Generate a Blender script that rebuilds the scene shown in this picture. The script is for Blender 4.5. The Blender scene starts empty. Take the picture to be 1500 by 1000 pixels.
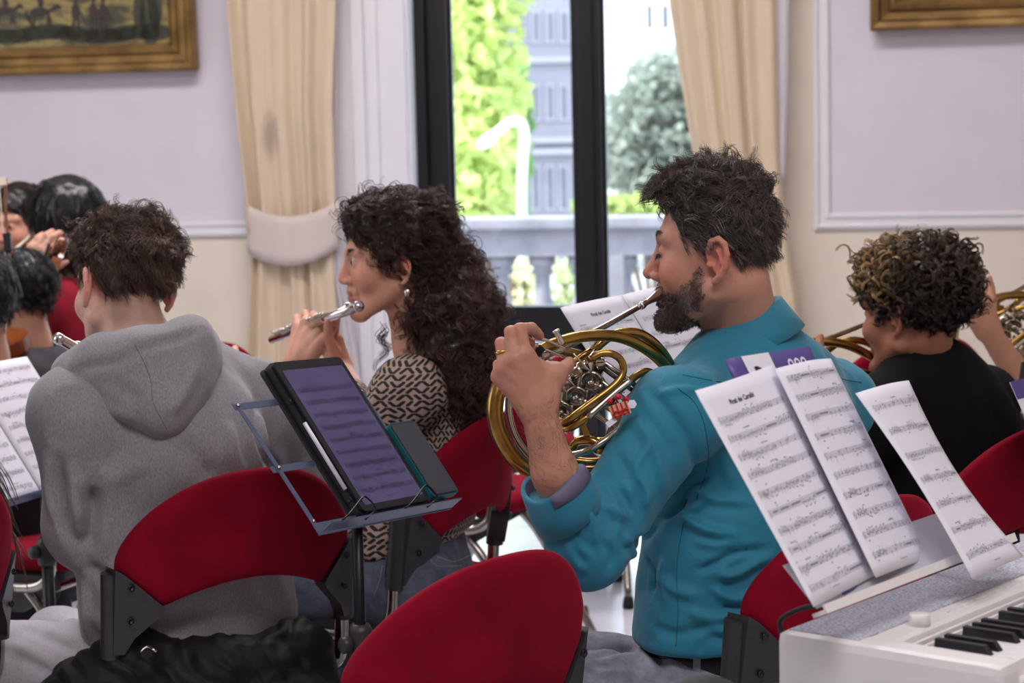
import bpy, bmesh, math, random
import numpy as np
from mathutils import Vector, Matrix

SC = bpy.context.scene
COL = SC.collection
random.seed(7)
RNG = np.random.default_rng(11)

# ---------------------------------------------------------------- camera
FPX = 3000.0                       # focal length in pixels of the 1500 x 1000 frame
CAM = np.array([0.0, 0.0, 1.37])
PITCH = math.atan2(315.0, FPX)
ROLL = math.radians(1.3)
_fw = np.array([0, math.cos(PITCH), -math.sin(PITCH)])
_r0 = np.array([1.0, 0, 0]); _u0 = np.array([0, math.sin(PITCH), math.cos(PITCH)])
_rt = _r0 * math.cos(ROLL) - _u0 * math.sin(ROLL)
_up = _u0 * math.cos(ROLL) + _r0 * math.sin(ROLL)
cam_data = bpy.data.cameras.new('camera')
cam_data.sensor_width = 36.0
cam_data.lens = 36.0 * FPX / 1500.0
cam_data.clip_start = 0.05; cam_data.clip_end = 400
cam_data.dof.use_dof = True
cam_data.dof.focus_distance = 3.1
cam_data.dof.aperture_fstop = 7.1
cam = bpy.data.objects.new('camera', cam_data)
COL.objects.link(cam)
cam.matrix_world = Matrix(((_rt[0], _up[0], -_fw[0], CAM[0]), (_rt[1], _up[1], -_fw[1], CAM[1]),
                           (_rt[2], _up[2], -_fw[2], CAM[2]), (0, 0, 0, 1)))
SC.camera = cam

# ---------------------------------------------------------------- view, world, sun, ceiling lamps
SC.view_settings.view_transform = 'Standard'
SC.view_settings.look = 'None'
SC.view_settings.gamma = 1.0
SC.view_settings.use_curve_mapping = False
SC.view_settings.exposure = 0.2
world = bpy.data.worlds.new('sky'); SC.world = world
world.use_nodes = True
_bg = world.node_tree.nodes['Background']
_bg.inputs[0].default_value = (0.80, 0.90, 1.0, 1)
_bg.inputs[1].default_value = 4.5


def light(name, kind, loc, target, power, size=1.0, size_y=None, color=(1, 1, 1), spread=None):
    d = bpy.data.lights.new(name, kind); d.energy = power; d.color = color
    if kind == 'AREA':
        d.shape = 'RECTANGLE'; d.size = size; d.size_y = size_y or size
        if spread: d.spread = spread
    if kind == 'SUN': d.angle = math.radians(2.0)
    o = bpy.data.objects.new(name, d); COL.objects.link(o)
    o.location = loc
    v = Vector(target) - Vector(loc)
    o.rotation_euler = v.to_track_quat('-Z', 'Y').to_euler()
    return o


light('sun', 'SUN', (-40, 22, 38), (0, 28, 0), 9.0, color=(1.0, 0.94, 0.82))
light('ceiling_lamp', 'AREA', (-0.8, 5.4, 3.85), (-0.8, 5.5, 0), 118, 3.4, 0.5, (1.0, 0.94, 0.96))
light('ceiling_lamp', 'AREA', (0.4, 0.6, 3.85), (0.4, 0.9, 0), 78, 2.6, 0.7, (1.0, 0.95, 0.97))
# area light added for daylight from the left; its windows are assumed, none built
light('window_daylight', 'AREA', (-5.2, 4.0, 2.2), (0.0, 4.2, 0.9), 46, 3.0, 2.4, (0.93, 0.96, 1.0))


# ---------------------------------------------------------------- placing
def P(px, py, d):
    """point seen at pixel (px, py) whose distance along the view axis is d metres"""
    return CAM + d * (_fw + (px - 750.0) / FPX * _rt + (500.0 - py) / FPX * _up)


def V(*a): return np.array(a, float)
def nrm(v):
    v = np.asarray(v, float); return v / (np.linalg.norm(v) + 1e-12)


# ---------------------------------------------------------------- mesh building
class MB:
    """collects vertices and faces of one mesh"""
    def __init__(s): s.v = []; s.f = []; s.m = []; s.n = 0
    def add(s, verts, faces, mi=0):
        verts = np.asarray(verts, float).reshape(-1, 3)
        s.v.append(verts)
        for f in faces: s.f.append([int(i) + s.n for i in f]); s.m.append(mi)
        s.n += len(verts)
        return s
    def box(s, c, size, R=None, bev=0.0, mi=0):
        bm = bmesh.new(); bmesh.ops.create_cube(bm, size=1.0)
        for v in bm.verts: v.co = Vector((v.co.x * size[0], v.co.y * size[1], v.co.z * size[2]))
        if bev > 0:
            bmesh.ops.bevel(bm, geom=list(bm.edges), offset=bev, segments=2, profile=0.7, affect='EDGES')
        bm.verts.ensure_lookup_table()
        vs = np.array([v.co[:] for v in bm.verts]); fs = [[v.index for v in f.verts] for f in bm.faces]
        bm.free()
        if R is not None: vs = vs @ np.asarray(R, float).T
        return s.add(vs + np.asarray(c, float), fs, mi)
    def tube(s, pts, r, n=10, closed=False, caps=True, mi=0, flat=None):
        pts = np.asarray(pts, float); m = len(pts)
        r = np.full(m, r, float) if np.isscalar(r) else np.asarray(r, float)
        if closed: t = np.roll(pts, -1, 0) - np.roll(pts, 1, 0)
        else: t = np.gradient(pts, axis=0)
        t /= np.linalg.norm(t, axis=1)[:, None] + 1e-12
        u = np.cross(t[0], [0, 0, 1.0])
        if np.linalg.norm(u) < 1e-3: u = np.cross(t[0], [1.0, 0, 0])
        u = nrm(u); vs = []
        a = np.linspace(0, 2 * math.pi, n, endpoint=False)
        for i in range(m):
            u = nrm(u - t[i] * np.dot(u, t[i])); w = np.cross(t[i], u)
            fl = 1.0 if flat is None else flat
            vs.append(pts[i] + r[i] * (np.cos(a)[:, None] * u + np.sin(a)[:, None] * w * fl))
        vs = np.concatenate(vs); fs = []
        for i in range(m if closed else m - 1):
            j = (i + 1) % m
            for k in range(n):
                l = (k + 1) % n
                fs.append([i * n + k, i * n + l, j * n + l, j * n + k])
        if caps and not closed:
            fs.append(list(range(n))[::-1]); fs.append([(m - 1) * n + k for k in range(n)])
        return s.add(vs, fs, mi)
    def lathe(s, prof, base, axis=(0, 0, 1), n=16, mi=0):
        """prof: (radius, height) pairs turned about axis through base"""
        ax = nrm(axis); u = np.cross(ax, [0, 0, 1.0])
        if np.linalg.norm(u) < 1e-3: u = np.array([1.0, 0, 0])
        u = nrm(u); w = np.cross(ax, u); a = np.linspace(0, 2 * math.pi, n, endpoint=False)
        vs = np.concatenate([np.asarray(base, float) + ax * h + r * (np.cos(a)[:, None] * u + np.sin(a)[:, None] * w) for r, h in prof])
        fs = []
        for i in range(len(prof) - 1):
            for k in range(n):
                l = (k + 1) % n
                fs.append([i * n + k, i * n + l, (i + 1) * n + l, (i + 1) * n + k])
        if prof[0][0] > 1e-5: fs.append(list(range(n))[::-1])
        if prof[-1][0] > 1e-5: fs.append([(len(prof) - 1) * n + k for k in range(n)])
        return s.add(vs, fs, mi)
    def grid(s, pts, mi=0, closed_u=False):
        """pts [rows, cols, 3] surface"""
        pts = np.asarray(pts, float); a, b = pts.shape[:2]; fs = []
        for i in range(a - 1):
            for j in range(b if closed_u else b - 1):
                k = (j + 1) % b
                fs.append([i * b + j, i * b + k, (i + 1) * b + k, (i + 1) * b + j])
        return s.add(pts.reshape(-1, 3), fs, mi)
    def slab(s, outline, thick_vec, mi=0):
        """closed polygon (list of points) extruded by a vector"""
        o = np.asarray(outline, float); n = len(o); t = np.asarray(thick_vec, float)
        vs = np.concatenate([o, o + t])
        fs = [list(range(n))[::-1], [n + k for k in range(n)]] + [[k, (k + 1) % n, n + (k + 1) % n, n + k] for k in range(n)]
        return s.add(vs, fs, mi)
    def build(s, name, mats, parent=None, smooth=True, auto=None):
        me = bpy.data.meshes.new(name)
        vs = np.concatenate(s.v) if s.v else np.zeros((0, 3))
        me.from_pydata(vs.tolist(), [], s.f)
        mats = mats if isinstance(mats, (list, tuple)) else [mats]
        for m in mats: me.materials.append(m)
        if len(mats) > 1: me.polygons.foreach_set('material_index', s.m)
        if smooth: me.polygons.foreach_set('use_smooth', [True] * len(me.polygons))
        me.update()
        bm = bmesh.new(); bm.from_mesh(me); bmesh.ops.recalc_face_normals(bm, faces=bm.faces)
        if smooth and auto is not None:
            for e in bm.edges:
                if len(e.link_faces) == 2 and e.calc_face_angle(0) > auto: e.smooth = False
        bm.to_mesh(me); bm.free()
        return link(name, me, parent)


def link(name, me, parent=None):
    o = bpy.data.objects.new(name, me); COL.objects.link(o)
    if parent is not None: o.parent = parent
    return o


def fast_mesh(name, verts, quads, mat, parent=None, tris=None, attrs=None, smooth=True):
    """numpy arrays straight to a mesh object; attrs: name -> (n,3|4) colour or (n,) float"""
    me = bpy.data.meshes.new(name)
    verts = np.ascontiguousarray(verts, np.float32)
    loops = []; starts = []; tot = []
    n0 = 0
    if quads is not None and len(quads):
        q = np.asarray(quads, np.int32); loops.append(q.ravel()); starts.append(np.arange(len(q)) * 4); tot.append(np.full(len(q), 4)); n0 = q.size
    if tris is not None and len(tris):
        t = np.asarray(tris, np.int32); loops.append(t.ravel()); starts.append(n0 + np.arange(len(t)) * 3); tot.append(np.full(len(t), 3))
    loops = np.concatenate(loops).astype(np.int32); starts = np.concatenate(starts).astype(np.int32)
    me.vertices.add(len(verts)); me.vertices.foreach_set('co', verts.ravel())
    me.loops.add(len(loops)); me.loops.foreach_set('vertex_index', loops)
    me.polygons.add(len(starts)); me.polygons.foreach_set('loop_start', starts)
    if smooth: me.polygons.foreach_set('use_smooth', np.ones(len(starts), bool))
    me.update(calc_edges=True); me.validate()
    me.materials.append(mat)
    for k, a in (attrs or {}).items():
        a = np.asarray(a, np.float32)
        if a.ndim == 1:
            at = me.attributes.new(k, 'FLOAT', 'POINT'); at.data.foreach_set('value', a)
        elif a.shape[1] == 2:
            at = me.attributes.new(k, 'FLOAT_VECTOR', 'POINT')
            at.data.foreach_set('vector', np.c_[a, np.zeros(len(a))].astype(np.float32).ravel())
        else:
            if a.shape[1] == 3: a = np.c_[a, np.ones(len(a))].astype(np.float32)
            at = me.attributes.new(k, 'FLOAT_COLOR', 'POINT'); at.data.foreach_set('color', a.ravel())
    return link(name, me, parent)


def empty(name, loc=(0, 0, 0), rz=0.0):
    o = bpy.data.objects.new(name, None); COL.objects.link(o)
    o.location = loc; o.rotation_euler = (0, 0, rz); o.empty_display_size = 0.05
    return o


def tag(o, label=None, cat=None, group=None, kind=None):
    if label: o['label'] = label
    if cat: o['category'] = cat
    if group: o['group'] = group
    if kind: o['kind'] = kind
    return o


def keep(o, parent):
    """parent o while its vertices stay in world coordinates"""
    o.parent = parent
    o.matrix_parent_inverse = Matrix.Translation(parent.location).inverted() if parent.rotation_euler.z == 0 else \
        (Matrix.Translation(parent.location) @ Matrix.Rotation(parent.rotation_euler.z, 4, 'Z')).inverted()
    return o


def copy_tree(o, parent=None):
    c = o.copy(); COL.objects.link(c); c.parent = parent
    if parent is not None: c.matrix_parent_inverse = o.matrix_parent_inverse.copy()
    for ch in list(o.children): copy_tree(ch, c)
    return c


def spline(pts, n=40, closed=False):
    """Catmull-Rom through the points"""
    p = np.asarray(pts, float); m = len(p)
    if closed: idx = lambda i: p[i % m]; segs = m
    else:
        idx = lambda i: p[i] if 0 <= i < m else (2 * p[0] - p[1] if i < 0 else 2 * p[-1] - p[-2]); segs = m - 1
    out = []
    for t in np.linspace(0, segs, n, endpoint=not closed):
        i = min(int(t), segs - 1); f = t - i
        a, b, c, d = idx(i - 1), idx(i), idx(i + 1), idx(i + 2)
        out.append(0.5 * (2 * b + (c - a) * f + (2 * a - 5 * b + 4 * c - d) * f * f + (3 * b - a - 3 * c + d) * f ** 3))
    return np.array(out)


# ---------------------------------------------------------------- materials
def srgb(r, g, b):
    f = lambda c: ((c / 255 + 0.055) / 1.055) ** 2.4 if c / 255 > 0.04045 else c / 255 / 12.92
    return (f(r), f(g), f(b), 1)


class NT:
    def __init__(s, name):
        s.mat = bpy.data.materials.new(name); s.mat.use_nodes = True
        s.t = s.mat.node_tree; s.b = s.t.nodes['Principled BSDF']
    def n(s, typ, **kw):
        x = s.t.nodes.new(typ)
        for k, v in kw.items():
            if k.startswith('i_'): x.inputs[k[2:].replace('_', ' ')].default_value = v
            else: setattr(x, k, v)
        return x
    def l(s, a, ao, b, bi): s.t.links.new(a.outputs[ao], b.inputs[bi])
    def math(s, op, a, b=None, c=None):
        x = s.t.nodes.new('ShaderNodeMath'); x.operation = op
        for i, v in enumerate((a, b, c)):
            if v is None: continue
            if isinstance(v, (int, float)): x.inputs[i].default_value = v
            else: s.t.links.new(v, x.inputs[i])
        return x.outputs[0]
    def mix(s, fac, a, b, blend='MIX'):
        x = s.t.nodes.new('ShaderNodeMix'); x.data_type = 'RGBA'; x.blend_type = blend
        for sock, v in ((x.inputs['Factor'], fac), (x.inputs['A'], a), (x.inputs['B'], b)):
            if isinstance(v, bpy.types.NodeSocket): s.t.links.new(v, sock)
            else: sock.default_value = v
        return x.outputs['Result']
    def set(s, **kw):
        for k, v in kw.items(): s.b.inputs[k.replace('_', ' ')].default_value = v
    def noise(s, scale, detail=4, rough=0.55, coord='Object', stretch=None, dist=0.0):
        tc = s.n('ShaderNodeTexCoord'); x = s.n('ShaderNodeTexNoise')
        x.inputs['Scale'].default_value = scale; x.inputs['Detail'].default_value = detail
        x.inputs['Roughness'].default_value = rough; x.inputs['Distortion'].default_value = dist
        if stretch:
            mp = s.n('ShaderNodeMapping'); mp.inputs['Scale'].default_value = stretch
            s.l(tc, coord, mp, 'Vector'); s.l(mp, 'Vector', x, 'Vector')
        else: s.l(tc, coord, x, 'Vector')
        return x.outputs['Fac']
    def ramp(s, fac, stops):
        x = s.t.nodes.new('ShaderNodeValToRGB'); s.t.links.new(fac, x.inputs[0])
        e = x.color_ramp.elements
        while len(e) < len(stops): e.new(0.5)
        for i, (p, c) in enumerate(stops): e[i].position = p; e[i].color = c
        return x.outputs[0]
    def bump(s, h, strength=0.3, dist=0.002):
        b = s.n('ShaderNodeBump'); b.inputs['Strength'].default_value = strength; b.inputs['Distance'].default_value = dist
        s.t.links.new(h, b.inputs['Height']); s.l(b, 'Normal', s.b, 'Normal')
        return b
    def color(s, sock): s.t.links.new(sock, s.b.inputs['Base Color'])


def mat(name, col, rough=0.6, metal=0.0, var=0.12, scale=30, bump=0.0, bscale=200, bdist=0.001, sheen=0.0, stretch=None, coat=0.0, spec=0.5):
    m = NT(name); c = srgb(*col)
    dark = tuple(x * (1 - var) for x in c[:3]) + (1,); lite = tuple(min(1, x * (1 + var)) for x in c[:3]) + (1,)
    m.color(m.ramp(m.noise(scale, stretch=stretch), [(0.3, dark), (0.7, lite)]))
    m.set(Roughness=rough, Metallic=metal)
    m.b.inputs['Specular IOR Level'].default_value = spec
    if sheen: m.b.inputs['Sheen Weight'].default_value = sheen; m.b.inputs['Sheen Roughness'].default_value = 0.4
    if coat: m.b.inputs['Coat Weight'].default_value = coat
    if bump: m.bump(m.noise(bscale, 2), bump, bdist)
    return m.mat


def attr_mat(name, attr='tint', rough=0.5, var=0.1, scale=120, bump=0.0, bscale=300, bdist=0.0006, sss=0.0, spec=0.4, sheen=0.0):
    """colour painted per vertex (what the thing itself is coloured), with fine procedural variation"""
    m = NT(name)
    a = m.n('ShaderNodeAttribute', attribute_name=attr)
    v = m.ramp(m.noise(scale), [(0.3, (1 - var,) * 3 + (1,)), (0.7, (1 + var * 0.6,) * 3 + (1,))])
    m.color(m.mix(1.0, a.outputs['Color'], v, 'MULTIPLY'))
    m.set(Roughness=rough); m.b.inputs['Specular IOR Level'].default_value = spec
    if sss:
        m.b.inputs['Subsurface Weight'].default_value = sss
        m.b.inputs['Subsurface Radius'].default_value = (0.012, 0.005, 0.003)
    if sheen: m.b.inputs['Sheen Weight'].default_value = sheen
    if bump: m.bump(m.noise(bscale, 3), bump, bdist)
    return m.mat


# ---------------------------------------------------------------- smooth implicit bodies
def rot_from(y, z):
    """3x3 whose columns are x, y, z axes with y exact and z as near as it can be"""
    y = nrm(y); z = np.asarray(z, float); z = nrm(z - y * np.dot(z, y)); x = np.cross(y, z)
    return np.stack([x, y, z], 1)


class Cap:
    def __init__(s, a, b, r1, r2=None, k=0.01, op='+', flat=None, fs=1.0):
        s.a = np.asarray(a, np.float32); s.b = np.asarray(b, np.float32); s.r1 = r1; s.r2 = r1 if r2 is None else r2
        s.k = k; s.op = op; s.n = None if flat is None else nrm(flat).astype(np.float32); s.fs = fs
        s.c = (s.a + s.b) / 2; s.R = np.linalg.norm(s.b - s.a) / 2 + max(s.r1, s.r2) * max(1, fs)
        s.ab = s.b - s.a
        if s.n is not None: s.ab = s.ab + s.n * np.dot(s.ab, s.n) * (1 / fs - 1)
        s.l2 = float(np.dot(s.ab, s.ab)) + 1e-12
    def __call__(s, p):
        q = p - s.a
        if s.n is not None: q = q + (q @ s.n)[:, None] * s.n * (1 / s.fs - 1)
        t = np.clip((q @ s.ab) / s.l2, 0, 1)
        q = q - t[:, None] * s.ab
        d = np.sqrt(np.einsum('ij,ij->i', q, q)) - (s.r1 + (s.r2 - s.r1) * t)
        if s.n is not None and s.fs < 1: d = d * (0.5 + 0.5 * s.fs)
        return d


class Ell:
    def __init__(s, c, r, R=None, k=0.01, op='+'):
        s.c = np.asarray(c, np.float32); s.r = np.asarray(r, np.float32); s.M = None if R is None else np.asarray(R, np.float32)
        s.k = k; s.op = op; s.R = float(max(r))
    def __call__(s, p):
        q = p - s.c
        if s.M is not None: q = q @ s.M
        a = q / s.r; k0 = np.sqrt(np.einsum('ij,ij->i', a, a)); b = a / s.r; k1 = np.sqrt(np.einsum('ij,ij->i', b, b)) + 1e-9
        return k0 * (k0 - 1) / k1


def field(prims, p):
    d = None
    for q in prims:
        e = q(p)
        if q.op == '+':
            if d is None: d = e; continue
            h = np.clip(0.5 + 0.5 * (d - e) / q.k, 0, 1); d = d + (e - d) * h - q.k * h * (1 - h)
        else:
            if d is None: continue
            e = -e; h = np.clip(0.5 - 0.5 * (d - e) / q.k, 0, 1); d = d + (e - d) * h + q.k * h * (1 - h)
    return np.full(len(p), 1.0, np.float32) if d is None else d


def surface(prims, res, post=None, pad=0.02, clip=None, smooth=1):
    """mesh (verts, quads) of the zero set by surface nets, evaluated only near the surface"""
    lo = np.min([q.c - q.R for q in prims if q.op == '+'], 0) - pad; hi = np.max([q.c + q.R for q in prims if q.op == '+'], 0) + pad
    if clip is not None: lo = np.maximum(lo, clip[0]); hi = np.minimum(hi, clip[1])
    B = 12; nb = np.maximum(1, np.ceil((hi - lo) / (res * B)).astype(int)); n = nb * B + 1
    val = np.ones(n, np.float32)
    bc = np.stack(np.meshgrid(*[(np.arange(k) + 0.5) * B for k in nb], indexing='ij'), -1).reshape(-1, 3)
    cen = (lo + bc * res).astype(np.float32)
    dc = field(prims, cen)
    if post is not None: dc = post(cen, dc)
    hd = B * res * 0.9
    ar = np.arange(B + 1)
    G = np.stack(np.meshgrid(ar, ar, ar, indexing='ij'), -1).reshape(-1, 3)
    PC = np.array([q.c for q in prims]); PR = np.array([q.R + q.k for q in prims])
    bi = np.stack(np.meshgrid(*[np.arange(k) for k in nb], indexing='ij'), -1).reshape(-1, 3)
    for k in range(len(cen)):
        i, j, l = bi[k] * B
        if abs(dc[k]) > hd * 1.35 + 0.012:
            if dc[k] < 0: val[i:i + B + 1, j:j + B + 1, l:l + B + 1] = -1
            continue
        near = np.linalg.norm(PC - cen[k], axis=1) < PR + hd + 0.012
        pts = (lo + (G + bi[k] * B) * res).astype(np.float32)
        d = field([q for q, y in zip(prims, near) if y], pts)
        if post is not None: d = post(pts, d)
        val[i:i + B + 1, j:j + B + 1, l:l + B + 1] = d.reshape(B + 1, B + 1, B + 1)
    ins = (val < 0)
    c8 = np.zeros(np.array(n) - 1, np.uint8)
    offs = [(a, b, c) for a in (0, 1) for b in (0, 1) for c in (0, 1)]
    sl = lambda a, m: slice(a, m - 1 + a)
    for a, b, c in offs: c8 += ins[sl(a, n[0]), sl(b, n[1]), sl(c, n[2])]
    act = np.argwhere((c8 > 0) & (c8 < 8))
    vid = np.full(np.array(n) - 1, -1, np.int32); vid[tuple(act.T)] = np.arange(len(act))
    acc = np.zeros((len(act), 3)); cnt = np.zeros(len(act))
    corner = {o: val[act[:, 0] + o[0], act[:, 1] + o[1], act[:, 2] + o[2]] for o in offs}
    for o in offs:
        for ax in range(3):
            if o[ax]: continue
            o2 = list(o); o2[ax] = 1; v0 = corner[o]; v1 = corner[tuple(o2)]
            m = (v0 < 0) != (v1 < 0); t = np.where(m, v0 / np.where(m, v0 - v1, 1), 0)
            p = np.array(o, float)[None].repeat(len(act), 0); p[:, ax] = t
            acc += p * m[:, None]; cnt += m
    verts = lo + (act + acc / np.maximum(cnt, 1)[:, None]) * res
    quads = []
    for ax in range(3):
        s0 = [slice(1, n[0] - 1), slice(1, n[1] - 1), slice(1, n[2] - 1)]; s0[ax] = slice(0, n[ax] - 1)
        s1 = list(s0); s1[ax] = slice(1, n[ax])
        A = ins[tuple(s0)]; C = ins[tuple(s1)]
        e = np.argwhere(A != C); start = [1, 1, 1]; start[ax] = 0
        e = e + start
        u, w = [(1, 2), (2, 0), (0, 1)][ax]
        def cell(du, dw):
            q = e.copy(); q[:, u] -= du; q[:, w] -= dw
            return vid[tuple(q.T)]
        q = np.stack([cell(1, 1), cell(0, 1), cell(0, 0), cell(1, 0)], 1)
        flip = ~ins[tuple(e.T)]
        q[flip] = q[flip][:, ::-1]
        quads.append(q[(q >= 0).all(1)])
    quads = np.concatenate(quads)
    for _ in range(smooth): verts = relax(verts, quads, 0.5)
    return verts, quads


def relax(v, q, f):
    acc = np.zeros_like(v); cnt = np.zeros(len(v))
    for a, b in ((0, 1), (1, 2), (2, 3), (3, 0)):
        np.add.at(acc, q[:, a], v[q[:, b]]); np.add.at(acc, q[:, b], v[q[:, a]])
        np.add.at(cnt, q[:, a], 1); np.add.at(cnt, q[:, b], 1)
    return v * (1 - f) + f * acc / np.maximum(cnt, 1)[:, None]


def normals(v, q):
    fn = np.cross(v[q[:, 2]] - v[q[:, 0]], v[q[:, 3]] - v[q[:, 1]])
    n = np.zeros_like(v)
    for k in range(4): np.add.at(n, q[:, k], fn)
    return n / (np.linalg.norm(n, axis=1)[:, None] + 1e-12)


def join(parts):
    vs, qs, n = [], [], 0
    for v, q in parts: vs.append(v); qs.append(q + n); n += len(v)
    return np.concatenate(vs), np.concatenate(qs)


_lat = np.random.default_rng(3).random((32, 32, 32)).astype(np.float32) * 2 - 1
def vnoise(p, scale=1.0, octaves=2):
    """smooth value noise in -1..1"""
    p = np.asarray(p, float) * scale; out = 0; amp = 1.0; tot = 0
    for _ in range(octaves):
        i = np.floor(p).astype(int); f = p - i; f = f * f * (3 - 2 * f); r = 0
        for a in (0, 1):
            for b in (0, 1):
                for c in (0, 1):
                    w = np.where(a, f[:, 0], 1 - f[:, 0]) * np.where(b, f[:, 1], 1 - f[:, 1]) * np.where(c, f[:, 2], 1 - f[:, 2])
                    r = r + w * _lat[(i[:, 0] + a) % 32, (i[:, 1] + b) % 32, (i[:, 2] + c) % 32]
        out = out + r * amp; tot += amp; amp *= 0.5; p = p * 2.03 + 7.1
    return out / tot * 1.6
# ================================================================ the room
WA = math.radians(12.0)
WT = V(math.cos(WA), -math.sin(WA), 0); WN = V(-math.sin(WA), -math.cos(WA), 0); WO = V(0, 8.0, 0)
WR = np.stack([WT, -WN, V(0, 0, 1)], 1)          # box axes: along the wall, into the wall, up


def wl(s, out, z): return WO + WT * s + WN * out + V(0, 0, z)


def ws(px, py, out=0.0):
    """(along, height) on the plane that stands `out` metres in front of the back wall"""
    r = P(px, py, 1.0) - CAM; o = WO + WN * out
    t = np.dot(o - CAM, WN) / np.dot(r, WN); p = CAM + r * t
    return float(np.dot(p - WO, WT)), float(p[2])


def wbox(mb, s0, s1, o0, o1, z0, z1, bev=0.0, mi=0):
    return mb.box(wl((s0 + s1) / 2, (o0 + o1) / 2, (z0 + z1) / 2), (abs(s1 - s0), abs(o1 - o0), abs(z1 - z0)), WR, bev, mi)


def struct(o): return tag(o, kind='structure')


m_cream = mat('cream_wall_paint', (224, 212, 196), 0.75, var=0.03, scale=6, bump=0.15, bscale=150)
m_lilac = mat('lilac_wall_paint', (215, 208, 216), 0.75, var=0.03, scale=5, bump=0.15, bscale=150)
m_white = mat('white_trim_paint', (224, 222, 226), 0.5, var=0.02, scale=8)
m_ceil = mat('white_ceiling_paint', (235, 232, 232), 0.9, var=0.02, scale=4)
m_blackframe = mat('black_window_paint', (20, 18, 24), 0.4, var=0.1, scale=20)

m = NT('pale_polished_floor')
_f = m.noise(3.0, 6, 0.6)
m.color(m.ramp(_f, [(0.3, srgb(190, 191, 202)), (0.7, srgb(210, 211, 220))]))
m.set(Roughness=0.16); m.b.inputs['Specular IOR Level'].default_value = 0.6
m_floor = m.mat

m = NT('window_glass')
tr = m.n('ShaderNodeBsdfTransparent'); tr.inputs[0].default_value = (0.93, 0.96, 0.98, 1)
gl = m.n('ShaderNodeBsdfGlossy'); gl.inputs['Roughness'].default_value = 0.03
mx = m.n('ShaderNodeMixShader'); mx.inputs[0].default_value = 0.06
m.l(tr, 0, mx, 1); m.l(gl, 0, mx, 2); m.l(mx, 0, m.t.nodes['Material Output'], 'Surface')
m_glass = m.mat

# extents along the wall
S_OPL = ws(600, 300)[0]; S_OPR = ws(1110, 300)[0]; OPZ = 3.1
SL, SR, DEPTH, CEIL = -6.2, 5.2, 11.5, 4.0
mb = MB()
wbox(mb, SL, S_OPL, 0, -0.35, 0, CEIL); wbox(mb, S_OPR, SR, 0, -0.35, 0, CEIL); wbox(mb, S_OPL, S_OPR, 0, -0.35, OPZ, CEIL)
wall_back = struct(mb.build('wall_back', m_cream, smooth=False))
mb = MB(); wbox(mb, SL, SR, DEPTH, DEPTH + 0.2, 0, CEIL); struct(mb.build('wall_front', m_cream, smooth=False))
mb = MB(); wbox(mb, SL - 0.2, SL, -0.35, DEPTH + 0.2, 0, CEIL); struct(mb.build('wall_left', m_cream, smooth=False))
mb = MB(); wbox(mb, SR, SR + 0.2, -0.35, DEPTH + 0.2, 0, CEIL); struct(mb.build('wall_right', m_cream, smooth=False))
mb = MB(); wbox(mb, SL - 0.2, SR + 0.2, -0.35, DEPTH + 0.2, -0.12, 0); struct(mb.build('floor', m_floor, smooth=False))
mb = MB(); wbox(mb, SL - 0.2, SR + 0.2, -0.35, DEPTH + 0.2, CEIL, CEIL + 0.15); struct(mb.build('ceiling', m_ceil, smooth=False))

# lilac fields of the wall with their picture-frame mouldings
Z_ML = ws(300, 349)[1]; Z_MR = ws(1300, 333)[1]; Z_M = (Z_ML + Z_MR) / 2
S_L1 = ws(384, 200)[0]; S_R0 = ws(1192, 160)[0]


def moulding(name, s0, s1, z0, z1):
    prof = [(0.0, 0.0), (0.0, 0.012), (0.010, 0.020), (0.016, 0.020), (0.022, 0.010), (0.040, 0.010), (0.046, 0.018), (0.056, 0.018), (0.062, 0.006), (0.066, 0.0)]
    cs = [(s0, z0, 1, 1), (s1, z0, -1, 1), (s1, z1, -1, -1), (s0, z1, 1, -1)]
    g = np.array([[wl(s + a * i, o, z + b * i) for (i, o) in prof] for (s, z, a, b) in cs + cs[:1]])
    return struct(MB().grid(g).build(name, m_white, smooth=False))


for nm, s0, s1 in (('trim_1', SL + 0.4, S_L1), ('trim_2', S_R0, SR - 0.3)):
    moulding(nm, s0, s1, Z_M, 3.4)
    mb = MB(); wbox(mb, s0 + 0.06, s1 - 0.06, 0.0, 0.004, Z_M + 0.06, 3.34)
    p = mb.build('painted_field', m_lilac, wall_back, smooth=False)
mb = MB(); wbox(mb, SL, S_OPL - 0.36, 0, 0.02, 0, 0.14, 0.004); struct(mb.build('baseboard_left', m_white, smooth=False))
mb = MB(); wbox(mb, S_OPR + 0.10, SR, 0, 0.02, 0, 0.14, 0.004); struct(mb.build('baseboard_right', m_white, smooth=False))

# window casing: stepped white architrave and splayed reveal
S_C0 = ws(497, 250)[0]; S_C1 = ws(560, 250)[0]
mb = MB()
for sg in (0, 1):
    if sg: wbox(mb, S_OPR, S_OPR + 0.09, 0, 0.03, 0, OPZ + 0.09, 0.004); continue
    for a, b, o in ((S_C0 - 0.10, S_C1, 0.03), (S_C1 - 0.10, S_C1 - 0.05, 0.05), (S_C1 - 0.02, S_OPL, 0.018)):
        wbox(mb, a, b, 0, o, 0, OPZ + 0.09, 0.004)
wbox(mb, S_C0 - 0.1, S_OPR + 0.09, 0, 0.03, OPZ, OPZ + 0.10, 0.004)
struct(mb.build('trim_3', m_white, smooth=False))
mb = MB()
wbox(mb, S_OPL - 0.01, S_OPL + 0.012, 0.0, -0.16, 0, OPZ); wbox(mb, S_OPR - 0.012, S_OPR + 0.01, 0.0, -0.16, 0, OPZ)
struct(mb.build('trim_4', m_white, smooth=False))

# black framed window door
win = struct(empty('window_1', wl((S_OPL + S_OPR) / 2, -0.2, 0)))
OD = -0.16
sx = lambda px, py=220: ws(px, py, OD)[0]
zy = lambda py, px=760: ws(px, py, OD)[1]
Z_GB = zy(447); Z_RB = zy(498)


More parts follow.
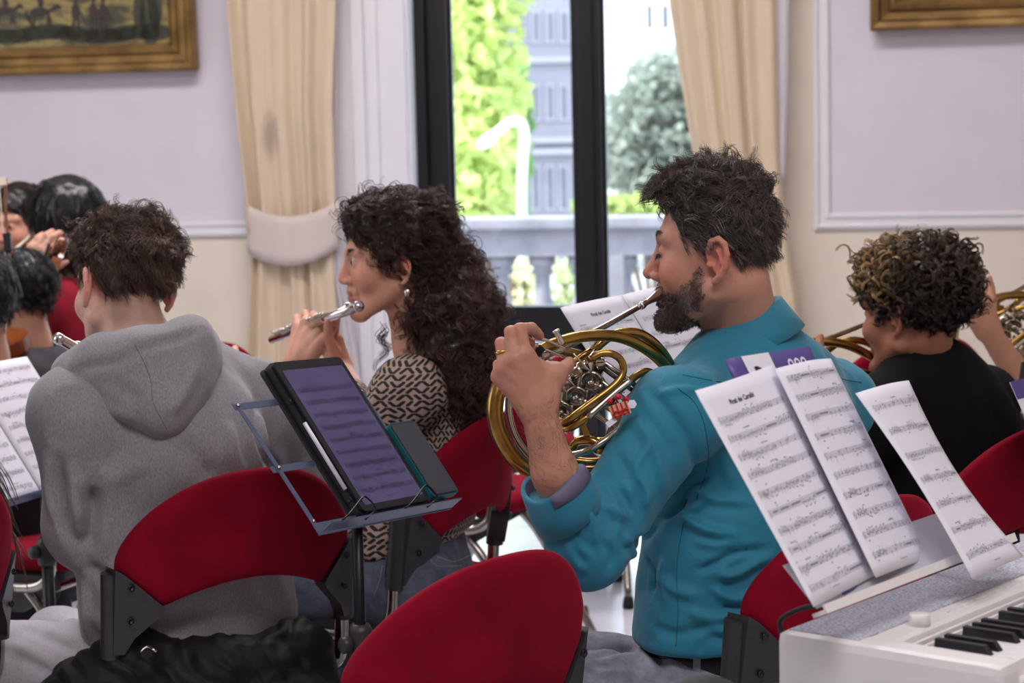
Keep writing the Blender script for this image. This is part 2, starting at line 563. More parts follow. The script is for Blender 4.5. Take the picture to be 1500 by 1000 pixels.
def fpart(name, s0, s1, z0, z1, o0=OD - 0.03, o1=OD + 0.04, m_=None, bev=0.006):
    mb = MB(); wbox(mb, s0, s1, o0, o1, z0, z1, bev)
    return keep(mb.build(name, m_ or m_blackframe, smooth=False), win)


stL0, stL1 = sx(612), sx(662); mu0, mu1 = sx(841), sx(884); stR0 = mu1 + (mu0 - stL1); stR1 = stR0 + 0.10
fpart('frame_stile', S_OPL, stL0 + 0.055, 0, OPZ, OD - 0.05, OD + 0.07)
fpart('door_stile', stL0 + 0.055, stL1, 0.02, OPZ)
fpart('door_stile', mu0, (mu0 + mu1) / 2 - 0.001, 0.02, OPZ); fpart('door_stile', (mu0 + mu1) / 2 + 0.001, mu1, 0.02, OPZ)
fpart('meeting_bead', mu0 + 0.03, mu1 - 0.03, 0.02, OPZ, OD + 0.04, OD + 0.055)
fpart('door_stile', stR0, stR1, 0.02, OPZ); fpart('frame_stile', stR1, S_OPR, 0, OPZ, OD - 0.05, OD + 0.07)
for a, b in ((stL1, mu0), (mu1, stR0)):
    fpart('middle_rail', a, b, Z_RB, Z_GB); fpart('bottom_rail', a, b, 0.02, 0.12); fpart('top_rail', a, b, OPZ - 0.1, OPZ)
    fpart('glazing_bead', a, a + 0.015, Z_GB, OPZ - 0.1, OD + 0.0, OD + 0.02)
    fpart('pane', a - 0.01, b + 0.01, Z_GB - 0.01, OPZ - 0.09, OD - 0.003, OD + 0.003, m_glass, 0)
    fpart('pane', a - 0.01, b + 0.01, 0.11, Z_RB + 0.01, OD - 0.003, OD + 0.003, m_glass, 0)
fpart('threshold', S_OPL, S_OPR, 0, 0.02, OD - 0.1, OD + 0.1)


# ---------------------------------------------------------------- curtains
def cloth_mat(name, col, trans=0.25, stain=None):
    m = NT(name)
    c = srgb(*col); cs = m.ramp(m.noise(14, 5, stretch=(1, 1, 0.25)), [(0.3, tuple(x * 0.93 for x in c[:3]) + (1,)), (0.7, c)])
    if stain is not None:                            # an old damp mark in the cloth
        tc = m.n('ShaderNodeTexCoord'); mp_ = m.n('ShaderNodeMapping'); sx_, sz_ = 1 / 0.045, 1 / 0.13
        mp_.inputs['Scale'].default_value = (sx_, 3.0, sz_); mp_.inputs['Location'].default_value = (-stain[0] * sx_, -stain[1] * 3.0, -stain[2] * sz_)
        m.l(tc, 'Object', mp_, 'Vector'); ln = m.n('ShaderNodeVectorMath', operation='LENGTH'); m.l(mp_, 'Vector', ln, 0)
        f = m.math('SUBTRACT', 1.25, m.math('ADD', ln.outputs['Value'], m.math('MULTIPLY', m.noise(30, 3), 0.7)))
        cl = m.n('ShaderNodeClamp'); m.t.links.new(m.math('MULTIPLY', f, 0.9), cl.inputs[0]); cl.inputs['Max'].default_value = 0.5
        cs = m.mix(cl.outputs[0], cs, srgb(126, 108, 108))
    m.color(cs)
    m.set(Roughness=0.85); m.b.inputs['Sheen Weight'].default_value = 0.2
    m.bump(m.noise(500, 2), 0.2, 0.0006)
    tl = m.n('ShaderNodeBsdfTranslucent'); tl.inputs[0].default_value = tuple(min(1, x * 1.05) for x in c[:3]) + (1,)
    mx = m.n('ShaderNodeMixShader'); mx.inputs[0].default_value = trans
    m.l(m.b, 0, mx, 1); m.l(tl, 0, mx, 2); m.l(mx, 0, m.t.nodes['Material Output'], 'Surface')
    return m.mat


m_curt = cloth_mat('cream_curtain_cloth', (226, 206, 178), 0.14, wl(ws(396, 200, 0.12)[0], 0.12, ws(396, 200, 0.12)[1]))
m_sheer = cloth_mat('white_sheer_cloth', (232, 226, 230), 0.45)


def curtain_piece(rows, folds, amp, out, ph=0.0, nu=90, nv=44, sharp=1.0):
    """rows: (py, left px, right px) down the hanging; returns grid of points"""
    zz = np.array([ws(750, r[0], out)[1] for r in rows]); l = np.array([ws(r[1], r[0], out)[0] for r in rows]); r_ = np.array([ws(r[2], r[0], out)[0] for r in rows])
    o = np.argsort(zz); zs = np.linspace(zz.max(), zz.min(), nv); g = []
    rr = np.random.default_rng(int(ph * 100) + folds)
    u = np.linspace(0, 1, nu); wob = 0.035 * np.sin(2 * math.pi * u * 2.3 + ph) + 0.02 * np.sin(2 * math.pi * u * 5.1 + ph * 2)
    am = 0.6 + 0.4 * np.sin(u * 11 + ph)
    for z in zs:
        a = np.interp(z, zz[o], l[o]); b = np.interp(z, zz[o], r_[o])
        uu = np.clip(u + wob * np.sin(math.pi * u), 0, 1)
        w = np.cos(2 * math.pi * folds * uu + ph + 0.5 * math.sin(z * 1.4)); w = np.sign(w) * np.abs(w) ** sharp
        dep = amp * am * w * (0.8 + 0.2 * math.sin(z * 2 + ph))
        g.append([wl(a + (b - a) * x, out + d, z) for x, d in zip(u, dep)])
    return np.array(g)


def solidify(o, t):
    md = o.modifiers.new('thickness', 'SOLIDIFY'); md.thickness = t; md.offset = 0
    return o


def curtain(name, label, pieces, tie, m_, base_px):
    s, z = ws(*base_px, 0.12)
    root = empty(name, wl(s, 0.12, 0)); tag(root, label, 'curtain')
    for nm, g, mm in pieces: solidify(keep(MB().grid(g).build(nm, mm), root), 0.004)
    if tie is not None: solidify(keep(MB().grid(tie).build('tie_back', m_), root), 0.006)
    return root


def band(rows, out, bulge, nu=26, nv=6):
    """flat band wrapped around the gathered cloth: rows (top l, r, bottom l, r pixel points), sagging in the middle"""
    (l0, r0, l1, r1, sag) = rows; g = []
    for j in np.linspace(0, 1, nv):
        row = []
        for t in np.linspace(0, 1, nu):
            x = l0[0] * (1 - t) + r0[0] * t; y = l0[1] * (1 - t) + r0[1] * t + sag * 4 * t * (1 - t)
            x2 = l1[0] * (1 - t) + r1[0] * t; y2 = l1[1] * (1 - t) + r1[1] * t + sag * 4 * t * (1 - t)
            o = out + bulge * (1 - abs(2 * t - 1) ** 2.5) - 0.04
            s, z = ws(x * (1 - j) + x2 * j, y * (1 - j) + y2 * j, o); row.append(wl(s, o, z))
        g.append(row)
    return np.array(g)


up = curtain_piece([(-420, 318, 500), (0, 334, 492), (150, 347, 487), (300, 364, 492), (335, 366, 488)], 4, 0.042, 0.12, 0.4, sharp=0.8)
dn = curtain_piece([(345, 368, 488), (380, 368, 488), (540, 362, 500), (720, 352, 510)], 5, 0.034, 0.11, 1.2, sharp=0.8)
shr = curtain_piece([(365, 478, 497), (440, 490, 508), (540, 500, 526), (715, 505, 545)], 2, 0.012, 0.10, 0.3, nu=30)
shu = curtain_piece([(-420, 470, 512), (0, 478, 496), (200, 476, 492), (310, 482, 495)], 2, 0.012, 0.085, 0.9, nu=30)
curtain('curtain', 'cream curtain gathered by a wide tie-back, behind the flute player', [('drape', up, m_curt), ('drape', dn, m_curt), ('sheer_panel', shr, m_sheer), ('sheer_panel', shu, m_sheer)],
        band(((359, 298), (497, 292), (364, 372), (495, 362), 22), 0.16, 0.05), cloth_mat('tie_cloth', (220, 204, 196), 0.1), (430, 400))
up = curtain_piece([(-420, 955, 1140), (0, 978, 1138), (120, 996, 1140), (230, 1014, 1142), (330, 1040, 1150), (450, 1062, 1170), (715, 1070, 1180)], 5, 0.042, 0.12, 2.1, sharp=0.8)
shu = curtain_piece([(-420, 1140, 1160), (0, 1137, 1156), (150, 1139, 1154), (272, 1137, 1150)], 1, 0.02, 0.11, 0.9, nu=24)
curtain('curtain', 'cream curtain in deep folds behind the horn player in teal', [('drape', up, m_curt), ('sheer_panel', shu, m_sheer)],
        None, m_curt, (1080, 300))

# ---------------------------------------------------------------- paintings
m_gold = NT('antique_gold_frame')
m_gold.color(m_gold.ramp(m_gold.noise(9, 4), [(0.3, srgb(104, 78, 40)), (0.55, srgb(142, 110, 62)), (0.8, srgb(172, 138, 84))]))
m_gold.set(Roughness=0.42, Metallic=0.55); m_gold.bump(m_gold.noise(60, 3), 0.12, 0.001); m_gold = m_gold.mat
m_golddark = mat('dark_gold_hollow', (74, 54, 26), 0.5, 0.35, 0.2, 20)
mp = NT('dark_landscape_paint')
mp.color(mp.ramp(mp.noise(5.0, 6, 0.6, dist=0.8, stretch=(1, 1, 1.8)), [(0.30, srgb(24, 26, 20)), (0.42, srgb(70, 64, 36)), (0.54, srgb(150, 132, 70)), (0.64, srgb(104, 84, 46)), (0.8, srgb(48, 44, 34))]))
mp.set(Roughness=0.35); mp.bump(mp.noise(120, 3), 0.25, 0.001); m_paint = mp.mat
m_fig = mat('painted_figure_brown', (46, 30, 22), 0.4, var=0.3, scale=30)
m_fig2 = mat('painted_ground_green', (54, 54, 32), 0.4, var=0.4, scale=15)
FPROF = [(0.0, 0.0), (0.0, 0.045), (0.012, 0.055), (0.03, 0.05), (0.04, 0.035), (0.065, 0.03), (0.075, 0.042), (0.09, 0.046), (0.105, 0.035), (0.11, 0.012), (0.115, 0.010)]


def painting(label, s0, s1, z0, z1, figures):
    root = empty('framed_painting', wl((s0 + s1) / 2, 0.02, z0)); tag(root, label, 'painting')
    cs = [(s0, z0, 1, 1), (s1, z0, -1, 1), (s1, z1, -1, -1), (s0, z1, 1, -1)]
    tilt = lambda z: 0.035 + (z - z0) * 0.03
    names = ['bottom_frame_rail', 'right_frame_rail', 'top_frame_rail', 'left_frame_rail']
    for k in range(4):
        a, b = cs[k], cs[(k + 1) % 4]
        g = np.array([[wl(s + p * i, tilt(z + q * i) + o, z + q * i) for (i, o) in FPROF] for (s, z, p, q) in (a, b)])
        keep(MB().grid(g).build(names[k], m_gold, smooth=False), root)
    i = 0.11
    back = MB().slab([wl(s0 + .01, tilt(z0), z0 + .01), wl(s1 - .01, tilt(z0), z0 + .01), wl(s1 - .01, tilt(z1), z1 - .01), wl(s0 + .01, tilt(z1), z1 - .01)], -WN * 0.025)
    keep(back.build('backing_board', m_golddark, smooth=False), root)
    cv = MB().slab([wl(s0 + i, tilt(z0 + i) + 0.014, z0 + i), wl(s1 - i, tilt(z0 + i) + 0.014, z0 + i), wl(s1 - i, tilt(z1) + 0.014, z1 - i), wl(s0 + i, tilt(z1) + 0.014, z1 - i)], -WN * 0.01)
    c = keep(cv.build('canvas', m_paint, smooth=False), root)
    if figures:
        for nm, blobs, mm in figures:
            f = MB()
            for (x, z, rx, rz, an) in blobs:
                t = np.linspace(0, 2 * math.pi, 14, endpoint=False); ca, sa = math.cos(an), math.sin(an)
                X = x + rx * np.cos(t) * ca - rz * np.sin(t) * sa; Z = z + rx * np.cos(t) * sa + rz * np.sin(t) * ca
                f.slab([wl(a, tilt(b) + 0.0145, b) for a, b in zip(X, Z)], WN * 0.0008)
            keep(f.build(nm, mm, smooth=False), c); tag(c.children[-1], kind='stuff')
    return root


def px_blob(px, py, wx, wy, an=0.0):
    s, z = ws(px, py, 0.05); return (s, z, wx / 375, wy / 375, an)


ground = [px_blob(x, 50 + 4 * math.sin(x), 26, 12) for x in range(-40, 240, 18)] + [px_blob(220, 30, 16, 40), px_blob(205, 20, 10, 30), px_blob(228, 10, 12, 30)]
horse = []
for cx, cy, k in ((60, 18, 1.0), (8, 16, 0.9)):
    horse += [px_blob(cx, cy, 17 * k, 7 * k), px_blob(cx + 20 * k, cy - 5 * k, 10 * k, 3.5 * k, 0.5), px_blob(cx + 26 * k, cy - 8 * k, 6 * k, 3 * k, -0.5), px_blob(cx - 19 * k, cy + 6 * k, 3 * k, 9 * k, 0.2),
              px_blob(cx - 14 * k, cy + 14 * k, 2.4 * k, 11 * k, 0.1), px_blob(cx - 9 * k, cy + 14 * k, 2.2 * k, 10 * k, -0.2), px_blob(cx + 11 * k, cy + 14 * k, 2.4 * k, 11 * k, -0.15), px_blob(cx + 15 * k, cy + 13 * k, 2.2 * k, 11 * k, 0.2),
              px_blob(cx + 1, cy - 14 * k, 5 * k, 10 * k), px_blob(cx + 2, cy - 27 * k, 3.5 * k, 4 * k)]
men = []
for cx in (138, 152, 112):
    men += [px_blob(cx, 18, 7, 14), px_blob(cx - 3, 40, 2.5, 14), px_blob(cx + 4, 40, 2.5, 14), px_blob(cx, 0, 4, 5), px_blob(cx + 9, 22, 2, 10, 0.5)]
s0, z0 = ws(290, 103, 0.05)
painting('gold-framed dark painting of horsemen, hanging left of the curtain', s0 - 2.0, s0, z0, z0 + 1.3,
         [('painted_ground', ground, m_fig2), ('painted_horseman', horse, m_fig), ('painted_bystander', men, m_fig)])
s0, z0 = ws(1275, 46, 0.05)
painting('gold-framed painting above the curly-haired boy, mostly cut off', s0, s0 + 1.6, z0, z0 + 1.2, None)

# ================================================================ outside the window
m_stone = mat('weathered_grey_stone', (124, 122, 130), 0.85, var=0.18, scale=5, bump=0.3, bscale=60)
m_terr = mat('terrace_paving', (150, 152, 162), 0.8, var=0.1, scale=3)
OUT = -6.2
mb = MB(); wbox(mb, -12, 12, -0.35, -9.0, -0.5, -0.42); struct(mb.build('terrace_floor', m_terr, smooth=False))
mb = MB(); wbox(mb, -80, 80, -9.0, -140, -3.2, -3.0); struct(mb.build('street_ground', mat('street_asphalt', (150, 150, 150), 0.9, var=0.1, scale=0.5), smooth=False))
zb = lambda py: ws(760, py, OUT)[1]
s0, s1 = ws(560, 330, OUT)[0], ws(1120, 330, OUT)[0]
bal = empty('balustrade', wl((s0 + s1) / 2, OUT, -0.42)); tag(bal, 'grey stone balustrade of the terrace outside the window', 'balustrade')
mb = MB(); wbox(mb, s0, s1, OUT - 0.20, OUT + 0.20, zb(334), zb(318), 0.02); keep(mb.build('coping', m_stone, smooth=False), bal)
mb = MB(); wbox(mb, s0, s1, OUT - 0.13, OUT + 0.13, zb(374), zb(334), 0.004); keep(mb.build('frieze', m_stone, smooth=False), bal)
mb = MB(); wbox(mb, s0, s1, OUT - 0.17, OUT + 0.17, -0.42, -0.24, 0.01); keep(mb.build('plinth', m_stone, smooth=False), bal)
zt = zb(374); zbm = -0.24; H = zt - zbm
prof = [(0.10, 0), (0.10, 0.05), (0.06, 0.07), (0.055, 0.10), (0.10, 0.22), (0.105, 0.30), (0.08, 0.45), (0.052, 0.62), (0.05, 0.80), (0.075, 0.83), (0.06, 0.88), (0.09, 0.91), (0.09, 1.0)]
mb = MB().lathe([(r * 1.05, h * H) for r, h in prof], (0, 0, 0), n=12)
b0 = None
for px in (690, 735, 795, 852, 915, 970):
    s = ws(px, 410, OUT)[0]
    if b0 is None: b0 = mb.build('baluster', m_stone); o = b0
    else: o = b0.copy(); COL.objects.link(o)
    keep(o, bal); o.location = wl(s, OUT, zbm)
for px in (640, 890):
    s = ws(px, 410, OUT)[0]; mb = MB(); wbox(mb, s - 0.14, s + 0.14, OUT - 0.15, OUT + 0.15, zbm, zt, 0.01); keep(mb.build('pier', m_stone, smooth=False), bal)


def leaf_cloud(blobs, n, size, seed):
    """leaf quads filling ellipsoids: (centre, radii)"""
    r = np.random.default_rng(seed); vol = np.array([np.prod(b[1]) for b in blobs]); pick = r.choice(len(blobs), n, p=vol / vol.sum())
    d = r.normal(size=(n, 3)); d /= np.linalg.norm(d, axis=1)[:, None]; rad = r.random(n) ** 0.45
    c = np.array([b[0] for b in blobs])[pick] + d * rad[:, None] * np.array([b[1] for b in blobs])[pick]
    a = r.normal(size=(n, 3)); a /= np.linalg.norm(a, axis=1)[:, None]; b = np.cross(a, r.normal(size=(n, 3))); b /= np.linalg.norm(b, axis=1)[:, None]
    sz = size * (0.6 + 0.8 * r.random(n))[:, None]
    bend = np.cross(a, b) * sz * 0.25
    v = np.stack([c - a * sz, c + b * sz * 0.5 + bend, c + a * sz, c - b * sz * 0.5 + bend], 1).reshape(-1, 3)
    return v, np.arange(4 * n).reshape(-1, 4)


def leaf_mat(name, col):
    m = NT(name); c = srgb(*col)
    m.color(m.ramp(m.noise(1.3, 4), [(0.3, tuple(x * 0.6 for x in c[:3]) + (1,)), (0.7, tuple(min(1, x * 1.25) for x in c[:3]) + (1,))]))
    m.set(Roughness=0.5)
    tl = m.n('ShaderNodeBsdfTranslucent'); tl.inputs[0].default_value = tuple(min(1, x * 1.2) for x in c[:3]) + (1,)
    mx = m.n('ShaderNodeMixShader'); mx.inputs[0].default_value = 0.4
    m.l(m.b, 0, mx, 1); m.l(tl, 0, mx, 2); m.l(mx, 0, m.t.nodes['Material Output'], 'Surface')
    return m.mat


m_bark = mat('tree_bark', (88, 74, 60), 0.9, var=0.3, scale=8)


def tree(label, base, blobs, n, size, col, seed, trunk_r=0.22, name='tree', cat='tree'):
    root = empty(name, base); tag(root, label, cat)
    v, q = leaf_cloud(blobs, n, size, seed)
    keep(fast_mesh('crown', v, q, leaf_mat(name + '_leaf_' + str(seed), col), smooth=False), root); tag(root.children[-1], kind='stuff')
    if trunk_r:
        top = np.mean([b[0] for b in blobs], 0)
        mb = MB().tube(spline([base, base * 0.6 + top * 0.4 + V(0.1, 0, 0), top], 10), np.linspace(trunk_r, trunk_r * 0.4, 10), 8)
        for b in blobs[:5]: mb.tube(spline([base * 0.45 + top * 0.55, np.asarray(b[0])], 5), np.linspace(trunk_r * 0.4, 0.04, 5), 6)
        keep(mb.build('trunk', m_bark), root)
    return root


def G(px, py, d, z=-3.0):
    p = P(px, py, d); return V(p[0], p[1], z)


bl = [(P(690, 60, 28), (0.75, 1.2, 0.9)), (P(715, 130, 28), (0.6, 1.2, 0.8)), (P(690, 200, 27.5), (0.75, 1.2, 0.8)), (P(725, 215, 28), (0.45, 1.0, 0.6)), (P(680, 280, 27.5), (0.7, 1.2, 0.6)), (P(655, 120, 28), (0.7, 1.3, 1.4)), (P(700, -60, 28), (0.9, 1.2, 1.0)), (P(720, 285, 28), (0.4, 1.0, 0.4))]
tree('bright green leafy tree beyond the balustrade, in the left window pane', G(690, 300, 28), bl, 5200, 0.12, (198, 212, 134), 5)
bl = [(P(735, 250, 33), (0.45, 0.8, 0.6)), (P(750, 160, 33), (0.3, 0.8, 0.8)), (P(740, 300, 33), (0.35, 0.8, 0.4))]
tree('darker green tree just behind the bright green tree', G(742, 300, 33), bl, 2200, 0.14, (120, 160, 96), 6, 0.16)
bl = [(P(930, 170, 40), (0.7, 1.2, 0.7)), (P(965, 140, 40), (0.7, 1.2, 0.9)), (P(990, 210, 40), (0.8, 1.2, 0.9)), (P(915, 230, 40), (0.6, 1.2, 0.7)), (P(955, 260, 40), (0.9, 1.2, 0.6)), (P(1020, 150, 40), (0.9, 1.2, 1.2))]
tree('grey-green olive tree in the right window pane', G(955, 300, 40), bl, 4600, 0.14, (150, 158, 146), 8)
bl = [(P(x, 305, 24), (0.35, 0.5, 0.16)) for x in range(880, 1040, 30)]
tree('pale clipped hedge showing above the balustrade coping', G(950, 320, 24), bl, 2200, 0.07, (168, 182, 110), 9, 0.06, 'hedge', 'hedge')
for k, (px, py, col) in enumerate(((768, 400, (206, 204, 160)), (826, 395, (180, 190, 144)), (897, 400, (214, 146, 104)))):
    p = P(px, py, 17.0); root = empty('flowering_shrub', (p[0], p[1], -0.5))
    lab = ['yellow flowering shrub seen left between the balusters', 'green flowering shrub seen between the balusters, right of the yellow one', 'orange flowering shrub behind the balustrade, right of the black mullion'][k]
    tag(root, lab, 'shrub', 'shrubs behind the balustrade')
    v, q = leaf_cloud([(p, (0.10, 0.2, 0.16)), (p + V(0.03, 0, -0.3), (0.17, 0.2, 0.22)), (p + V(-.1, 0, -.45), (.1, .2, .2))], 260, 0.05, 30 + k)
    keep(fast_mesh('foliage', v, q, leaf_mat('shrub_leaf_' + str(k), col), smooth=False), root); tag(root.children[-1], kind='stuff')
    keep(MB().tube([V(p[0], p[1], -0.5), p], 0.02, 6).build('stem', m_bark), root)
mb = MB(); wbox(mb, -4, 8, -8.9, -9.0, -3.0, -0.42); struct(mb.build('terrace_edge', m_stone, smooth=False))

# street lamp
m_lampw = mat('white_lamp_paint', (236, 238, 240), 0.4, var=0.02)
root = empty('street_lamp', G(764, 330, 25)); tag(root, 'white street lamp with a curved arm beyond the balustrade', 'street lamp')
b = G(764, 330, 25)
arm = spline([b, P(765, 330, 25), P(766, 240, 25), P(768, 200, 25), P(764, 182, 25), P(750, 178, 25), P(735, 188, 25), P(722, 200, 25)], 40)
keep(MB().tube(arm, 0.055, 8).build('post', m_lampw), root)
c = P(713, 207, 25); ax = nrm(P(700, 216, 25) - P(722, 200, 25))
keep(MB().lathe([(0.03, -0.16), (0.07, -0.1), (0.085, 0.0), (0.06, 0.1), (0.0, 0.13)], c, ax, 10).build('lamp_head', m_lampw), root)


# buildings
def building(label, d, px0, px1, z1, col, wins, wcol, yawed=True, ledges=()):
    a = G(px0, 200, d); bq = G(px1, 200, d); t = nrm(bq - a); w = np.linalg.norm(bq - a); n = V(t[1], -t[0], 0); R = np.stack([t, -n, V(0, 0, 1)], 1)
    root = empty('building', (a + bq) / 2); tag(root, label, 'building')
    H = z1 + 3
    keep(MB().box((a + bq) / 2 - n * 3 + V(0, 0, H / 2), (w, 6, H), R).build('walls', mat('facade_' + str(d), col, 0.9, var=0.06, scale=0.6), smooth=False), root)
    wm = mat('window_' + str(d), wcol, 0.3, var=0.1); fm = mat('surround_' + str(d), tuple(min(255, c + 12) for c in col), 0.9, var=0.03)
    s = 3000.0 / d
    for (px, py, pw, ph) in wins:
        c = P(px, py, d) ; c = a + t * np.dot(c - a, t) + V(0, 0, c[2] - a[2])
        f = MB().box(c + n * 0.03, (pw / s + 0.16, 0.10, ph / s + 0.16), R).build('window', fm, smooth=False); keep(f, root)
        g = MB().box(c + n * 0.05, (pw / s, 0.08, ph / s), R).build('pane', wm, smooth=False); g.parent = f
    for py in ledges:
        c = P((px0 + px1) / 2, py, d); keep(MB().box((a + bq) / 2 + n * 0.1 + V(0, 0, c[2] + 3), (w, 0.25, 0.18), R).build('ledge', fm, smooth=False), root)
    return root


wins = [(x, y, 9, h) for y, h in ((40, 40), (150, 46), (275, 60)) for x in (765, 785, 806, 826)]
building('grey stone building with tall narrow windows, beyond the trees', 60, 735, 868, 14, (134, 132, 142), wins, (98, 98, 112), ledges=(88, 205, 222))
building('white building with two small dark windows in the right pane', 75, 872, 1100, 16, (238, 236, 238), [(950, 26, 8, 34), (973, 26, 9, 34), (1010, 26, 9, 34)], (96, 96, 104), ledges=(-60,))
building('pale building far behind the green tree on the left', 80, 560, 738, 9, (214, 218, 224), [(660, 200, 10, 40), (700, 200, 10, 40)], (150, 156, 170))
# ================================================================ chairs
m_red = NT('crimson_upholstery')
m_red.color(m_red.ramp(m_red.noise(9, 5), [(0.3, srgb(116, 2, 27)), (0.7, srgb(142, 6, 36))]))
m_red.set(Roughness=0.9); m_red.b.inputs['Sheen Weight'].default_value = 0.35; m_red.b.inputs['Sheen Roughness'].default_value = 0.35
m_red.b.inputs['Sheen Tint'].default_value = srgb(230, 40, 80)
m_red.b.inputs['Specular IOR Level'].default_value = 0.15
m_red.bump(m_red.noise(600, 2), 0.25, 0.0006); m_red = m_red.mat
m_chrome = mat('brushed_chrome', (176, 170, 162), 0.18, 1.0, 0.05, 40)
m_plast = mat('dark_grey_plastic', (50, 49, 52), 0.45, 0.0, 0.1, 60, 0.15, 400)
m_rubber = mat('black_rubber', (22, 22, 24), 0.7)
m_bolt = mat('dark_steel_bolt', (60, 60, 64), 0.3, 0.9)


def make_chair():
    root = empty('stacking_chair')
    W = 0.222
    yb = lambda x, z: -0.205 + 0.065 * (x / W) ** 2 - 0.16 * (z - 0.6)
    nu, nv = 37, 13
    us = np.sin(np.linspace(-1, 1, nu) * math.pi / 2)
    top = lambda u: 0.650 + 0.155 * (1 - abs(u) ** 2.3) ** 0.62
    bot = lambda u: 0.612 - 0.038 * min(1, abs(u) / 0.70) ** 2 if abs(u) < 0.70 else 0.574 + (abs(u) - 0.70) / 0.30 * 0.072
    F, B = [], []
    for u in us:
        f, b = [], []
        for v in np.linspace(-1, 1, nv):
            vv = math.sin(v * math.pi / 2)
            z = (top(u) + bot(u)) / 2 + vv * (top(u) - bot(u)) / 2; x = W * u
            t = 0.017 * (1 - abs(vv) ** 6) ** 0.5 * (1 - abs(u) ** 24) ** 0.5
            f.append((x, yb(x, z) + t, z)); b.append((x, yb(x, z) - t, z))
        F.append(f); B.append(b)
    mb = MB().grid(np.array(F)); mb.grid(np.array(B))
    o = mb.build('backrest', m_red, root)
    bm = bmesh.new(); bm.from_mesh(o.data); bmesh.ops.remove_doubles(bm, verts=bm.verts, dist=0.0004); bmesh.ops.recalc_face_normals(bm, faces=bm.faces); bm.to_mesh(o.data); bm.free()
    for s in (-1, 1):
        mb = MB(); out = []
        for x, z in ((0.228, 0.650), (0.214, 0.640), (0.152, 0.578), (0.158, 0.566), (0.198, 0.528), (0.212, 0.500), (0.228, 0.500)):
            out.append((s * x, yb(x, z) - 0.022, z))
        mb.slab(out, (0, 0.042, 0)); mb.tube([(s * 0.224, yb(W, 0.60) + 0.002, 0.640), (s * 0.224, yb(W, 0.50) + 0.002, 0.492)], 0.0185, 12)
        br = mb.build('bracket', m_plast, root, auto=0.6)
        for x, z in ((0.206, 0.618), (0.206, 0.560)):
            MB().lathe([(0.006, 0), (0.006, 0.003), (0.003, 0.003), (0.003, 0.001)], (s * x, yb(x, z) - 0.0245, z), (0, -1, 0), 10).build('bolt', m_bolt, br)
        y0 = yb(W, 0.50) + 0.002
        MB().tube(spline([(s * .224, y0, .52), (s * .224, y0 + .008, .44), (s * .224, y0 + .03, .405), (s * .224, y0 + .08, .392), (s * .224, y0 + .2, .392), (s * .224, .17, .392)], 26), 0.0125, 12).build('back_tube', m_chrome, root)
        MB().slab([(s * .205, -.10, .415), (s * .205, .12, .415), (s * .205, .13, .385), (s * .205, .045, .33), (s * .205, -.015, .33), (s * .205, -.11, .385)], (s * -.02, 0, 0)).build('hinge_plate', m_plast, root, smooth=False)
        for ye, yt in ((.235, .05), (-.25, -.02)):
            lg = MB().tube(spline([(s * .20, yt, .39), (s * .212, yt + (ye - yt) * .35, .30), (s * .232, ye, .012)], 14), 0.0115, 10).build('leg', m_chrome, root)
            MB().lathe([(0.016, 0), (0.017, 0.012), (0.014, 0.03), (0.012, 0.034)], (s * .233, ye, 0), n=10).build('foot', m_rubber, lg)
    MB().tube([(-.205, .02, .345), (.205, .02, .345)], 0.009, 8).build('crossbar', m_chrome, root)
    # cushion with rounded corners
    n = 40; a = np.linspace(0, 2 * math.pi, n, endpoint=False); rows = []
    sq = lambda c, e: np.sign(c) * np.abs(c) ** e
    for k, z in ((0.0, .42), (0.8, .418), (0.96, .423), (1.0, .436), (1.0, .448), (0.95, .462), (0.8, .468), (0.4, .466), (0.0, .464)):
        rows.append(np.stack([.203 * k * sq(np.cos(a), .55), .035 + .205 * k * sq(np.sin(a), .55), np.full(n, z) - 0.012 * np.clip(sq(np.sin(a), .55), 0, 1) ** 4 * k], 1))
    MB().grid(np.array(rows), closed_u=True).build('seat', m_red, root)
    return root


CH0 = make_chair()
CHAIRS = [
    (-0.573, 3.62, 34, 'red chair the boy in the grey hoodie sits on'),
    (-0.178, 2.85, 45, 'empty red chair in the foreground, cut off by the lower edge'),
    (0.40, 3.21, 41, 'red chair the horn player in teal sits on'),
    (-0.252, 4.12, 65, 'red chair the woman with the flute sits on'),
    (0.83, 3.92, 42, 'red chair behind the curly-haired boy in black, at the right edge'),
    (-0.10, 5.15, 72, 'empty red chair seen side-on between the flute player and the horn'),
    (0.0, 5.9, 75, 'empty red chair farthest back, between the flute player and the horn'),
    (0.50, 6.0, 10, 'far chair whose single chrome leg shows under the teal elbow'),
    (-1.02, 4.62, 65, 'empty red chair at the left, beyond the grey sweatpants'),
    (-1.24, 5.28, 55, 'red chair of the boy with short black hair, under the left stand'),
    (-0.98, 5.72, 40, 'red chair whose top peeps over the shoulder of the grey hoodie'),
    (1.02, 5.55, 15, 'red chair showing on both sides of the curly-haired boy'),
    (1.36, 4.72, 74, 'red chair of the horn player at the right edge'),
    (-1.125, 3.40, 65, 'red chair at the lower left edge, under the long brown hair'),
]
CH = []
for k, (x, y, a, lab) in enumerate(CHAIRS):
    o = CH0 if k == 0 else copy_tree(CH0)
    o.location = (x, y, 0); o.rotation_euler = (0, 0, math.radians(a))
    tag(o, lab, 'chair', 'red upholstered stacking chairs'); CH.append(o)

# ================================================================ printed sheets
m_paper = mat('white_paper', (232, 230, 240), 0.7, var=0.015, scale=12)
m_ink = mat('grey_black_ink', (146, 144, 156), 0.7, var=0.1)
m_inkdark = mat('black_ink', (26, 26, 34), 0.7, var=0.1)


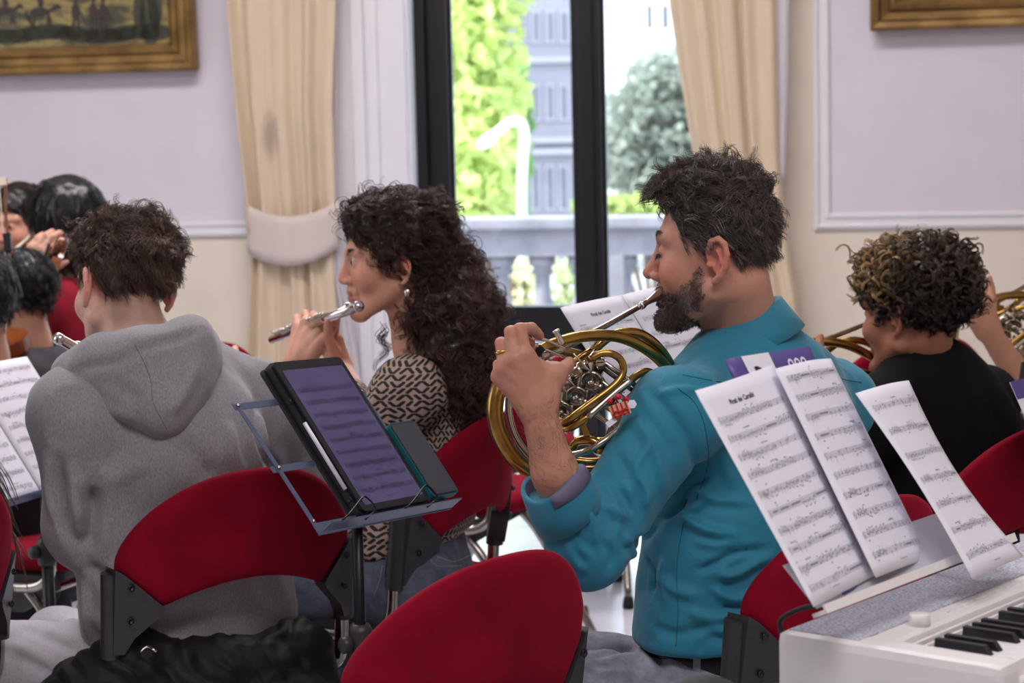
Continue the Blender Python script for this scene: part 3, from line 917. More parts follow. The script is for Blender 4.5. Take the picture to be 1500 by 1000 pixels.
def text_tris(s, size, align='LEFT', bold=0.0):
    c = bpy.data.curves.new('lettering', 'FONT'); c.body = s; c.size = size; c.align_x = align; c.resolution_u = 2; c.offset = bold
    o = bpy.data.objects.new('lettering', c); COL.objects.link(o)
    dg = bpy.context.evaluated_depsgraph_get(); me = o.evaluated_get(dg).to_mesh(); me.calc_loop_triangles()
    v = np.array([x.co[:2] for x in me.vertices]).reshape(-1, 2); t = [list(x.vertices) for x in me.loop_triangles]
    o.evaluated_get(dg).to_mesh_clear(); bpy.data.objects.remove(o); bpy.data.curves.remove(c)
    return v, t


def perp_depth(base, d0, top_px, axis):
    """depth for pixel top_px that makes (top - base) square to axis"""
    best = min(np.linspace(d0 - 0.35, d0 + 0.6, 400), key=lambda d: abs(np.dot(nrm(P(*top_px, d) - base), nrm(axis))))
    return P(*top_px, best)


class Sheet:
    """bent rectangle given by its corners (top left, top right, bottom right, bottom left)"""
    def __init__(s, TL, TR, BR, BL, bow=0.0, curl=0.0, wave=0.0):
        s.c = [np.asarray(x, float) for x in (TL, TR, BR, BL)]
        s.n = nrm(np.cross(s.c[1] - s.c[0], s.c[3] - s.c[0]))
        if np.dot(s.n, CAM - s.c[0]) < 0: s.n = -s.n
        s.bow, s.curl, s.wave = bow, curl, wave
        s.w = np.linalg.norm(s.c[1] - s.c[0]); s.h = np.linalg.norm(s.c[3] - s.c[0])
    def at(s, u, v, off=0.0):
        u = np.asarray(u, float); v = np.asarray(v, float)
        a, b, c, d = s.c
        p = (1 - v)[..., None] * ((1 - u)[..., None] * a + u[..., None] * b) + v[..., None] * ((1 - u)[..., None] * d + u[..., None] * c)
        k = s.bow * np.sin(math.pi * u) + s.curl * np.clip(v - 0.6, 0, 1) ** 2 * 6 + s.wave * np.sin(math.pi * v) * (u - 0.3) + off
        return p + k[..., None] * s.n
    def mesh(s, name, mat_, parent=None, t=0.0004):
        U, W = np.meshgrid(np.linspace(0, 1, 11), np.linspace(0, 1, 17))
        o = MB().grid(s.at(U, W)).build(name, mat_, parent); solidify(o, t); return o


def notation(sh, name, parent, staves, v0, v1, seed=1, marg=0.08, title=None, ink=None, off=0.0006, k=1.0, indent=0.0):
    r = random.Random(seed); mb = MB(); W, H = 0.21, 0.297
    def quad(x0, y0, x1, y1, n=1, sk=0.0):
        xs = np.linspace(x0, x1, n + 1)
        t = sh.at(xs / W, np.full(n + 1, y0) / H + sk * (xs - x0) / H, off); b = sh.at(xs / W, np.full(n + 1, y1) / H + sk * (xs - x0) / H, off)
        mb.grid(np.stack([t, b]))
    def head(x, y):
        a = np.linspace(0, 2 * math.pi, 7)[:-1]
        p = sh.at((x + .0016 * k * np.cos(a)) / W, (y + .0011 * k * np.sin(a)) / H, off * 1.1); mb.add(p, [list(range(6))])
    def words(x, y, w, h=.0022):
        q = x
        while q < x + w:
            l = r.uniform(.0012, .0026); quad(q, y - h * r.uniform(.6, 1), q + l, y); q += l + r.uniform(.0004, .0014)
    g = 0.0018 * k
    for i in range(staves):
        y = H * (v0 + (v1 - v0) * (i / max(1, staves - 1))); x0 = W * (marg + (indent if i == 0 else 0)); x1 = W * (1 - marg * 0.7)
        for j in range(5): quad(x0, y + (j - 2) * g - .00018, x1, y + (j - 2) * g + .00018, 8)
        a = np.linspace(-3.2, 3.2, 12)                           # clef as a small S
        for q0, q1 in zip(a[:-1], a[1:]):
            xx = lambda q: x0 + .004 + .0022 * math.sin(q * 1.6)
            p = sh.at(np.array([xx(q0) - .0005, xx(q0) + .0005, xx(q1) + .0005, xx(q1) - .0005]) / W, (y + np.array([q0, q0, q1, q1]) * g) / H, off); mb.add(p, [[0, 1, 2, 3]])
        nb = r.choice((4, 5, 5, 6)); bars = [x0 + (x1 - x0) * (j + 1) / nb for j in range(nb)]
        px = x0 + .011
        for bx in bars:
            quad(bx - .0004, y - 2 * g, bx + .0004, y + 2 * g)
            style = r.random()
            if style < 0.12: quad(px + .004, y - .0012, bx - .005, y + .0012); px = bx; words((px + bx) / 2 - .002, y - 3.2 * g, .003, .002); continue
            n = r.choice((3, 4, 6, 8)); xs = np.linspace(px + .003, bx - .003, n); ys = [y + r.choice((-2, -1, 0, 0, 1, 2, 3)) * g * .5 + r.uniform(-1, 1) * g for _ in xs]
            up_ = r.random() < .5
            for xx, yy in zip(xs, ys):
                head(xx, yy)
                if up_: quad(xx + .0011, yy - .0068, xx + .0017, yy)
                else: quad(xx - .0017, yy, xx - .0011, yy + .0068)
            if n >= 4 and style > .35:
                for b in range(0, n - 1, 2):
                    e = ys[b] - .0068 if up_ else ys[b] + .0060
                    quad(xs[b] + (.0011 if up_ else -.0017), e, xs[b + 1] + (.0017 if up_ else -.0011), e + .0011, 1, (ys[b + 1] - ys[b]) / max(.001, xs[b + 1] - xs[b]))
            px = bx
        if r.random() < .35: words(r.uniform(x0, x1 - .03), y - 4.5 * g, .018)
        if r.random() < .8: words(r.uniform(x0, x1), y - 5 * g, .003); words(r.uniform(x0, x1 - .01), y + 5 * g, .003)
    words(W * .42, H * .965, .024, .0016)
    o = mb.build(name, ink or m_ink, parent, smooth=False); tag(o, kind='stuff')
    if title:
        tm = MB()
        for txt, size, x, y, al, bd in title:
            v, t = text_tris(txt, size, al, bd)
            if len(v): tm.add(sh.at((x + v[:, 0]) / W, (y - v[:, 1]) / H, off * 1.3), t)
        tm.build('printed_title', m_inkdark, parent, smooth=False)
    return o


TITLE = [('Pirati dei Caraibi', 0.0098, 0.105, 0.030, 'CENTER', 0.0002), ('Klaus Badelt', 0.0042, 0.195, 0.034, 'RIGHT', 0), ('arr. L. Petrucci', 0.0042, 0.195, 0.041, 'RIGHT', 0), ('Tempo ribattuto', 0.0052, 0.035, 0.062, 'LEFT', 0.0002)]
TITLE = [TITLE[0]]

# ================================================================ keyboard
KH = 0.77
K0 = V(0.305, 2.364, KH); KL = V(0.642, 0.767, 0); KL /= np.linalg.norm(KL); KF = V(KL[1], -KL[0], 0)
KR = np.stack([KL, KF, V(0, 0, 1)], 1)
kp = lambda l, f, z=0.0: K0 + KL * l + KF * f + V(0, 0, z)
m_kwhite = mat('white_keyboard_plastic', (232, 228, 226), 0.38, var=0.02)
m_felt = NT('grey_speaker_cloth'); m_felt.color(m_felt.ramp(m_felt.noise(260, 3), [(0.35, srgb(150, 150, 164)), (0.65, srgb(206, 204, 214))])); m_felt.set(Roughness=0.95); m_felt.bump(m_felt.noise(700, 2), 0.4, 0.001); m_felt = m_felt.mat
m_kblack = mat('black_key_plastic', (24, 24, 30), 0.3, var=0.05)
m_kkey = mat('white_key_plastic', (240, 238, 238), 0.25, var=0.01)
KLEN, KDEP, KHT = 0.93, 0.285, 0.095
kb = empty('digital_piano', kp(KLEN / 2, KDEP / 2, -KH)); tag(kb, 'white digital piano with grey speaker cloth, at the lower right', 'piano')
F0 = 0.168      # where the keys start


def kbox(name, l0, l1, f0, f1, z0, z1, m_, bev=0.002, parent=None):
    o = MB().box(kp((l0 + l1) / 2, (f0 + f1) / 2, (z0 + z1) / 2), (l1 - l0, f1 - f0, z1 - z0), KR, bev).build(name, m_, smooth=False)
    return keep(o, kb) if parent is None else o


kbox('body', 0.045, KLEN - 0.045, 0.0, KDEP, -KHT, -0.027, m_kwhite, 0.012)
kbox('top_panel', 0.012, KLEN - 0.012, 0.0005, F0 - 0.03, -0.04, 0.0, m_kwhite, 0.010)
kbox('end_cheek', 0.0, 0.05, -0.0005, KDEP + 0.001, -KHT, 0.001, m_kwhite, 0.011); kbox('end_cheek', KLEN - 0.05, KLEN, -0.0005, KDEP + 0.001, -KHT, 0.001, m_kwhite, 0.011)
kbox('speaker_cloth', 0.016, KLEN - 0.016, 0.006, 0.100, -0.004, 0.0022, m_felt, 0.0015)
kbox('front_rail', 0.05, KLEN - 0.05, KDEP - 0.012, KDEP, -0.07, -0.026, m_kwhite, 0.003)
for i in range(4): kbox('panel_ridge', 0.05, KLEN - 0.05, F0 - 0.036 + i * 0.009, F0 - 0.0315 + i * 0.009, -0.03, -0.003 - i * 0.003, m_kwhite, 0.001)
kbox('key_bed', 0.05, KLEN - 0.05, F0 - 0.015, KDEP - 0.012, -0.05, -0.032, m_kblack, 0.0)
MB().lathe([(0.0125, 0), (0.0125, 0.013), (0.0115, 0.0145), (0, 0.0145)], kp(0.125, 0.119, 0.0), n=24).build('volume_knob', m_kwhite); keep(bpy.data.objects['volume_knob'], kb)
k0 = None
for i in range(20):
    l = 0.20 + i * 0.016 + (0.02 if i > 6 else 0)
    if k0 is None: o = k0 = MB().box((0, 0, 0), (0.010, 0.005, 0.003), KR, 0.0012).build('button', m_kwhite, smooth=False)
    else: o = k0.copy(); COL.objects.link(o)
    o.location = kp(l, 0.115, 0.001); keep(o, kb)
pitch = (KLEN - 0.104) / 36; wk = bk = None
for i in range(36):
    if wk is None: o = wk = MB().box((0, 0, 0), (pitch - 0.0011, KDEP - 0.014 - F0, 0.022), KR, 0.0012).build('white_key', m_kkey, smooth=False)
    else: o = wk.copy(); COL.objects.link(o)
    o.location = kp(0.052 + pitch * (i + 0.5), (F0 + KDEP - 0.014) / 2, -0.019); keep(o, kb)
    if i % 7 in (0, 1, 3, 4, 5) and i < 35:
        if bk is None:
            h = 0.011; a, b = -0.036, 0.034
            vs = [(-.0056, a, 0), (.0056, a, 0), (.0056, b, 0), (-.0056, b, 0), (-.0044, a, h), (.0044, a, h), (.0044, b - .008, h), (-.0044, b - .008, h)]
            o = bk = MB().add(np.array(vs) @ KR.T, [[3, 2, 1, 0], [4, 5, 6, 7], [0, 1, 5, 4], [1, 2, 6, 5], [2, 3, 7, 6], [3, 0, 4, 7]]).build('black_key', m_kblack, smooth=False)
        else: o = bk.copy(); COL.objects.link(o)
        o.location = kp(0.052 + pitch * (i + 1), F0 + 0.036, -0.0085); keep(o, kb)
# music rest: white ledge and low grey plate on wire feet in the back edge
RA, RB = P(1206, 888, 2.31), P(1402, 814, 2.56); RX = nrm(RB - RA); RU = nrm(V(0, 0, 1) - RX * RX[2]); RU = nrm(RU - KF * .45); RO = np.cross(RX, RU); RO = RO if np.dot(RO, CAM - RA) > 0 else -RO
rl = np.linalg.norm(RB - RA) + 0.16
rp_ = lambda a, u, o: RA + RX * a + RU * u + RO * o
keep(MB().slab([rp_(0.02, 0, -.019), rp_(rl, 0, -.019), rp_(rl - .03, .06, -.062), rp_(.05, .06, -.062)], -RO * .004).build('music_rest_plate', mat('grey_rest_plastic', (178, 178, 186), 0.4, var=0.02), smooth=False), kb)
led = MB().slab([rp_(0, -.004, -.018), rp_(rl, -.004, -.018), rp_(rl, -.004, 0), rp_(0, -.004, 0)], RU * -.005)
keep(led.build('music_rest_ledge', m_kwhite, smooth=False), kb)
keep(MB().slab([rp_(0, -.009, -.001), rp_(rl, -.009, -.001), rp_(rl, .002, -.001), rp_(0, .002, -.001)], RO * .003).build('music_rest_lip', m_kwhite, smooth=False), kb)
for a in (.06, rl - .06):
    p0 = rp_(a, -.008, -.02); l_ = float(np.dot(p0 - K0, KL))
    keep(MB().tube(spline([kp(l_, .004, -.01), kp(l_ + .004, -.004, .012), p0 * .5 + kp(l_, -.004, .03) * .5, p0], 12), .0032, 8).build('rest_wire', m_rubber), kb)
# folding stand under the keyboard
ks = empty('keyboard_stand', kp(KLEN / 2, KDEP / 2, -KH)); tag(ks, 'black folding stand under the white digital piano', 'stand')
m_blackm = mat('black_painted_metal', (24, 24, 27), 0.4, 0.3, 0.1)
for l in (0.18, KLEN - 0.18):
    for a, b in ((0.02, KDEP - 0.02), (KDEP - 0.02, 0.02)):
        keep(MB().tube([kp(l, a, -KHT - 0.012), kp(l, b, -KH + 0.012)], 0.012, 8).build('crossed_leg', m_blackm), ks)
for f in (0.02, KDEP - 0.02):
    keep(MB().tube([kp(0.15, f, -KHT - 0.012), kp(KLEN - 0.15, f, -KHT - 0.012)], 0.012, 8).build('top_bar', m_blackm), ks)
    keep(MB().tube([kp(0.15, f, -KH + 0.012), kp(KLEN - 0.15, f, -KH + 0.012)], 0.012, 8).build('floor_bar', m_blackm), ks)

# sheets on the music rest
BLp = [(1192, 890, 2.40), (1284, 845, 2.52), (1425, 848, 2.50)]


def corner_sheet(bl, br, tl, tr, w, h=None, **kw):
    """bl with depth; br, tl, tr pixel corners; depths follow from the true width and square corners"""
    A = P(*bl); Bp = P(br[0], br[1], min(np.linspace(bl[2], bl[2] + 0.3, 300), key=lambda d: abs(np.linalg.norm(P(br[0], br[1], d) - A) - w)))
    T = perp_depth(A, bl[2], tl, Bp - A)
    R = P(tr[0], tr[1], np.dot(T + (Bp - A) - CAM, _fw))
    return Sheet(T, R, Bp, A, **kw)


s1 = corner_sheet((1192, 889, 2.285), (1281, 843), (1018, 572), (1131, 534), 0.195, bow=-0.006)
s2 = corner_sheet((1283, 846, 2.425), (1361, 817), (1135, 540), (1217, 525), 0.195, bow=0.008)
s3 = corner_sheet((1425, 848, 2.50), (1500, 815), (1253, 576), (1331, 557), 0.195, bow=0.006, wave=-0.02)
for sh, lab, n, v0, v1, ti, sd in ((s1, 'leftmost music sheet on the piano, titled at its top', 10, 0.155, 0.93, TITLE, 3), (s2, 'middle music sheet on the piano, partly covering the titled one', 10, 0.06, 0.91, None, 4), (s3, 'rightmost music sheet on the piano, hanging over the ledge', 7, 0.10, 0.90, None, 5)):
    o = sh.mesh('music_sheet', m_paper); tag(o, lab, 'sheet music', 'sheets on the piano rest'); notation(sh, 'printed_notes', o, n, v0, v1, sd, title=ti)
m_purple = mat('purple_cover', (84, 70, 138), 0.45, var=0.04)
bk_ = corner_sheet((1266, 856, 2.37), (1356, 816), (1090, 510), (1211, 492), 0.20)
bk_.c = [c - bk_.n * 0.03 for c in bk_.c]
o = bk_.mesh('music_booklet', m_purple, t=0.004); tag(o, 'purple booklet behind the titled sheet on the piano', 'booklet')
mb = MB(); mb.grid(bk_.at(*np.meshgrid([0.16, 0.48], [0.0, 0.3]), 0.003)); mb.build('white_label', m_paper, o, smooth=False)
mb = MB()
v, t = text_tris('Do', 0.026, 'LEFT', 0.0012); mb.add(bk_.at((0.050 + v[:, 0]) / .21, (0.034 - v[:, 1]) / .297, 0.0036), t); mb.build('printed_word', m_inkdark, o, smooth=False)
mb = MB(); v, t = text_tris('ooo', 0.030, 'LEFT', 0.0004); mb.add(bk_.at((0.135 + v[:, 0]) / .21, (0.026 - v[:, 1]) / .297, 0.0030), t); mb.build('white_lettering', m_paper, o, smooth=False)

# ================================================================ music stands
m_bluemetal = mat('blue_grey_painted_metal', (104, 116, 142), 0.35, 0.6, 0.08)


def tripod(parent, top, base, col=None, knob_z=None, r=0.009):
    col = col or m_blackm
    keep(MB().tube([top, V(top[0], top[1], base[2] + 0.38)], r, 12).build('upper_post', col), parent)
    keep(MB().tube([V(top[0], top[1], base[2] + 0.05), V(top[0], top[1], base[2] + 0.52)], r * 1.45, 12).build('lower_post', col), parent)
    z = knob_z if knob_z else base[2] + 0.52
    c = V(top[0], top[1], z)
    cl = keep(MB().lathe([(r * 2.0, -0.03), (r * 2.2, -0.02), (r * 2.2, 0.02), (r * 1.6, 0.03)], c, n=14).build('clamp', m_plast), parent)
    k = MB().lathe([(0.006, 0), (0.006, 0.02), (0.014, 0.022), (0.014, 0.034), (0.010, 0.038)], c, (-0.8, -0.6, 0), 12).build('clamp_knob', m_plast); k.parent = cl
    for a in (0.4, 2.5, 4.6):
        d = V(math.cos(a), math.sin(a), 0); b = V(top[0], top[1], 0)
        keep(MB().tube([b + d * 0.012 + V(0, 0, 0.33), b + d * 0.27 + V(0, 0, 0.012)], 0.006, 8).build('leg', col), parent)


def bar(name, parent, a, b, w, t, nrm_, m_):
    a = np.asarray(a, float); b = np.asarray(b, float); R = np.stack([nrm(b - a), nrm(np.cross(nrm_, b - a)), nrm(nrm_)], 1)
    return keep(MB().box((a + b) / 2, (np.linalg.norm(b - a), w, t), R, min(w, t) * 0.2).build(name, m_, smooth=False), parent)


# -- folding stand with tablet and phone
A0 = P(458, 764, 3.17); B0 = P(652, 727, 3.46); AX = nrm(B0 - A0)
TBL = P(531, 752, 3.255)                                  # tablet, lower left corner
TTL = perp_depth(TBL, 3.255, (396, 533), AX); UPV = nrm(TTL - TBL); NV = nrm(np.cross(AX, UPV))
if np.dot(NV, CAM - TBL) < 0: NV = -NV
TH = np.linalg.norm(TTL - TBL); TW = 0.178
dk = lambda a, u, n=0.0: TBL + AX * a + UPV * u + NV * n     # along the shelf, up the desk, towards the reader
st = empty('music_stand', V(*P(523, 760, 3.27)[:2], 0)); tag(st, 'folding wire music stand holding the tablet and the phone', 'music stand')
topz = P(523, 762, 3.27)
tripod(st, topz + V(0, 0, 0.015), V(topz[0], topz[1], 0), knob_z=P(523, 945, 3.27)[2])
fa = lambda q: float(np.dot(P(*q) - TBL, AX)); aL = float(np.dot(A0 - TBL, AX)); aR = float(np.dot(B0 - TBL, AX))
bar('shelf_plate', st, dk(aL, -0.006, -0.012), dk(aR, -0.006, -0.012), 0.022, 0.0016, NV, m_bluemetal)
bar('shelf_lip', st, dk(aL, -0.015, 0.008), dk(aR, -0.015, 0.004), 0.028, 0.0016, UPV, m_bluemetal)
Rd = np.stack([AX, UPV, NV], 1)
al = aL + 0.012; ar = aR - 0.022
for a, nm in ((al, 'side_arm'), (ar, 'side_arm')): bar(nm, st, dk(a, 0.0, -0.017), dk(a - 0.012, TH * 0.80, -0.017), 0.009, 0.0018, NV, m_bluemetal)
for u in (0.38, 0.79): bar('cross_arm', st, dk(al - 0.02, TH * u, -0.019), dk(ar + 0.0, TH * (u + 0.0), -0.019), 0.012, 0.0016, NV, m_bluemetal)
bar('spine_arm', st, dk(fa((523, 760, 3.27)), -0.01, -0.021), dk(fa((523, 760, 3.27)), TH * 0.8, -0.021), 0.014, 0.002, NV, m_bluemetal)
for a, u in ((al, 0.01), (al - 0.005, TH * .38), (al - 0.012, TH * .79), (ar - 0.012, TH * .79), (ar, 0.01)):
    keep(MB().lathe([(0.0036, 0), (0.003, 0.002), (0, 0.003)], dk(a, u, -0.016), NV, 10).build('rivet', m_chrome), st)
for a in (fa((600, 742, 3.35)), fa((500, 760, 3.22))):
    w = [dk(a - 0.045, -0.012, 0.0), dk(a - 0.03, -0.013, 0.028), dk(a + 0.02, 0.010, 0.031), dk(a + 0.035, 0.012, 0.031), dk(a + 0.045, -0.010, 0.028), dk(a + 0.03, -0.016, 0.010)]
    keep(MB().tube(spline(w, 24), 0.0016, 6).build('page_clip', m_blackm), st)

tb = empty('tablet', TBL); tag(tb, 'tablet in a black folio case showing sheet music', 'tablet')


def rrect(w, h, r, n=6):
    out = []
    for cx, cy, a0 in ((w - r, h - r, 0), (r, h - r, 90), (r, r, 180), (w - r, r, 270)):
        for k in range(n + 1):
            a = math.radians(a0 + 90 * k / n); out.append((cx + r * math.cos(a), cy + r * math.sin(a)))
    return out


def plate(name, parent, a0, u0, w, h, r, n0, n1, m_, nw=None):
    pts = [dk(a0 + x, u0 + y, n0) for x, y in rrect(w, h, r)]
    return keep(MB().slab(pts, NV * (n1 - n0)).build(name, m_, smooth=False), parent)


m_case = mat('black_case', (28, 27, 32), 0.55, var=0.1, bump=0.2, bscale=500)
m_body = mat('dark_tablet_body', (36, 35, 44), 0.3, 0.5)
m_screen = NT('violet_grey_screen'); m_screen.color(m_screen.ramp(m_screen.noise(8, 3, stretch=(1, 1, 3)), [(0.3, srgb(74, 68, 104)), (0.7, srgb(88, 82, 118))])); m_screen.set(Roughness=0.14)
m_screen.b.inputs['Emission Color'].default_value = srgb(96, 86, 138); m_screen.b.inputs['Emission Strength'].default_value = 0.06; m_screen = m_screen.mat
plate('case_back', tb, -0.004, -0.003, TW + 0.008, TH + 0.006, 0.010, -0.014, -0.002, m_case)
plate('folio_cover', tb, -0.012, 0.0, TW, TH, 0.008, -0.020, -0.0155, m_case)
plate('body', tb, 0, 0, TW, TH, 0.009, -0.002, 0.004, m_body)
plate('bezel', tb, 0.001, 0.001, TW - 0.002, TH - 0.002, 0.008, 0.004, 0.0044, m_kblack)
scr = plate('screen', tb, 0.012, 0.012, TW - 0.022, TH - 0.030, 0.003, 0.0044, 0.0048, m_screen)
shs = Sheet(dk(0.012, TH - 0.03), dk(TW - 0.01, TH - 0.03), dk(TW - 0.01, 0.012), dk(0.012, 0.012))
m_scrink = mat('screen_ink', (58, 52, 82), 0.3)
notation(shs, 'displayed_notes', scr, 9, 0.12, 0.90, 21, 0.06, ink=m_scrink, off=0.0054, k=1.15)
keep(MB().tube([dk(-0.005, TH * 0.16, 0.0), dk(-0.005, TH * 0.60, 0.0)], np.array([0.0036, 0.0036]), 10).build('stylus', mat('pale_stylus', (206, 204, 216), 0.25)), tb)
for u in (0.10, 0.75): keep(MB().lathe([(0.0045, 0), (0.0045, 0.003), (0.003, 0.003), (0.003, 0.001)], dk(-0.0045, TH * u, -0.003), -AX, 10).build('case_loop', m_case), tb)

PA = TW + 0.004; PHH = 0.152; PWW = 0.074
ph = empty('smartphone', dk(PA, 0)); tag(ph, 'smartphone in a teal case leaning beside the tablet', 'phone')
m_teal = mat('teal_silicone', (24, 96, 104), 0.5, var=0.05)
plate('case', ph, PA, 0.0, PWW, PHH, 0.010, -0.002, 0.0102, m_teal)
plate('body', ph, PA + 0.002, 0.002, PWW - 0.004, PHH - 0.004, 0.009, 0.0102, 0.0110, m_kblack)
plate('screen', ph, PA + 0.004, 0.004, PWW - 0.008, PHH - 0.008, 0.008, 0.0110, 0.0114, mat('dark_glass_screen', (64, 66, 74), 0.12, var=0.04))


def desk_stand(label, sheets_label, bl, br, tl, tr, w, d_post, seed, title=None, pages=2, foot_px=None, wid=0.5):
    """stand with a flat desk and an open spread of pages; corners of the LEFT page in pixels"""
    sh = corner_sheet(bl, br, tl, tr, w)
    ax = nrm(sh.c[2] - sh.c[3]); upv = nrm(sh.c[0] - sh.c[3]); nv = sh.n
    o0 = sh.c[3] - ax * (0.03 if pages > 1 else -0.04)
    root_xy = o0 + ax * wid / 2
    root = empty('music_stand', V(root_xy[0], root_xy[1], 0)); tag(root, label, 'music stand')
    q = lambda a, u, n: o0 + ax * a + upv * u + nv * n
    keep(MB().slab([q(0, -0.004, -0.004), q(wid, -0.004, -0.004), q(wid, 0.24, -0.004), q(wid - .03, 0.27, -0.004), q(0.03, 0.27, -0.004), q(0, 0.24, -0.004)], -nv * 0.003).build('desk', m_blackm, smooth=False), root)
    keep(MB().slab([q(0, -0.004, -0.004), q(wid, -0.004, -0.004), q(wid, -0.004, 0.035), q(0, -0.004, 0.035)], -upv * 0.003).build('ledge', m_bluemetal, smooth=False), root)
    t = q(wid / 2, -0.01, -0.012)
    tripod(root, V(t[0], t[1], t[2]), V(t[0], t[1], 0))
    for i in range(pages):
        s = Sheet(*[c + ax * (w + 0.001) * i + nv * 0.001 * (1 + i) for c in (sh.c[0], sh.c[0] + ax * w, sh.c[3] + ax * w, sh.c[3])], bow=0.004)
        o = s.mesh('music_sheet', m_paper); tag(o, sheets_label[i], 'sheet music', 'sheets on the music stands')
        if pages == 1: MB().grid(s.at(*np.meshgrid(np.linspace(0, 1, 9), [0.0, 0.14]), 0.0012)).build('purple_header', m_purple, o)
        notation(s, 'printed_notes', o, 9, 0.17 if (i == 0 and title) or pages == 1 else 0.08, 0.92, seed + i, title=title if i == 0 else None)
    return sh


desk_stand('black music stand in front of the horn player in teal', ['titled music sheet on the stand beyond the horn, left page', 'music sheet on the stand beyond the horn, right page'],
           (955, 668, 3.62), (1040, 640), (820, 451), (905, 438), 0.205, 3.8, 41, TITLE)
desk_stand('music stand beyond the grey hoodie sleeve, at the left edge', ['music sheet at the left edge, left page of the spread', 'music sheet right of the fold, beside the grey sleeve'],
           (-34, 750, 4.02), (60, 722), (-150, 560), (-45, 540), 0.205, 4.4, 51)
# purple-topped booklet at the right edge on a stand of its own
desk_stand('music stand at the right edge in front of the curly-haired boy', ['white and purple music booklet cut off by the right edge'], (1560, 745, 3.55), (1650, 715), (1478, 560), (1570, 543), 0.205, 3.6, 61, None, 1)
# ================================================================ people: building blocks
from mathutils.bvhtree import BVHTree


def head_frame(fwd, roll=0.0, pitch=0.0):
    """columns right, forward, up; fwd is horizontal, pitch up positive, roll to the person's right positive (radians)"""
    f = nrm(fwd); r = nrm(np.cross(f, [0, 0, 1.0])); u = V(0, 0, 1)
    f2 = f * math.cos(pitch) + u * math.sin(pitch); u2 = np.cross(r, f2)
    r3 = r * math.cos(roll) - u2 * math.sin(roll); u3 = np.cross(r3, f2)
    return np.stack([r3, f2, u3], 1)


def head_prims(nose=1.0, jaw=1.0, cheek=1.0, lids=0.5, ear=1.0, lip=1.0, brow=1.0, ear_z=0.0, tip=1.0, back=0.0):
    p = [Ell((0, -.006 + back, .052), (.0745, .096 - back, .082), k=.01), Ell((0, .042, -.012), (.060, .056, .083), k=.045)]
    for s in (-1, 1):
        p += [Cap((s * .053 * jaw, .004, -.048), (s * .018, .082, -.102), .020, .017, k=.03),
              Ell((s * .043 * cheek, .066, -.022), (.025, .024, .026), k=.022),
              Cap((s * .010, .096, .034), (s * .050, .076, .036), .0095 * brow, .010, k=.014)]
    p += [Ell((0, .088, -.100), (.020, .017, .017), k=.02)]
    for s in (-1, 1): p.append(Ell((s * .032, .103, .014), (.019, .016, .013), k=.014, op='-'))
    p += [Cap((0, .095, .026), (0, .1125, -.012), .0085, .0095, k=.010), Cap((0, .104, -.008), (0, .1035 + .0165 * nose, -.0245), .009, .0105 * tip, k=.007)]
    for s in (-1, 1):
        p += [Ell((s * .0125, .105, -.0285), (.0085, .0115, .0080), k=.005)]
        # eyelids over the ball
        p += [Ell((s * .031, .0815, .013), (.0155, .0150, .0135), k=.004)]
    # mouth
    p.append(Cap((0, .0945, -.034), (0, .0935, -.052), .0105, .0110, k=.012))
    p += [Cap((-.019, .092, -.055), (0, .1000, -.0525), .0058 * lip, .0075 * lip, k=.007), Cap((.019, .092, -.055), (0, .1000, -.0525), .0058 * lip, .0075 * lip, k=.007),
          Cap((-.016, .091, -.068), (0, .0980, -.0690), .0060 * lip, .0085 * lip, k=.007), Cap((.016, .091, -.068), (0, .0980, -.0690), .0060 * lip, .0085 * lip, k=.007)]
    p += [Cap((-.022, .100, -.0612), (.022, .100, -.0612), .0016, .0016, k=.003, op='-')]
    for s in (-1, 1): p.append(Ell((s * .0065, .108, -.037), (.0035, .005, .003), k=.003, op='-'))
    # ears: dish, rolled rim, lobe, hollow
    for s in (-1, 1):
        R = rot_from((s * .30, -.92, .12), (0, .15, 1)); ax = R[:, 0]
        c = V(s * .079, -.010, .002 + ear_z); e = ear
        y = V(s * .26, -.955, .10); y = nrm(y); z = nrm(V(0, -.16, 1) - y * np.dot(V(0, -.16, 1), y)); x = np.cross(y, z)
        M = np.stack([x, y, z], 1); q = lambda b, h, o=0.0: c + y * b * e + z * h * e + x * o * (1 if np.dot(x, [s, 0, 0]) > 0 else -1)
        p.append(Ell(q(.004, .002, -.002), (.0050, .0150 * e, .0250 * e), M, k=.006))
        rim = [q(-.012, .004, .001), q(-.012, .016, .003), q(-.005, .027, .005), q(.007, .030, .006), q(.016, .022, .006), q(.0185, .008, .006), q(.014, -.008, .005), q(.005, -.020, .004), q(-.004, -.027, .002)]
        rr = [.0034, .0036, .0040, .0042, .0042, .0040, .0038, .0046, .0055]
        for i in range(len(rim) - 1): p.append(Cap(rim[i], rim[i + 1], rr[i] * e, rr[i + 1] * e, k=.002))
        p.append(Cap(q(.004, .014, .004), q(.009, -.004, .005), .0030 * e, .0030 * e, k=.002))     # inner ridge
        p.append(Ell(q(-.001, .001, .004), (.0065, .0068 * e, .0105 * e), M, k=.004, op='-'))
        p.append(Cap(q(-.012, -.004, .002), q(-.009, -.006, .004), .0045, .0035, k=.003))            # tragus
    return p


class Person:
    """an Empty at the seat/foot point with body, clothing, hair as parts"""
    def __init__(s, label, base, cat='person'):
        s.root = empty('person', base); tag(s.root, label, cat); s.skin = []
    def add(s, name, verts, quads, mat_, attrs=None, tris=None):
        return keep(fast_mesh(name, verts, quads, mat_, attrs=attrs, tris=tris), s.root)
    def addmb(s, name, mb, mat_, **kw): return keep(mb.build(name, mat_, **kw), s.root)


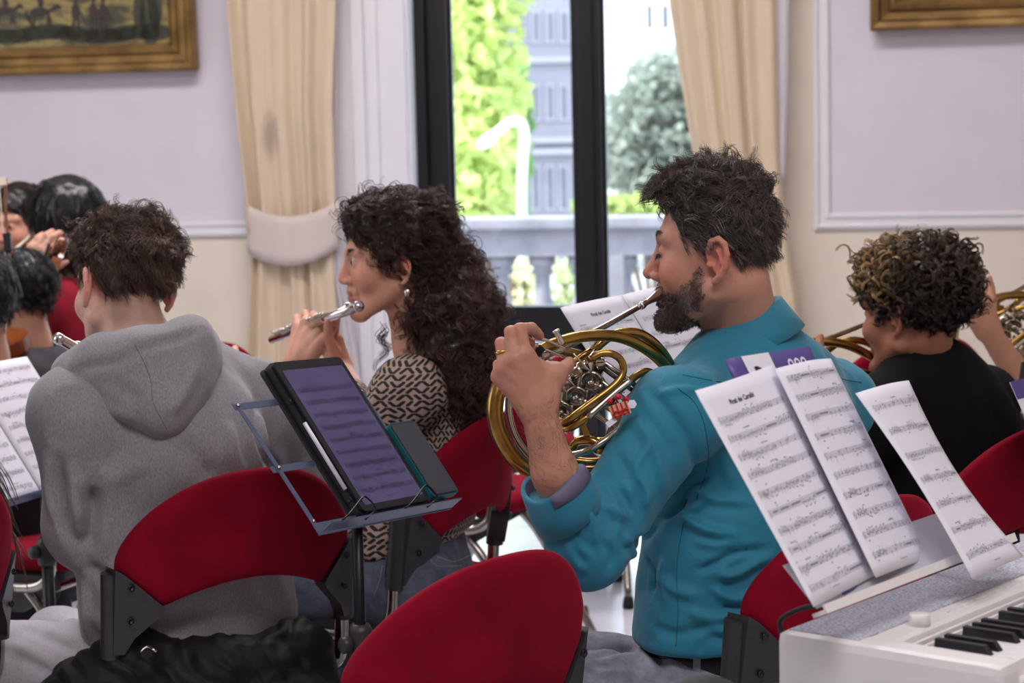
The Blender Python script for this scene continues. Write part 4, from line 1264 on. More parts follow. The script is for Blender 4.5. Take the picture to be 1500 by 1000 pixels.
def skin_tint(loc, base, beard=None, lips=(168, 92, 86), blush=0.5, seed=0):
    """true skin colouring in head coordinates"""
    b = np.array(srgb(*base)[:3]); c = np.repeat(b[None], len(loc), 0)
    red = np.array(srgb(min(255, base[0] + 8), int(base[1] * .80), int(base[2] * .80))[:3])
    g = lambda ctr, r: np.exp(-(np.linalg.norm(loc - ctr, axis=1) / r) ** 2)
    w = np.zeros(len(loc))
    for s in (-1, 1): w = np.maximum(w, np.maximum(g((s * .086, -.012, .005), .03) * 1.2, g((s * .05, .08, -.02), .03) * .7))
    w = np.maximum(w, g((0, .118, -.024), .02) * .9); w = np.clip(w * blush, 0, 1)[:, None]
    c = c * (1 - w) + red * w
    near = (np.abs(loc[:, 0]) < .1) & (loc[:, 1] < .14) & (loc[:, 2] > -.13)
    lw = near * np.clip((1.0 - np.maximum(np.abs(loc[:, 0]) / .022, np.abs(loc[:, 2] + .0615) / .0135)) * 4, 0, 1) * (loc[:, 1] > .092)
    c = c * (1 - lw[:, None] * .75) + np.array(srgb(*lips)[:3]) * lw[:, None] * .75
    n = vnoise(loc, 60, 3)[:, None]
    return c * (1 + .05 * n)


class Xf:
    """a head-space primitive set into the world"""
    def __init__(s, q, M, O, sc):
        s.q = q; s.M = np.asarray(M, np.float32); s.O = np.asarray(O, np.float32); s.sc = sc; s.k = q.k * sc; s.op = q.op
        s.c = s.O + s.M @ np.asarray(q.c, np.float32) * sc; s.R = q.R * sc
    def __call__(s, p): return s.q(((p - s.O) @ s.M) / s.sc) * s.sc


def make_body(fr, O, prims, neck, arms=(), res=.0026, sc=1.0):
    """one continuous skin: head, neck, slim shoulders and arms under the clothes, hands.
    arms: (shoulder point, [world primitives of forearm and hand], elbow point)"""
    pr = [Xf(q, fr, O, sc) for q in prims]
    pts = [O + fr @ V(0, -.022, -.035) * sc] + [np.asarray(q) for q, _ in neck]; rs = [.054 * sc] + [r for _, r in neck]
    for i in range(len(pts) - 1): pr.append(Cap(pts[i], pts[i + 1], rs[i], rs[i + 1], k=.02))
    for sh, hp, el in arms:
        pr += [Cap(pts[-1], sh, .030, .028, k=.02), Cap(sh, el, .028, .028, k=.015)] + list(hp)
    v, q = surface(pr, res)
    return ((v - O) @ fr) / sc, v, q


def hair_cap(thick, low, extra=(), res=.004, noise=.004, nscale=45, seed=0, back=0.0):
    """local hair volume: thickened cranium kept above the hairline; low = [(y, z)] lower border front to back"""
    ys = np.array([a for a, _ in low])[::-1]; zs = np.array([b for _, b in low])[::-1]
    tt, ts, tb = thick                               # top, side, back thickness
    pr = [Ell((0, -.006 - (tb - ts) * .3 + back, .052 + tt * .3), (.0745 + ts, .096 + tb - back, .082 + tt * .75), k=.01)] + list(extra)
    def post(p, d):
        zl = np.interp(p[:, 1], ys, zs)
        d = d + noise * vnoise(p + seed * 1.7, nscale, 2)
        e = zl - p[:, 2]; k = .012; h = np.clip(.5 - .5 * (d - e) / k, 0, 1)
        return d + (e - d) * h + k * h * (1 - h)
    return surface(pr, res, post=post)


LOW_SHORT = [(.12, .070), (.09, .074), (.072, .062), (.055, .040), (.046, .020), (.040, -.012), (.022, -.016), (.012, .020), (.0, .036), (-.018, .030), (-.032, .0), (-.045, -.040), (-.07, -.060), (-.12, -.066)]


def locks(roots, nrms, flow, L, seg=10, kids=8, curl=(.004, 2.0), lift=.5, grav=.3, spread=.006, thick=.0009, col=(40, 30, 26), colv=.3, taper=.4, seed=0, converge=.6, gdir=(0, 0, -1), tipcol=None, tipw=None, wig=.25):
    """curling locks of hair as thin three-sided tubes; every argument about roots is an array over locks"""
    r = np.random.default_rng(seed); K = len(roots); gd = np.array(gdir, float)
    t = np.linspace(0, 1, seg + 1); L = np.broadcast_to(np.asarray(L, float), (K,)) * r.uniform(.7, 1.3, K)
    fl = flow + r.normal(size=(K, 3)) * wig; fl -= nrms * np.einsum('ij,ij->i', fl, nrms)[:, None] * .7
    fl /= np.linalg.norm(fl, axis=1)[:, None] + 1e-9
    p = np.asarray(roots, float).copy(); path = [p.copy()]; dirs = []
    for i in range(seg):
        a = t[i]
        d = nrms * (lift * (1 - a) ** 1.5) + fl * (1 - .3 * a) + gd * grav * a * 1.5
        d /= np.linalg.norm(d, axis=1)[:, None] + 1e-9
        dirs.append(d); p = p + d * (L / seg)[:, None]; path.append(p.copy())
    dirs.append(dirs[-1]); path = np.stack(path, 1); dirs = np.stack(dirs, 1)
    e1 = nrms[:, None] - dirs * np.einsum('ij,ikj->ik', nrms, dirs)[..., None]; e1 /= np.linalg.norm(e1, axis=2)[..., None] + 1e-9
    e2 = np.cross(dirs, e1)
    ph = r.uniform(0, 6.28, K)[:, None] + 2 * math.pi * curl[1] * r.uniform(.7, 1.3, K)[:, None] * t[None] * r.choice([-1, 1], K)[:, None]
    cr = curl[0] * r.uniform(.6, 1.4, K)[:, None] * np.minimum(1, 2.5 * t)[None]
    path = path + (cr * np.cos(ph))[..., None] * e1 + (cr * np.sin(ph))[..., None] * e2
    # children around each guide
    N = K * kids; off = r.normal(size=(K, kids, 3)) * spread; off -= nrms[:, None] * np.einsum('ij,ikj->ik', nrms, off)[..., None] * .6
    f = (1 - converge * t)[None, None, :, None]
    pts = (path[:, None] + off[:, :, None] * f + r.normal(size=(K, kids, 1, 3)) * .0012 * t[None, None, :, None]).reshape(N, seg + 1, 3)
    tang = np.gradient(pts, axis=1); tang /= np.linalg.norm(tang, axis=2)[..., None] + 1e-9
    ref = np.repeat(nrms, kids, 0)[:, None] + .01
    u = np.cross(tang, ref); u /= np.linalg.norm(u, axis=2)[..., None] + 1e-9; w = np.cross(tang, u)
    rad = (thick * r.uniform(.7, 1.3, N)[:, None] * (1 - (1 - taper) * t[None] ** 2))[..., None, None]
    ang = np.array([0, 2.094, 4.189]); ring = pts[:, :, None] + rad * (np.cos(ang)[None, None, :, None] * u[:, :, None] + np.sin(ang)[None, None, :, None] * w[:, :, None])
    verts = ring.reshape(-1, 3); S = seg + 1
    base = (np.arange(N)[:, None, None] * S + np.arange(seg)[None, :, None]) * 3; k = np.arange(3)[None, None]; l = (np.arange(3)[None, None] + 1) % 3
    q = np.stack([base + k, base + l, base + 3 + l, base + 3 + k], -1).reshape(-1, 4)
    c = np.array(srgb(*col)[:3])[None] if np.ndim(col) == 1 else np.repeat(np.asarray(col, float), kids, 0)
    c = np.broadcast_to(c, (N, 3)) * (1 + colv * r.normal(size=(N, 1))).clip(.35, 2.5)
    cc = np.repeat(c[:, None], S, 1)
    if tipcol is not None:
        tw = np.repeat(np.asarray(tipw, float), kids)[:, None, None] * (t[None, :, None] ** .8)
        cc = cc * (1 - tw) + np.array(srgb(*tipcol)[:3]) * tw * (1 + .3 * r.normal(size=(N, 1, 1))).clip(.5, 1.6)
    cc = np.repeat(cc.reshape(-1, 3), 3, 0)
    return verts, q, cc


def sample(v, q, n, seed=0, keep_=None):
    r = np.random.default_rng(seed); nr = normals(v, q); idx = np.arange(len(v)) if keep_ is None else np.flatnonzero(keep_)
    i = r.choice(idx, min(n, len(idx)), replace=False)
    return v[i], nr[i]


def hair_obj(person, parts, mat_, name='hair'):
    """parts: (verts, quads, colours) in world coordinates, joined"""
    v, q = join([(a, b) for a, b, _ in parts]); c = np.concatenate([x for _, _, x in parts])
    return person.add(name, v, q, mat_, attrs={'tint': c})


def world(fr, origin, v, scale=1.0): return origin + (v * scale) @ fr.T


class Fold:
    """photograph-traced cloth folds: polylines are laid on the cloth surface itself, then push it out or in"""
    def __init__(s, v, q):
        s.v = v; s.q = q; s.tree = BVHTree.FromPolygons([tuple(x) for x in v], [tuple(int(i) for i in f) for f in q])
    def cast(s, px, py):
        d = nrm(P(px, py, 1.0) - CAM); h = s.tree.ray_cast(Vector(CAM), Vector(d))
        return None if h[0] is None else (np.array(h[0]), np.array(h[1]))
    def line(s, pix, n=14):
        pix = spline([(x, y, 0) for x, y in pix], n)
        out = [s.cast(x, y) for x, y, _ in pix]
        return [o for o in out if o is not None]
    def apply(s, folds):
        nr = normals(s.v, s.q); dv = np.zeros(len(s.v))
        for pix, w, h in folds:
            l = s.line(pix)
            if len(l) < 2: continue
            pts = np.array([a for a, _ in l]); lo, hi = pts.min(0) - 3 * w, pts.max(0) + 3 * w
            m = np.flatnonzero(((s.v > lo) & (s.v < hi)).all(1))
            if not len(m): continue
            D = np.full(len(m), 1e9); T = np.zeros(len(m))
            for i in range(len(pts) - 1):
                ab = pts[i + 1] - pts[i]; ap = s.v[m] - pts[i]; t = np.clip(ap @ ab / (ab @ ab + 1e-12), 0, 1)
                d = np.linalg.norm(ap - t[:, None] * ab, axis=1); b = d < D; D[b] = d[b]; T[b] = (i + t[b]) / (len(pts) - 1)
            e = np.clip(np.minimum(T, 1 - T) * 5, 0.15, 1)
            dv[m] += h * e * (np.exp(-(D / w) ** 2) - .35 * np.exp(-(D / (2.2 * w)) ** 2))
        s.v = s.v + nr * dv[:, None]
        return s.v
    def seam(s, pix, r=.0012, off=.0006, n=30, dash=False):
        l = s.line(pix, n)
        return None if len(l) < 2 else MB().tube([a + b * off for a, b in l], r, 5)


def crumple(v, q, amp, scale, stretch=(1, 1, 1), seed=0):
    n = normals(v, q); p = v * np.array(stretch) + seed * 3.3
    w = vnoise(p, scale, 3); r_ = 1 - np.abs(w) * 1.6
    return v + n * (amp * r_)[:, None]


def hand_prims(wrist, d, back, thumb, curl=((.5, .7, .5),) * 4, spread=.0, thumb_dir=None, sc=1.0, tcurl=.3):
    """relaxed or gripping hand; d = direction of the fingers, back = outward normal of the back of the hand, thumb = +1/-1 side"""
    y = nrm(d); z = nrm(np.asarray(back) - y * np.dot(back, y)); x = np.cross(y, z) * thumb
    q = lambda a, b, c: np.asarray(wrist) + (x * a + y * b + z * c) * sc
    pr = []
    bx = (.029, .010, -.009, -.026); by = (.086, .091, .087, .077)
    ln = ((.042, .026, .021), (.046, .030, .022), (.042, .028, .021), (.033, .021, .019)); ra = (.0098, .0098, .0093, .0082)
    for i in range(4):
        pr.append(Cap(q(bx[i] * .55, .0, 0), q(bx[i], by[i], 0), .0165 * sc, .0115 * sc, k=.012))
    for i in range(4):
        a = 0; p0 = q(bx[i], by[i], .001); s = spread * (1.5 - i) * .12
        for j in range(3):
            a += curl[i][j]; dr = y * math.cos(a) * math.cos(s) - z * math.sin(a) + x * math.sin(s) * math.cos(a)
            p1 = p0 + dr * ln[i][j] * sc; pr.append(Cap(p0, p1, ra[i] * (1 - .08 * j) * sc, ra[i] * (.92 - .09 * j) * sc, k=.0025)); p0 = p1
    td = nrm(thumb_dir if thumb_dir is not None else (x * .75 + y * .6 - z * .35)); b = q(.020, .022, -.006); m_ = b + td * .036 * sc
    td2 = nrm(td + (y * .6 - z * .2) * tcurl * 2); e = m_ + td2 * .030 * sc
    pr += [Cap(b, m_, .0165 * sc, .0125 * sc, k=.012), Cap(m_, e, .0118 * sc, .0100 * sc, k=.003), Cap(e, e + nrm(td2 + y * tcurl) * .022 * sc, .0100 * sc, .0075 * sc, k=.003)]
    return pr


m_skin = attr_mat('skin', 'tint', 0.48, 0.06, 220, 0.25, 500, 0.0005, sss=0.10, spec=0.4)
m_hair = attr_mat('hair_strands', 'tint', 0.34, 0.05, 80, spec=0.45)
m_eyew = mat('eye_white', (190, 180, 176), 0.2, var=0.02); m_iris = mat('dark_iris', (44, 30, 22), 0.15)
m_silver = mat('polished_silver', (214, 208, 204), 0.14, 1.0, 0.04)
m_goldm = mat('yellow_gold', (212, 168, 92), 0.22, 1.0, 0.04)


def eyes(person, fr, o, sc=1.0, look=(0, 1, 0), sides=(-1, 1)):
    for s in sides:
        c = world(fr, o, V(s * .031, .0835, .0135)[None], sc)[0]; lk = fr @ nrm(look)
        e = person.addmb('eye', MB().lathe([(0.0125 * math.sin(a), -0.0125 * math.cos(a)) for a in np.linspace(0, math.pi, 10)], c, lk, 14), m_eyew)
        ir = MB().lathe([(.0, .0130), (.0070, .0110), (.0070, .0098)], c, lk, 12).build('iris', m_iris); ir.parent = e


def limb(a, b, c, r, k=.02):
    return [Cap(a, b, r[0], r[1], k=k), Cap(b, c, r[1], r[2], k=k)]


def shoe(person, ankle, toe_dir, col_m):
    t = nrm(V(toe_dir[0], toe_dir[1], 0)); a = V(ankle[0], ankle[1], 0)
    pr = [Cap(a - t * .04 + V(0, 0, .045), a + t * .14 + V(0, 0, .035), .042, .034, k=.02), Cap(a + V(0, 0, .05), a + V(0, 0, .10), .045, .04, k=.02)]
    v, q = surface(pr, .008, post=lambda p, d: np.maximum(d, .004 - p[:, 2]))
    person.add('shoe', v, q, col_m)


m_shoe = mat('dark_shoe_leather', (34, 32, 34), 0.5)


def legs(person, name, pelvis, hips, knees, ankles, r, mat_, res=.007, amp=.004, folds=None, extra=(), toe=None, attrs=None):
    pr = list(extra)
    pr += [Cap(hips[0], hips[1], r[0] * 1.12, r[0] * 1.12, k=.04), Cap(pelvis, (np.asarray(hips[0]) + hips[1]) / 2, r[0] * 1.15, r[0] * 1.2, k=.04)]
    for h, kn, an in zip(hips, knees, ankles): pr += [Cap(h, kn, r[0], r[1], k=.03), Cap(kn, an, r[1], r[2], k=.025)]
    v, q = surface(pr, res); v = crumple(v, q, amp, 12, (1, 1, .6), 3)
    if folds: f = Fold(v, q); v = f.apply(folds)
    o = person.add(name, v, q, mat_, attrs)
    for kn, an in zip(knees, ankles): shoe(person, an, toe if toe is not None else np.asarray(kn) - np.asarray(hips[0]), m_shoe)
    return o, v, q
# ================================================================ horn player in the teal shirt
def horn_player():
    per = Person('man in teal shirt playing a horn, in profile', V(*P(1080, 960, 3.33)[:2], 0))
    fb = nrm(V(-.72, .70, 0)); rb = np.cross(fb, V(0, 0, 1))
    fr = head_frame(V(-math.cos(math.radians(19)), math.sin(math.radians(19)), 0), 0.0, math.radians(1)); O = P(1058, 379, 3.27); sc = 1.0
    # left forearm and the hand on the valve levers
    D = 2.99
    Wr = P(786, 592, D); E = P(852, 803, 3.06)
    pr = [Cap(E, P(812, 690, 3.01), .040, .031, k=.02), Cap(P(812, 690, 3.01), Wr, .031, .0255, k=.02)]
    K = [P(770, 520, D - .02), P(752, 527, D - .022), P(739, 539, D - .015), P(731, 552, D - .005)]
    for kk, r_ in zip(K, (.0145, .0140, .0135, .0125)): pr.append(Cap(Wr, kk, .0225, r_, k=.014, flat=_fw, fs=.8))
    for kk in K: pr.append(Ell(kk, (.0105, .0105, .0105), k=.005))
    pr += [Cap(P(794, 584, D + .01), P(815, 548, D + .012), .021, .0165, k=.016), Cap(P(815, 548, D + .012), P(829, 538, D + .070), .0150, .0115, k=.008), Cap(P(829, 538, D + .070), P(834, 530, D + .115), .0110, .009, k=.004),
           Cap(P(770, 530, D - .01), P(812, 548, D + .012), .012, .012, k=.014)]
    F = [[K[0], P(762, 482, D - .016), P(779, 481, D + .016), P(790, 491, D + .034)], [K[1], P(748, 486, D - .014), P(763, 494, D + .022), P(777, 503, D + .04)],
         [K[2], P(734, 502, D - .006), P(749, 507, D + .03), P(763, 515, D + .05)], [K[3], P(730, 534, D + .004), P(742, 533, D + .036), P(752, 540, D + .052)]]
    for f, r0 in zip(F, (.0102, .0100, .0094, .0084)):
        for j in range(3): pr.append(Cap(f[j], f[j + 1], r0 * (1 - .06 * j), r0 * (.95 - .09 * j), k=.0028))
    wr = P(985, 742, 3.50)
    rp = [Cap(P(1075, 800, 3.60), wr, .040, .028, k=.02)] + hand_prims(wr, P(935, 690, 3.36) - wr, V(0, 0, 1), -1, ((.2, .3, .2),) * 4)
    lo, wo, q = make_body(fr, O, head_prims(nose=1.05, lip=.9, brow=1.1, ear=1.16, back=.012), [(P(1086, 480, 3.33), .061), (P(1092, 560, 3.34), .062)],
                          [(P(992, 606, 3.13), pr, E), (P(1222, 592, 3.52), rp, P(1075, 800, 3.60))], .0026)
    tint = skin_tint(lo, (192, 140, 118), blush=.75)
    # beard field on the skin
    y, z, x = lo[:, 1], lo[:, 2], np.abs(lo[:, 0])
    up = np.interp(y, [.0, .022, .036, .06, .085, .10, .13], [-.03, .004, -.024, -.044, -.050, -.040, -.040])
    bm = np.clip((up - z) / .020, 0, 1) * np.clip((y - .010 - np.clip(-.05 - z, 0, .1) * .15) / .014, 0, 1) * np.clip((z + .116) / .010, 0, 1)
    bm = bm * (x < .09) * (y < .14) * np.where(z < -.080, np.clip((y - .036) / .015, 0, 1), 1)
    lipm = ((x < .020) & (np.abs(z + .0615) < .0105) & (y > .088)); bm = np.where(lipm, 0, bm)
    tint = tint * (1 - .6 * bm[:, None]) + np.array(srgb(62, 48, 44)[:3]) * .6 * bm[:, None]

    hsel = np.flatnonzero(np.linalg.norm(wo - P(770, 560, D), axis=1) < .16); hv = wo[hsel]
    wo[hsel] += normals(wo, q)[hsel] * (.0006 * vnoise(hv, 90, 2))[:, None]
    ht = np.repeat(np.array(srgb(188, 136, 112)[:3])[None], len(hv), 0) * (1 + .08 * vnoise(hv, 70, 3))[:, None]
    w = np.zeros(len(hv))
    for f in F:
        for c in f[:2] + f[3:]: w = np.maximum(w, np.exp(-(np.linalg.norm(hv - c, axis=1) / .013) ** 2))
    ht = ht * (1 - .45 * w[:, None]) + np.array(srgb(198, 112, 98)[:3]) * .45 * w[:, None]
    tint[hsel] = ht
    per.add('body', wo, q, m_skin, {'tint': tint})
    eyes(per, fr, O, 1.0, (0, .9, -.5))
    # nails, ring
    c = K[2] * .40 + F[2][1] * .60; ax = nrm(F[2][1] - K[2])
    per.addmb('wedding_ring', MB().lathe([(.0097, -.0022), (.0109, -.0022), (.0112, 0), (.0109, .0022), (.0097, .0022)], c, ax, 24), m_goldm)
    # upper lids and lashes: a dark rim under the lowered lid; eyebrow
    bro = []
    for s in (-1, 1):
        e0 = [V(s * a, b, c) for a, b, c in ((.012, .1035, .036), (.024, .1015, .0425), (.038, .093, .044), (.050, .080, .039))]
        sp = spline(e0, 40); rt = world(fr, O, sp); nn = np.repeat((fr @ nrm(V(s * .3, .9, .2)))[None], 40, 0)
        bro.append(locks(rt, nn, np.repeat((fr @ V(s * .8, -.3, -.1))[None], 40, 0), .010, 3, 3, (.0003, .5), .2, .1, .0018, .0004, (34, 26, 24), .2, seed=5))
        l0 = spline([V(s * .018, .0945, .0095), V(s * .031, .0985, .0075), V(s * .045, .089, .0085)], 24)
        bro.append(locks(world(fr, O, l0), np.repeat((fr @ V(s * .2, .9, -.2))[None], 24, 0), np.repeat((fr @ V(s * .3, .5, -.8))[None], 24, 0), .008, 3, 2, (.0002, .3), .6, .2, .0006, .0004, (24, 18, 18), .1, seed=6))
    hair_obj(per, bro, m_hair, 'eyebrows_and_lashes')
    # dark hairs on the forearm
    an = normals(wo, q); fs_ = np.flatnonzero((np.linalg.norm(wo - P(800, 650, 3.0), axis=1) < .075)); fs_ = np.random.default_rng(8).choice(fs_, 520)
    hair_obj(per, [locks(wo[fs_], an[fs_], np.repeat(V(-.35, 0, .5)[None], 520, 0), .013, 4, 1, (.0008, .6), .35, .1, .0005, .00014, (84, 62, 52), .2, seed=90, wig=.5)], m_hair, 'forearm_hair')
    # ---- beard
    nw = normals(wo, q); idx = np.flatnonzero((bm > .12) & (np.random.default_rng(2).random(len(bm)) < bm * 1.1) & (np.random.default_rng(12).random(len(bm)) < .40 + .40 * (z < -.055) * (y > .05)))
    nl = nw[idx]; down = fr @ V(0, -.10, -1.0)
    grey = np.clip(vnoise(lo[idx], 40, 2) * .8 + .15 + (lo[idx][:, 1] < .06) * .25, 0, 1)[:, None] * (np.random.default_rng(4).random((len(idx), 1)) < .7)
    bc = np.array(srgb(84, 68, 61)[:3]) * (1 - grey) + np.array(srgb(168, 158, 154)[:3]) * grey
    Lb = .0034 + .0035 * np.clip((-.075 - lo[idx][:, 2]) / .04, 0, 1)
    bv = locks(wo[idx], nl, np.repeat(down[None], len(idx), 0), Lb, 4, 4, (.0012, 1.0), .65, .3, .0018, .00042, bc, .25, seed=9, converge=.1, wig=.55)
    hair_obj(per, [bv], m_hair, 'beard')
    # ---- hair
    low = [(.13, .088), (.10, .090), (.080, .080), (.060, .056), (.048, .030), (.040, -.002), (.024, -.012), (.013, .022), (.0, .037), (-.020, .032), (-.034, .002), (-.047, -.042), (-.07, -.072), (-.12, -.082)]
    ex = [Ell((0, .062, .104), (.050, .044, .022), k=.02), Ell((0, -.005, .116), (.056, .070, .020), k=.02)]
    cv, cq = hair_cap((.006, .005, .003), low, ex, .0036, .0030, 60, back=.012)
    cw = world(fr, O, cv); cn = normals(cv, cq)
    ct = np.repeat(np.array(srgb(34, 29, 29)[:3])[None], len(cv), 0) * (1 + .25 * vnoise(cv, 120, 2))[:, None]
    hp = [(cw, cq, ct)]
    top = cv[:, 2] > .075
    for sel, n, L, cu, lift, th, sd, kids in ((top, 1100, .040, (.0048, 1.2), .30, .00046, 1, 9), (~top & (cv[:, 2] > .01), 1000, .028, (.0016, .7), .03, .00042, 2, 8), (cv[:, 2] <= .01, 560, .016, (.0008, .5), .02, .00040, 3, 8)):
        rv_, rn_ = sample(cv, cq, n, sd, sel)
        flow = np.stack([rv_[:, 0] * 3, np.where(rv_[:, 2] > .1, .5, -.9), np.where(rv_[:, 2] > .1, .1, -.75)], 1) + (.9 if sd == 1 else .45) * np.stack([vnoise(rv_, 22, 1), vnoise(rv_ + 5, 22, 1), vnoise(rv_ + 9, 22, 1)], 1)
        g = (np.random.default_rng(sd).random(len(rv_)) < np.where((rv_[:, 2] < .09) & (rv_[:, 1] > -.05), .13, .03))[:, None]
        col = np.array(srgb(84, 72, 67)[:3]) * (1 - g) + np.array(srgb(136, 126, 122)[:3]) * g
        hp.append(locks(world(fr, O, rv_), rn_ @ fr.T, flow @ fr.T, L, 9, kids, cu, lift, .30, .0042, th, col, .35, seed=sd + 20, wig=.3, converge=.35))
    hair_obj(per, hp, m_hair)
    # ---- shirt
    m_shirt = NT('teal_cotton'); m_shirt.color(m_shirt.ramp(m_shirt.noise(7, 4), [(0.3, srgb(22, 112, 138)), (0.7, srgb(30, 126, 152))])); m_shirt.set(Roughness=.72); m_shirt.b.inputs['Sheen Weight'].default_value = .15
    m_shirt.bump(m_shirt.noise(30, 5, .6, dist=.6), .55, .004); m_shirt = m_shirt.mat
    SLp = P(992, 606, 3.13); SR_ = P(1222, 592, 3.52); El = P(860, 803, 3.06); Cf = P(818, 722, 3.03)
    pr = [Cap(P(1100, 620, 3.34), P(1076, 940, 3.32), .178, .165, k=.05, flat=fb, fs=.70), Cap(P(1094, 572, 3.34), SLp, .066, .064, k=.05), Cap(P(1098, 566, 3.36), SR_, .068, .066, k=.05),
          Ell(P(1120, 640, 3.40), (.14, .14, .15), k=.06), Cap(SLp, El, .063, .056, k=.045), Cap(El, Cf, .053, .047, k=.03), Cap(P(1078, 820, 3.31), P(1068, 925, 3.31), .172, .172, k=.05, flat=fb, fs=.74),
          Cap(SR_, P(1110, 815, 3.66), .062, .05, k=.05), Cap(P(1110, 815, 3.66), P(1010, 760, 3.54), .05, .04, k=.03)]
    ca = nrm(Cf - El); c0 = Cf + ca * .012; cR = P(1010, 760, 3.54); rr = nrm(cR - P(1110, 815, 3.66))
    nk = P(1086, 515, 3.33); pb = P(1074, 946, 3.32)
    def post(p, d):
        for c, a in ((c0, ca), (cR, rr)):
            near = np.linalg.norm(p - c, axis=1) < .085; e = (p - c) @ a
            d = np.where(near, np.maximum(d, e), d)
        d = np.maximum(d, -(np.linalg.norm((p - nk) * V(1, 1, .6), axis=1) - .063))
        return np.maximum(d, pb[2] + .026 - p[:, 2])
    sv, sq = surface(pr, .0050, post=post)
    sv = crumple(sv, sq, .0050, 9, (1, 1, 1), 1)
    F_ = Fold(sv, sq)
    Z = lambda x, y_: (680 + x * .36, 640 + y_ * .36)
    folds = [([Z(870, 310), Z(930, 350), Z(1000, 385), Z(1120, 400)], .012, .014), ([Z(1020, 560), Z(1100, 560), Z(1190, 510), Z(1270, 480)], .010, .012), ([Z(940, 545), Z(1010, 520), Z(1110, 470), Z(1230, 455)], .009, -.010),
             ([Z(1000, 610), Z(1090, 660), Z(1170, 650)], .010, .009), ([Z(900, 230), Z(870, 290), Z(800, 330)], .010, -.016), ([Z(890, 220), Z(940, 190), Z(1000, 160)], .009, -.010), ([Z(1010, 230), Z(950, 280), Z(905, 300)], .010, .010),
             ([Z(500, 280), Z(530, 370), Z(545, 450)], .010, .008), ([Z(445, 300), Z(460, 380), Z(490, 470)], .009, -.010), ([Z(560, 260), Z(620, 310), Z(700, 330)], .012, .007), ([Z(640, 470), Z(720, 420), Z(800, 350)], .014, -.008),
             ([Z(420, 440), Z(450, 500), Z(500, 550)], .008, .008), ([Z(740, 480), Z(770, 560), Z(760, 640)], .010, -.008), ([Z(800, 560), Z(850, 620), Z(960, 650)], .012, .008), ([Z(760, 760), Z(850, 800), Z(960, 790), Z(1100, 840)], .012, -.007),
             ([Z(900, 700), Z(1000, 740), Z(1120, 720)], .012, .008), ([(940, 562), (975, 600), (1010, 650), (1020, 700)], .014, -.007), ([(930, 610), (960, 660), (975, 720)], .014, .007), ([(1060, 560), (1110, 590), (1190, 600)], .014, .006), ([(900, 660), (930, 710), (940, 770)], .012, -.007),
             ([(880, 700), (905, 745), (900, 800)], .012, .007), ([(1170, 520), (1215, 560), (1250, 600)], .012, -.006)]
    extra_folds = [([(1000, 700), (1040, 730), (1100, 735)], .010, .008), ([(960, 640), (930, 690), (925, 740)], .010, .007), ([Z(600, 200), Z(660, 260), Z(680, 340)], .010, -.007), ([Z(700, 140), Z(740, 220), Z(730, 300)], .012, .007),
                   ([Z(480, 330), Z(470, 420), Z(510, 500)], .008, .009), ([Z(560, 420), Z(600, 480), Z(590, 540)], .010, -.008), ([Z(650, 400), Z(690, 450), Z(670, 500)], .010, .007), ([Z(930, 420), Z(1010, 440), Z(1100, 430)], .009, .008), ([Z(820, 480), Z(800, 580), Z(820, 680)], .010, .007),
                   ([Z(1030, 700), Z(1110, 690), Z(1180, 700)], .010, -.007), ([Z(930, 820), Z(1020, 790), Z(1130, 800)], .010, .008), ([(1080, 620), (1060, 670), (1080, 720)], .014, .006), ([(960, 580), (1000, 570), (1040, 575)], .010, .006)]
    sv = F_.apply([(a_, b_ * .72, c_ * 1.35) for a_, b_, c_ in folds + extra_folds])
    shirt = per.add('shirt', sv, sq, m_shirt)
    F2 = Fold(sv, sq); m_seam = mat('teal_stitching', (18, 92, 116), .8)
    for k_, pix in enumerate(([(990, 566), (1018, 590), (1033, 628), (1037, 680), (1020, 730)], [Z(895, 330), Z(865, 520), Z(870, 700), Z(862, 850)], [(1000, 549), (1060, 560), (1120, 565), (1200, 552), (1262, 560)])):
        mb = F2.seam(pix, .0008, .0002)
        if mb: keep(mb.build('seam', m_seam), shirt)
    # rolled cuff with striped lining
    ax = ca; c = Cf
    u_ = nrm(np.cross(ax, V(0, 0, 1))); w_ = np.cross(ax, u_); an = np.linspace(0, 2 * math.pi, 40, endpoint=False)
    def ring(r_, h, wob=0.0): return np.array([c + ax * (h + wob * math.sin(2 * a + .6)) + (u_ * math.cos(a) + w_ * math.sin(a)) * (r_ * (1 + .03 * math.sin(3 * a))) for a in an])
    rows = [ring(.0500, -.046, .004), ring(.0565, -.044, .004), ring(.0560, -.02), ring(.0510, .018, .006), ring(.0475, .024, .007), ring(.0430, .020, .007)]
    cu = per.addmb('rolled_cuff', MB().grid(np.array(rows), closed_u=True), m_shirt)
    ml = NT('pinstripe_lining'); tcn = ml.n('ShaderNodeTexWave', wave_type='BANDS'); tcn.inputs['Scale'].default_value = 90; ml.color(ml.mix(tcn.outputs['Fac'], srgb(66, 60, 88), srgb(140, 134, 160))); ml.set(Roughness=.8)
    lin = MB().grid(np.array([ring(.0430, .020, .007), ring(.040, -.005), ring(.036, -.03)]), closed_u=True).build('cuff_lining', ml.mat); lin.parent = cu
    sel = [i for i, a in enumerate(an) if np.dot(u_ * math.cos(a) + w_ * math.sin(a), nrm(_rt * .75 - _fw * .65)) > .45]
    k0 = next(i for i in sel if (i - 1) % 40 not in sel); idx_ = [(k0 + j) % 40 for j in range(len(sel))]
    fl = MB().grid(np.array([ring(.0490, .0235, .007)[idx_], ring(.0525, .018, .006)[idx_], ring(.0545, .003)[idx_]])).build('cuff_lining', ml.mat); fl.parent = cu; solidify(fl, .0012)
    # collar: stand and fall
    nc = P(1087, 480, 3.33); cx = nrm(P(1150, 452, 3.36) - P(1010, 520, 3.27)); na = nrm(V(-.42, -.02, 1))
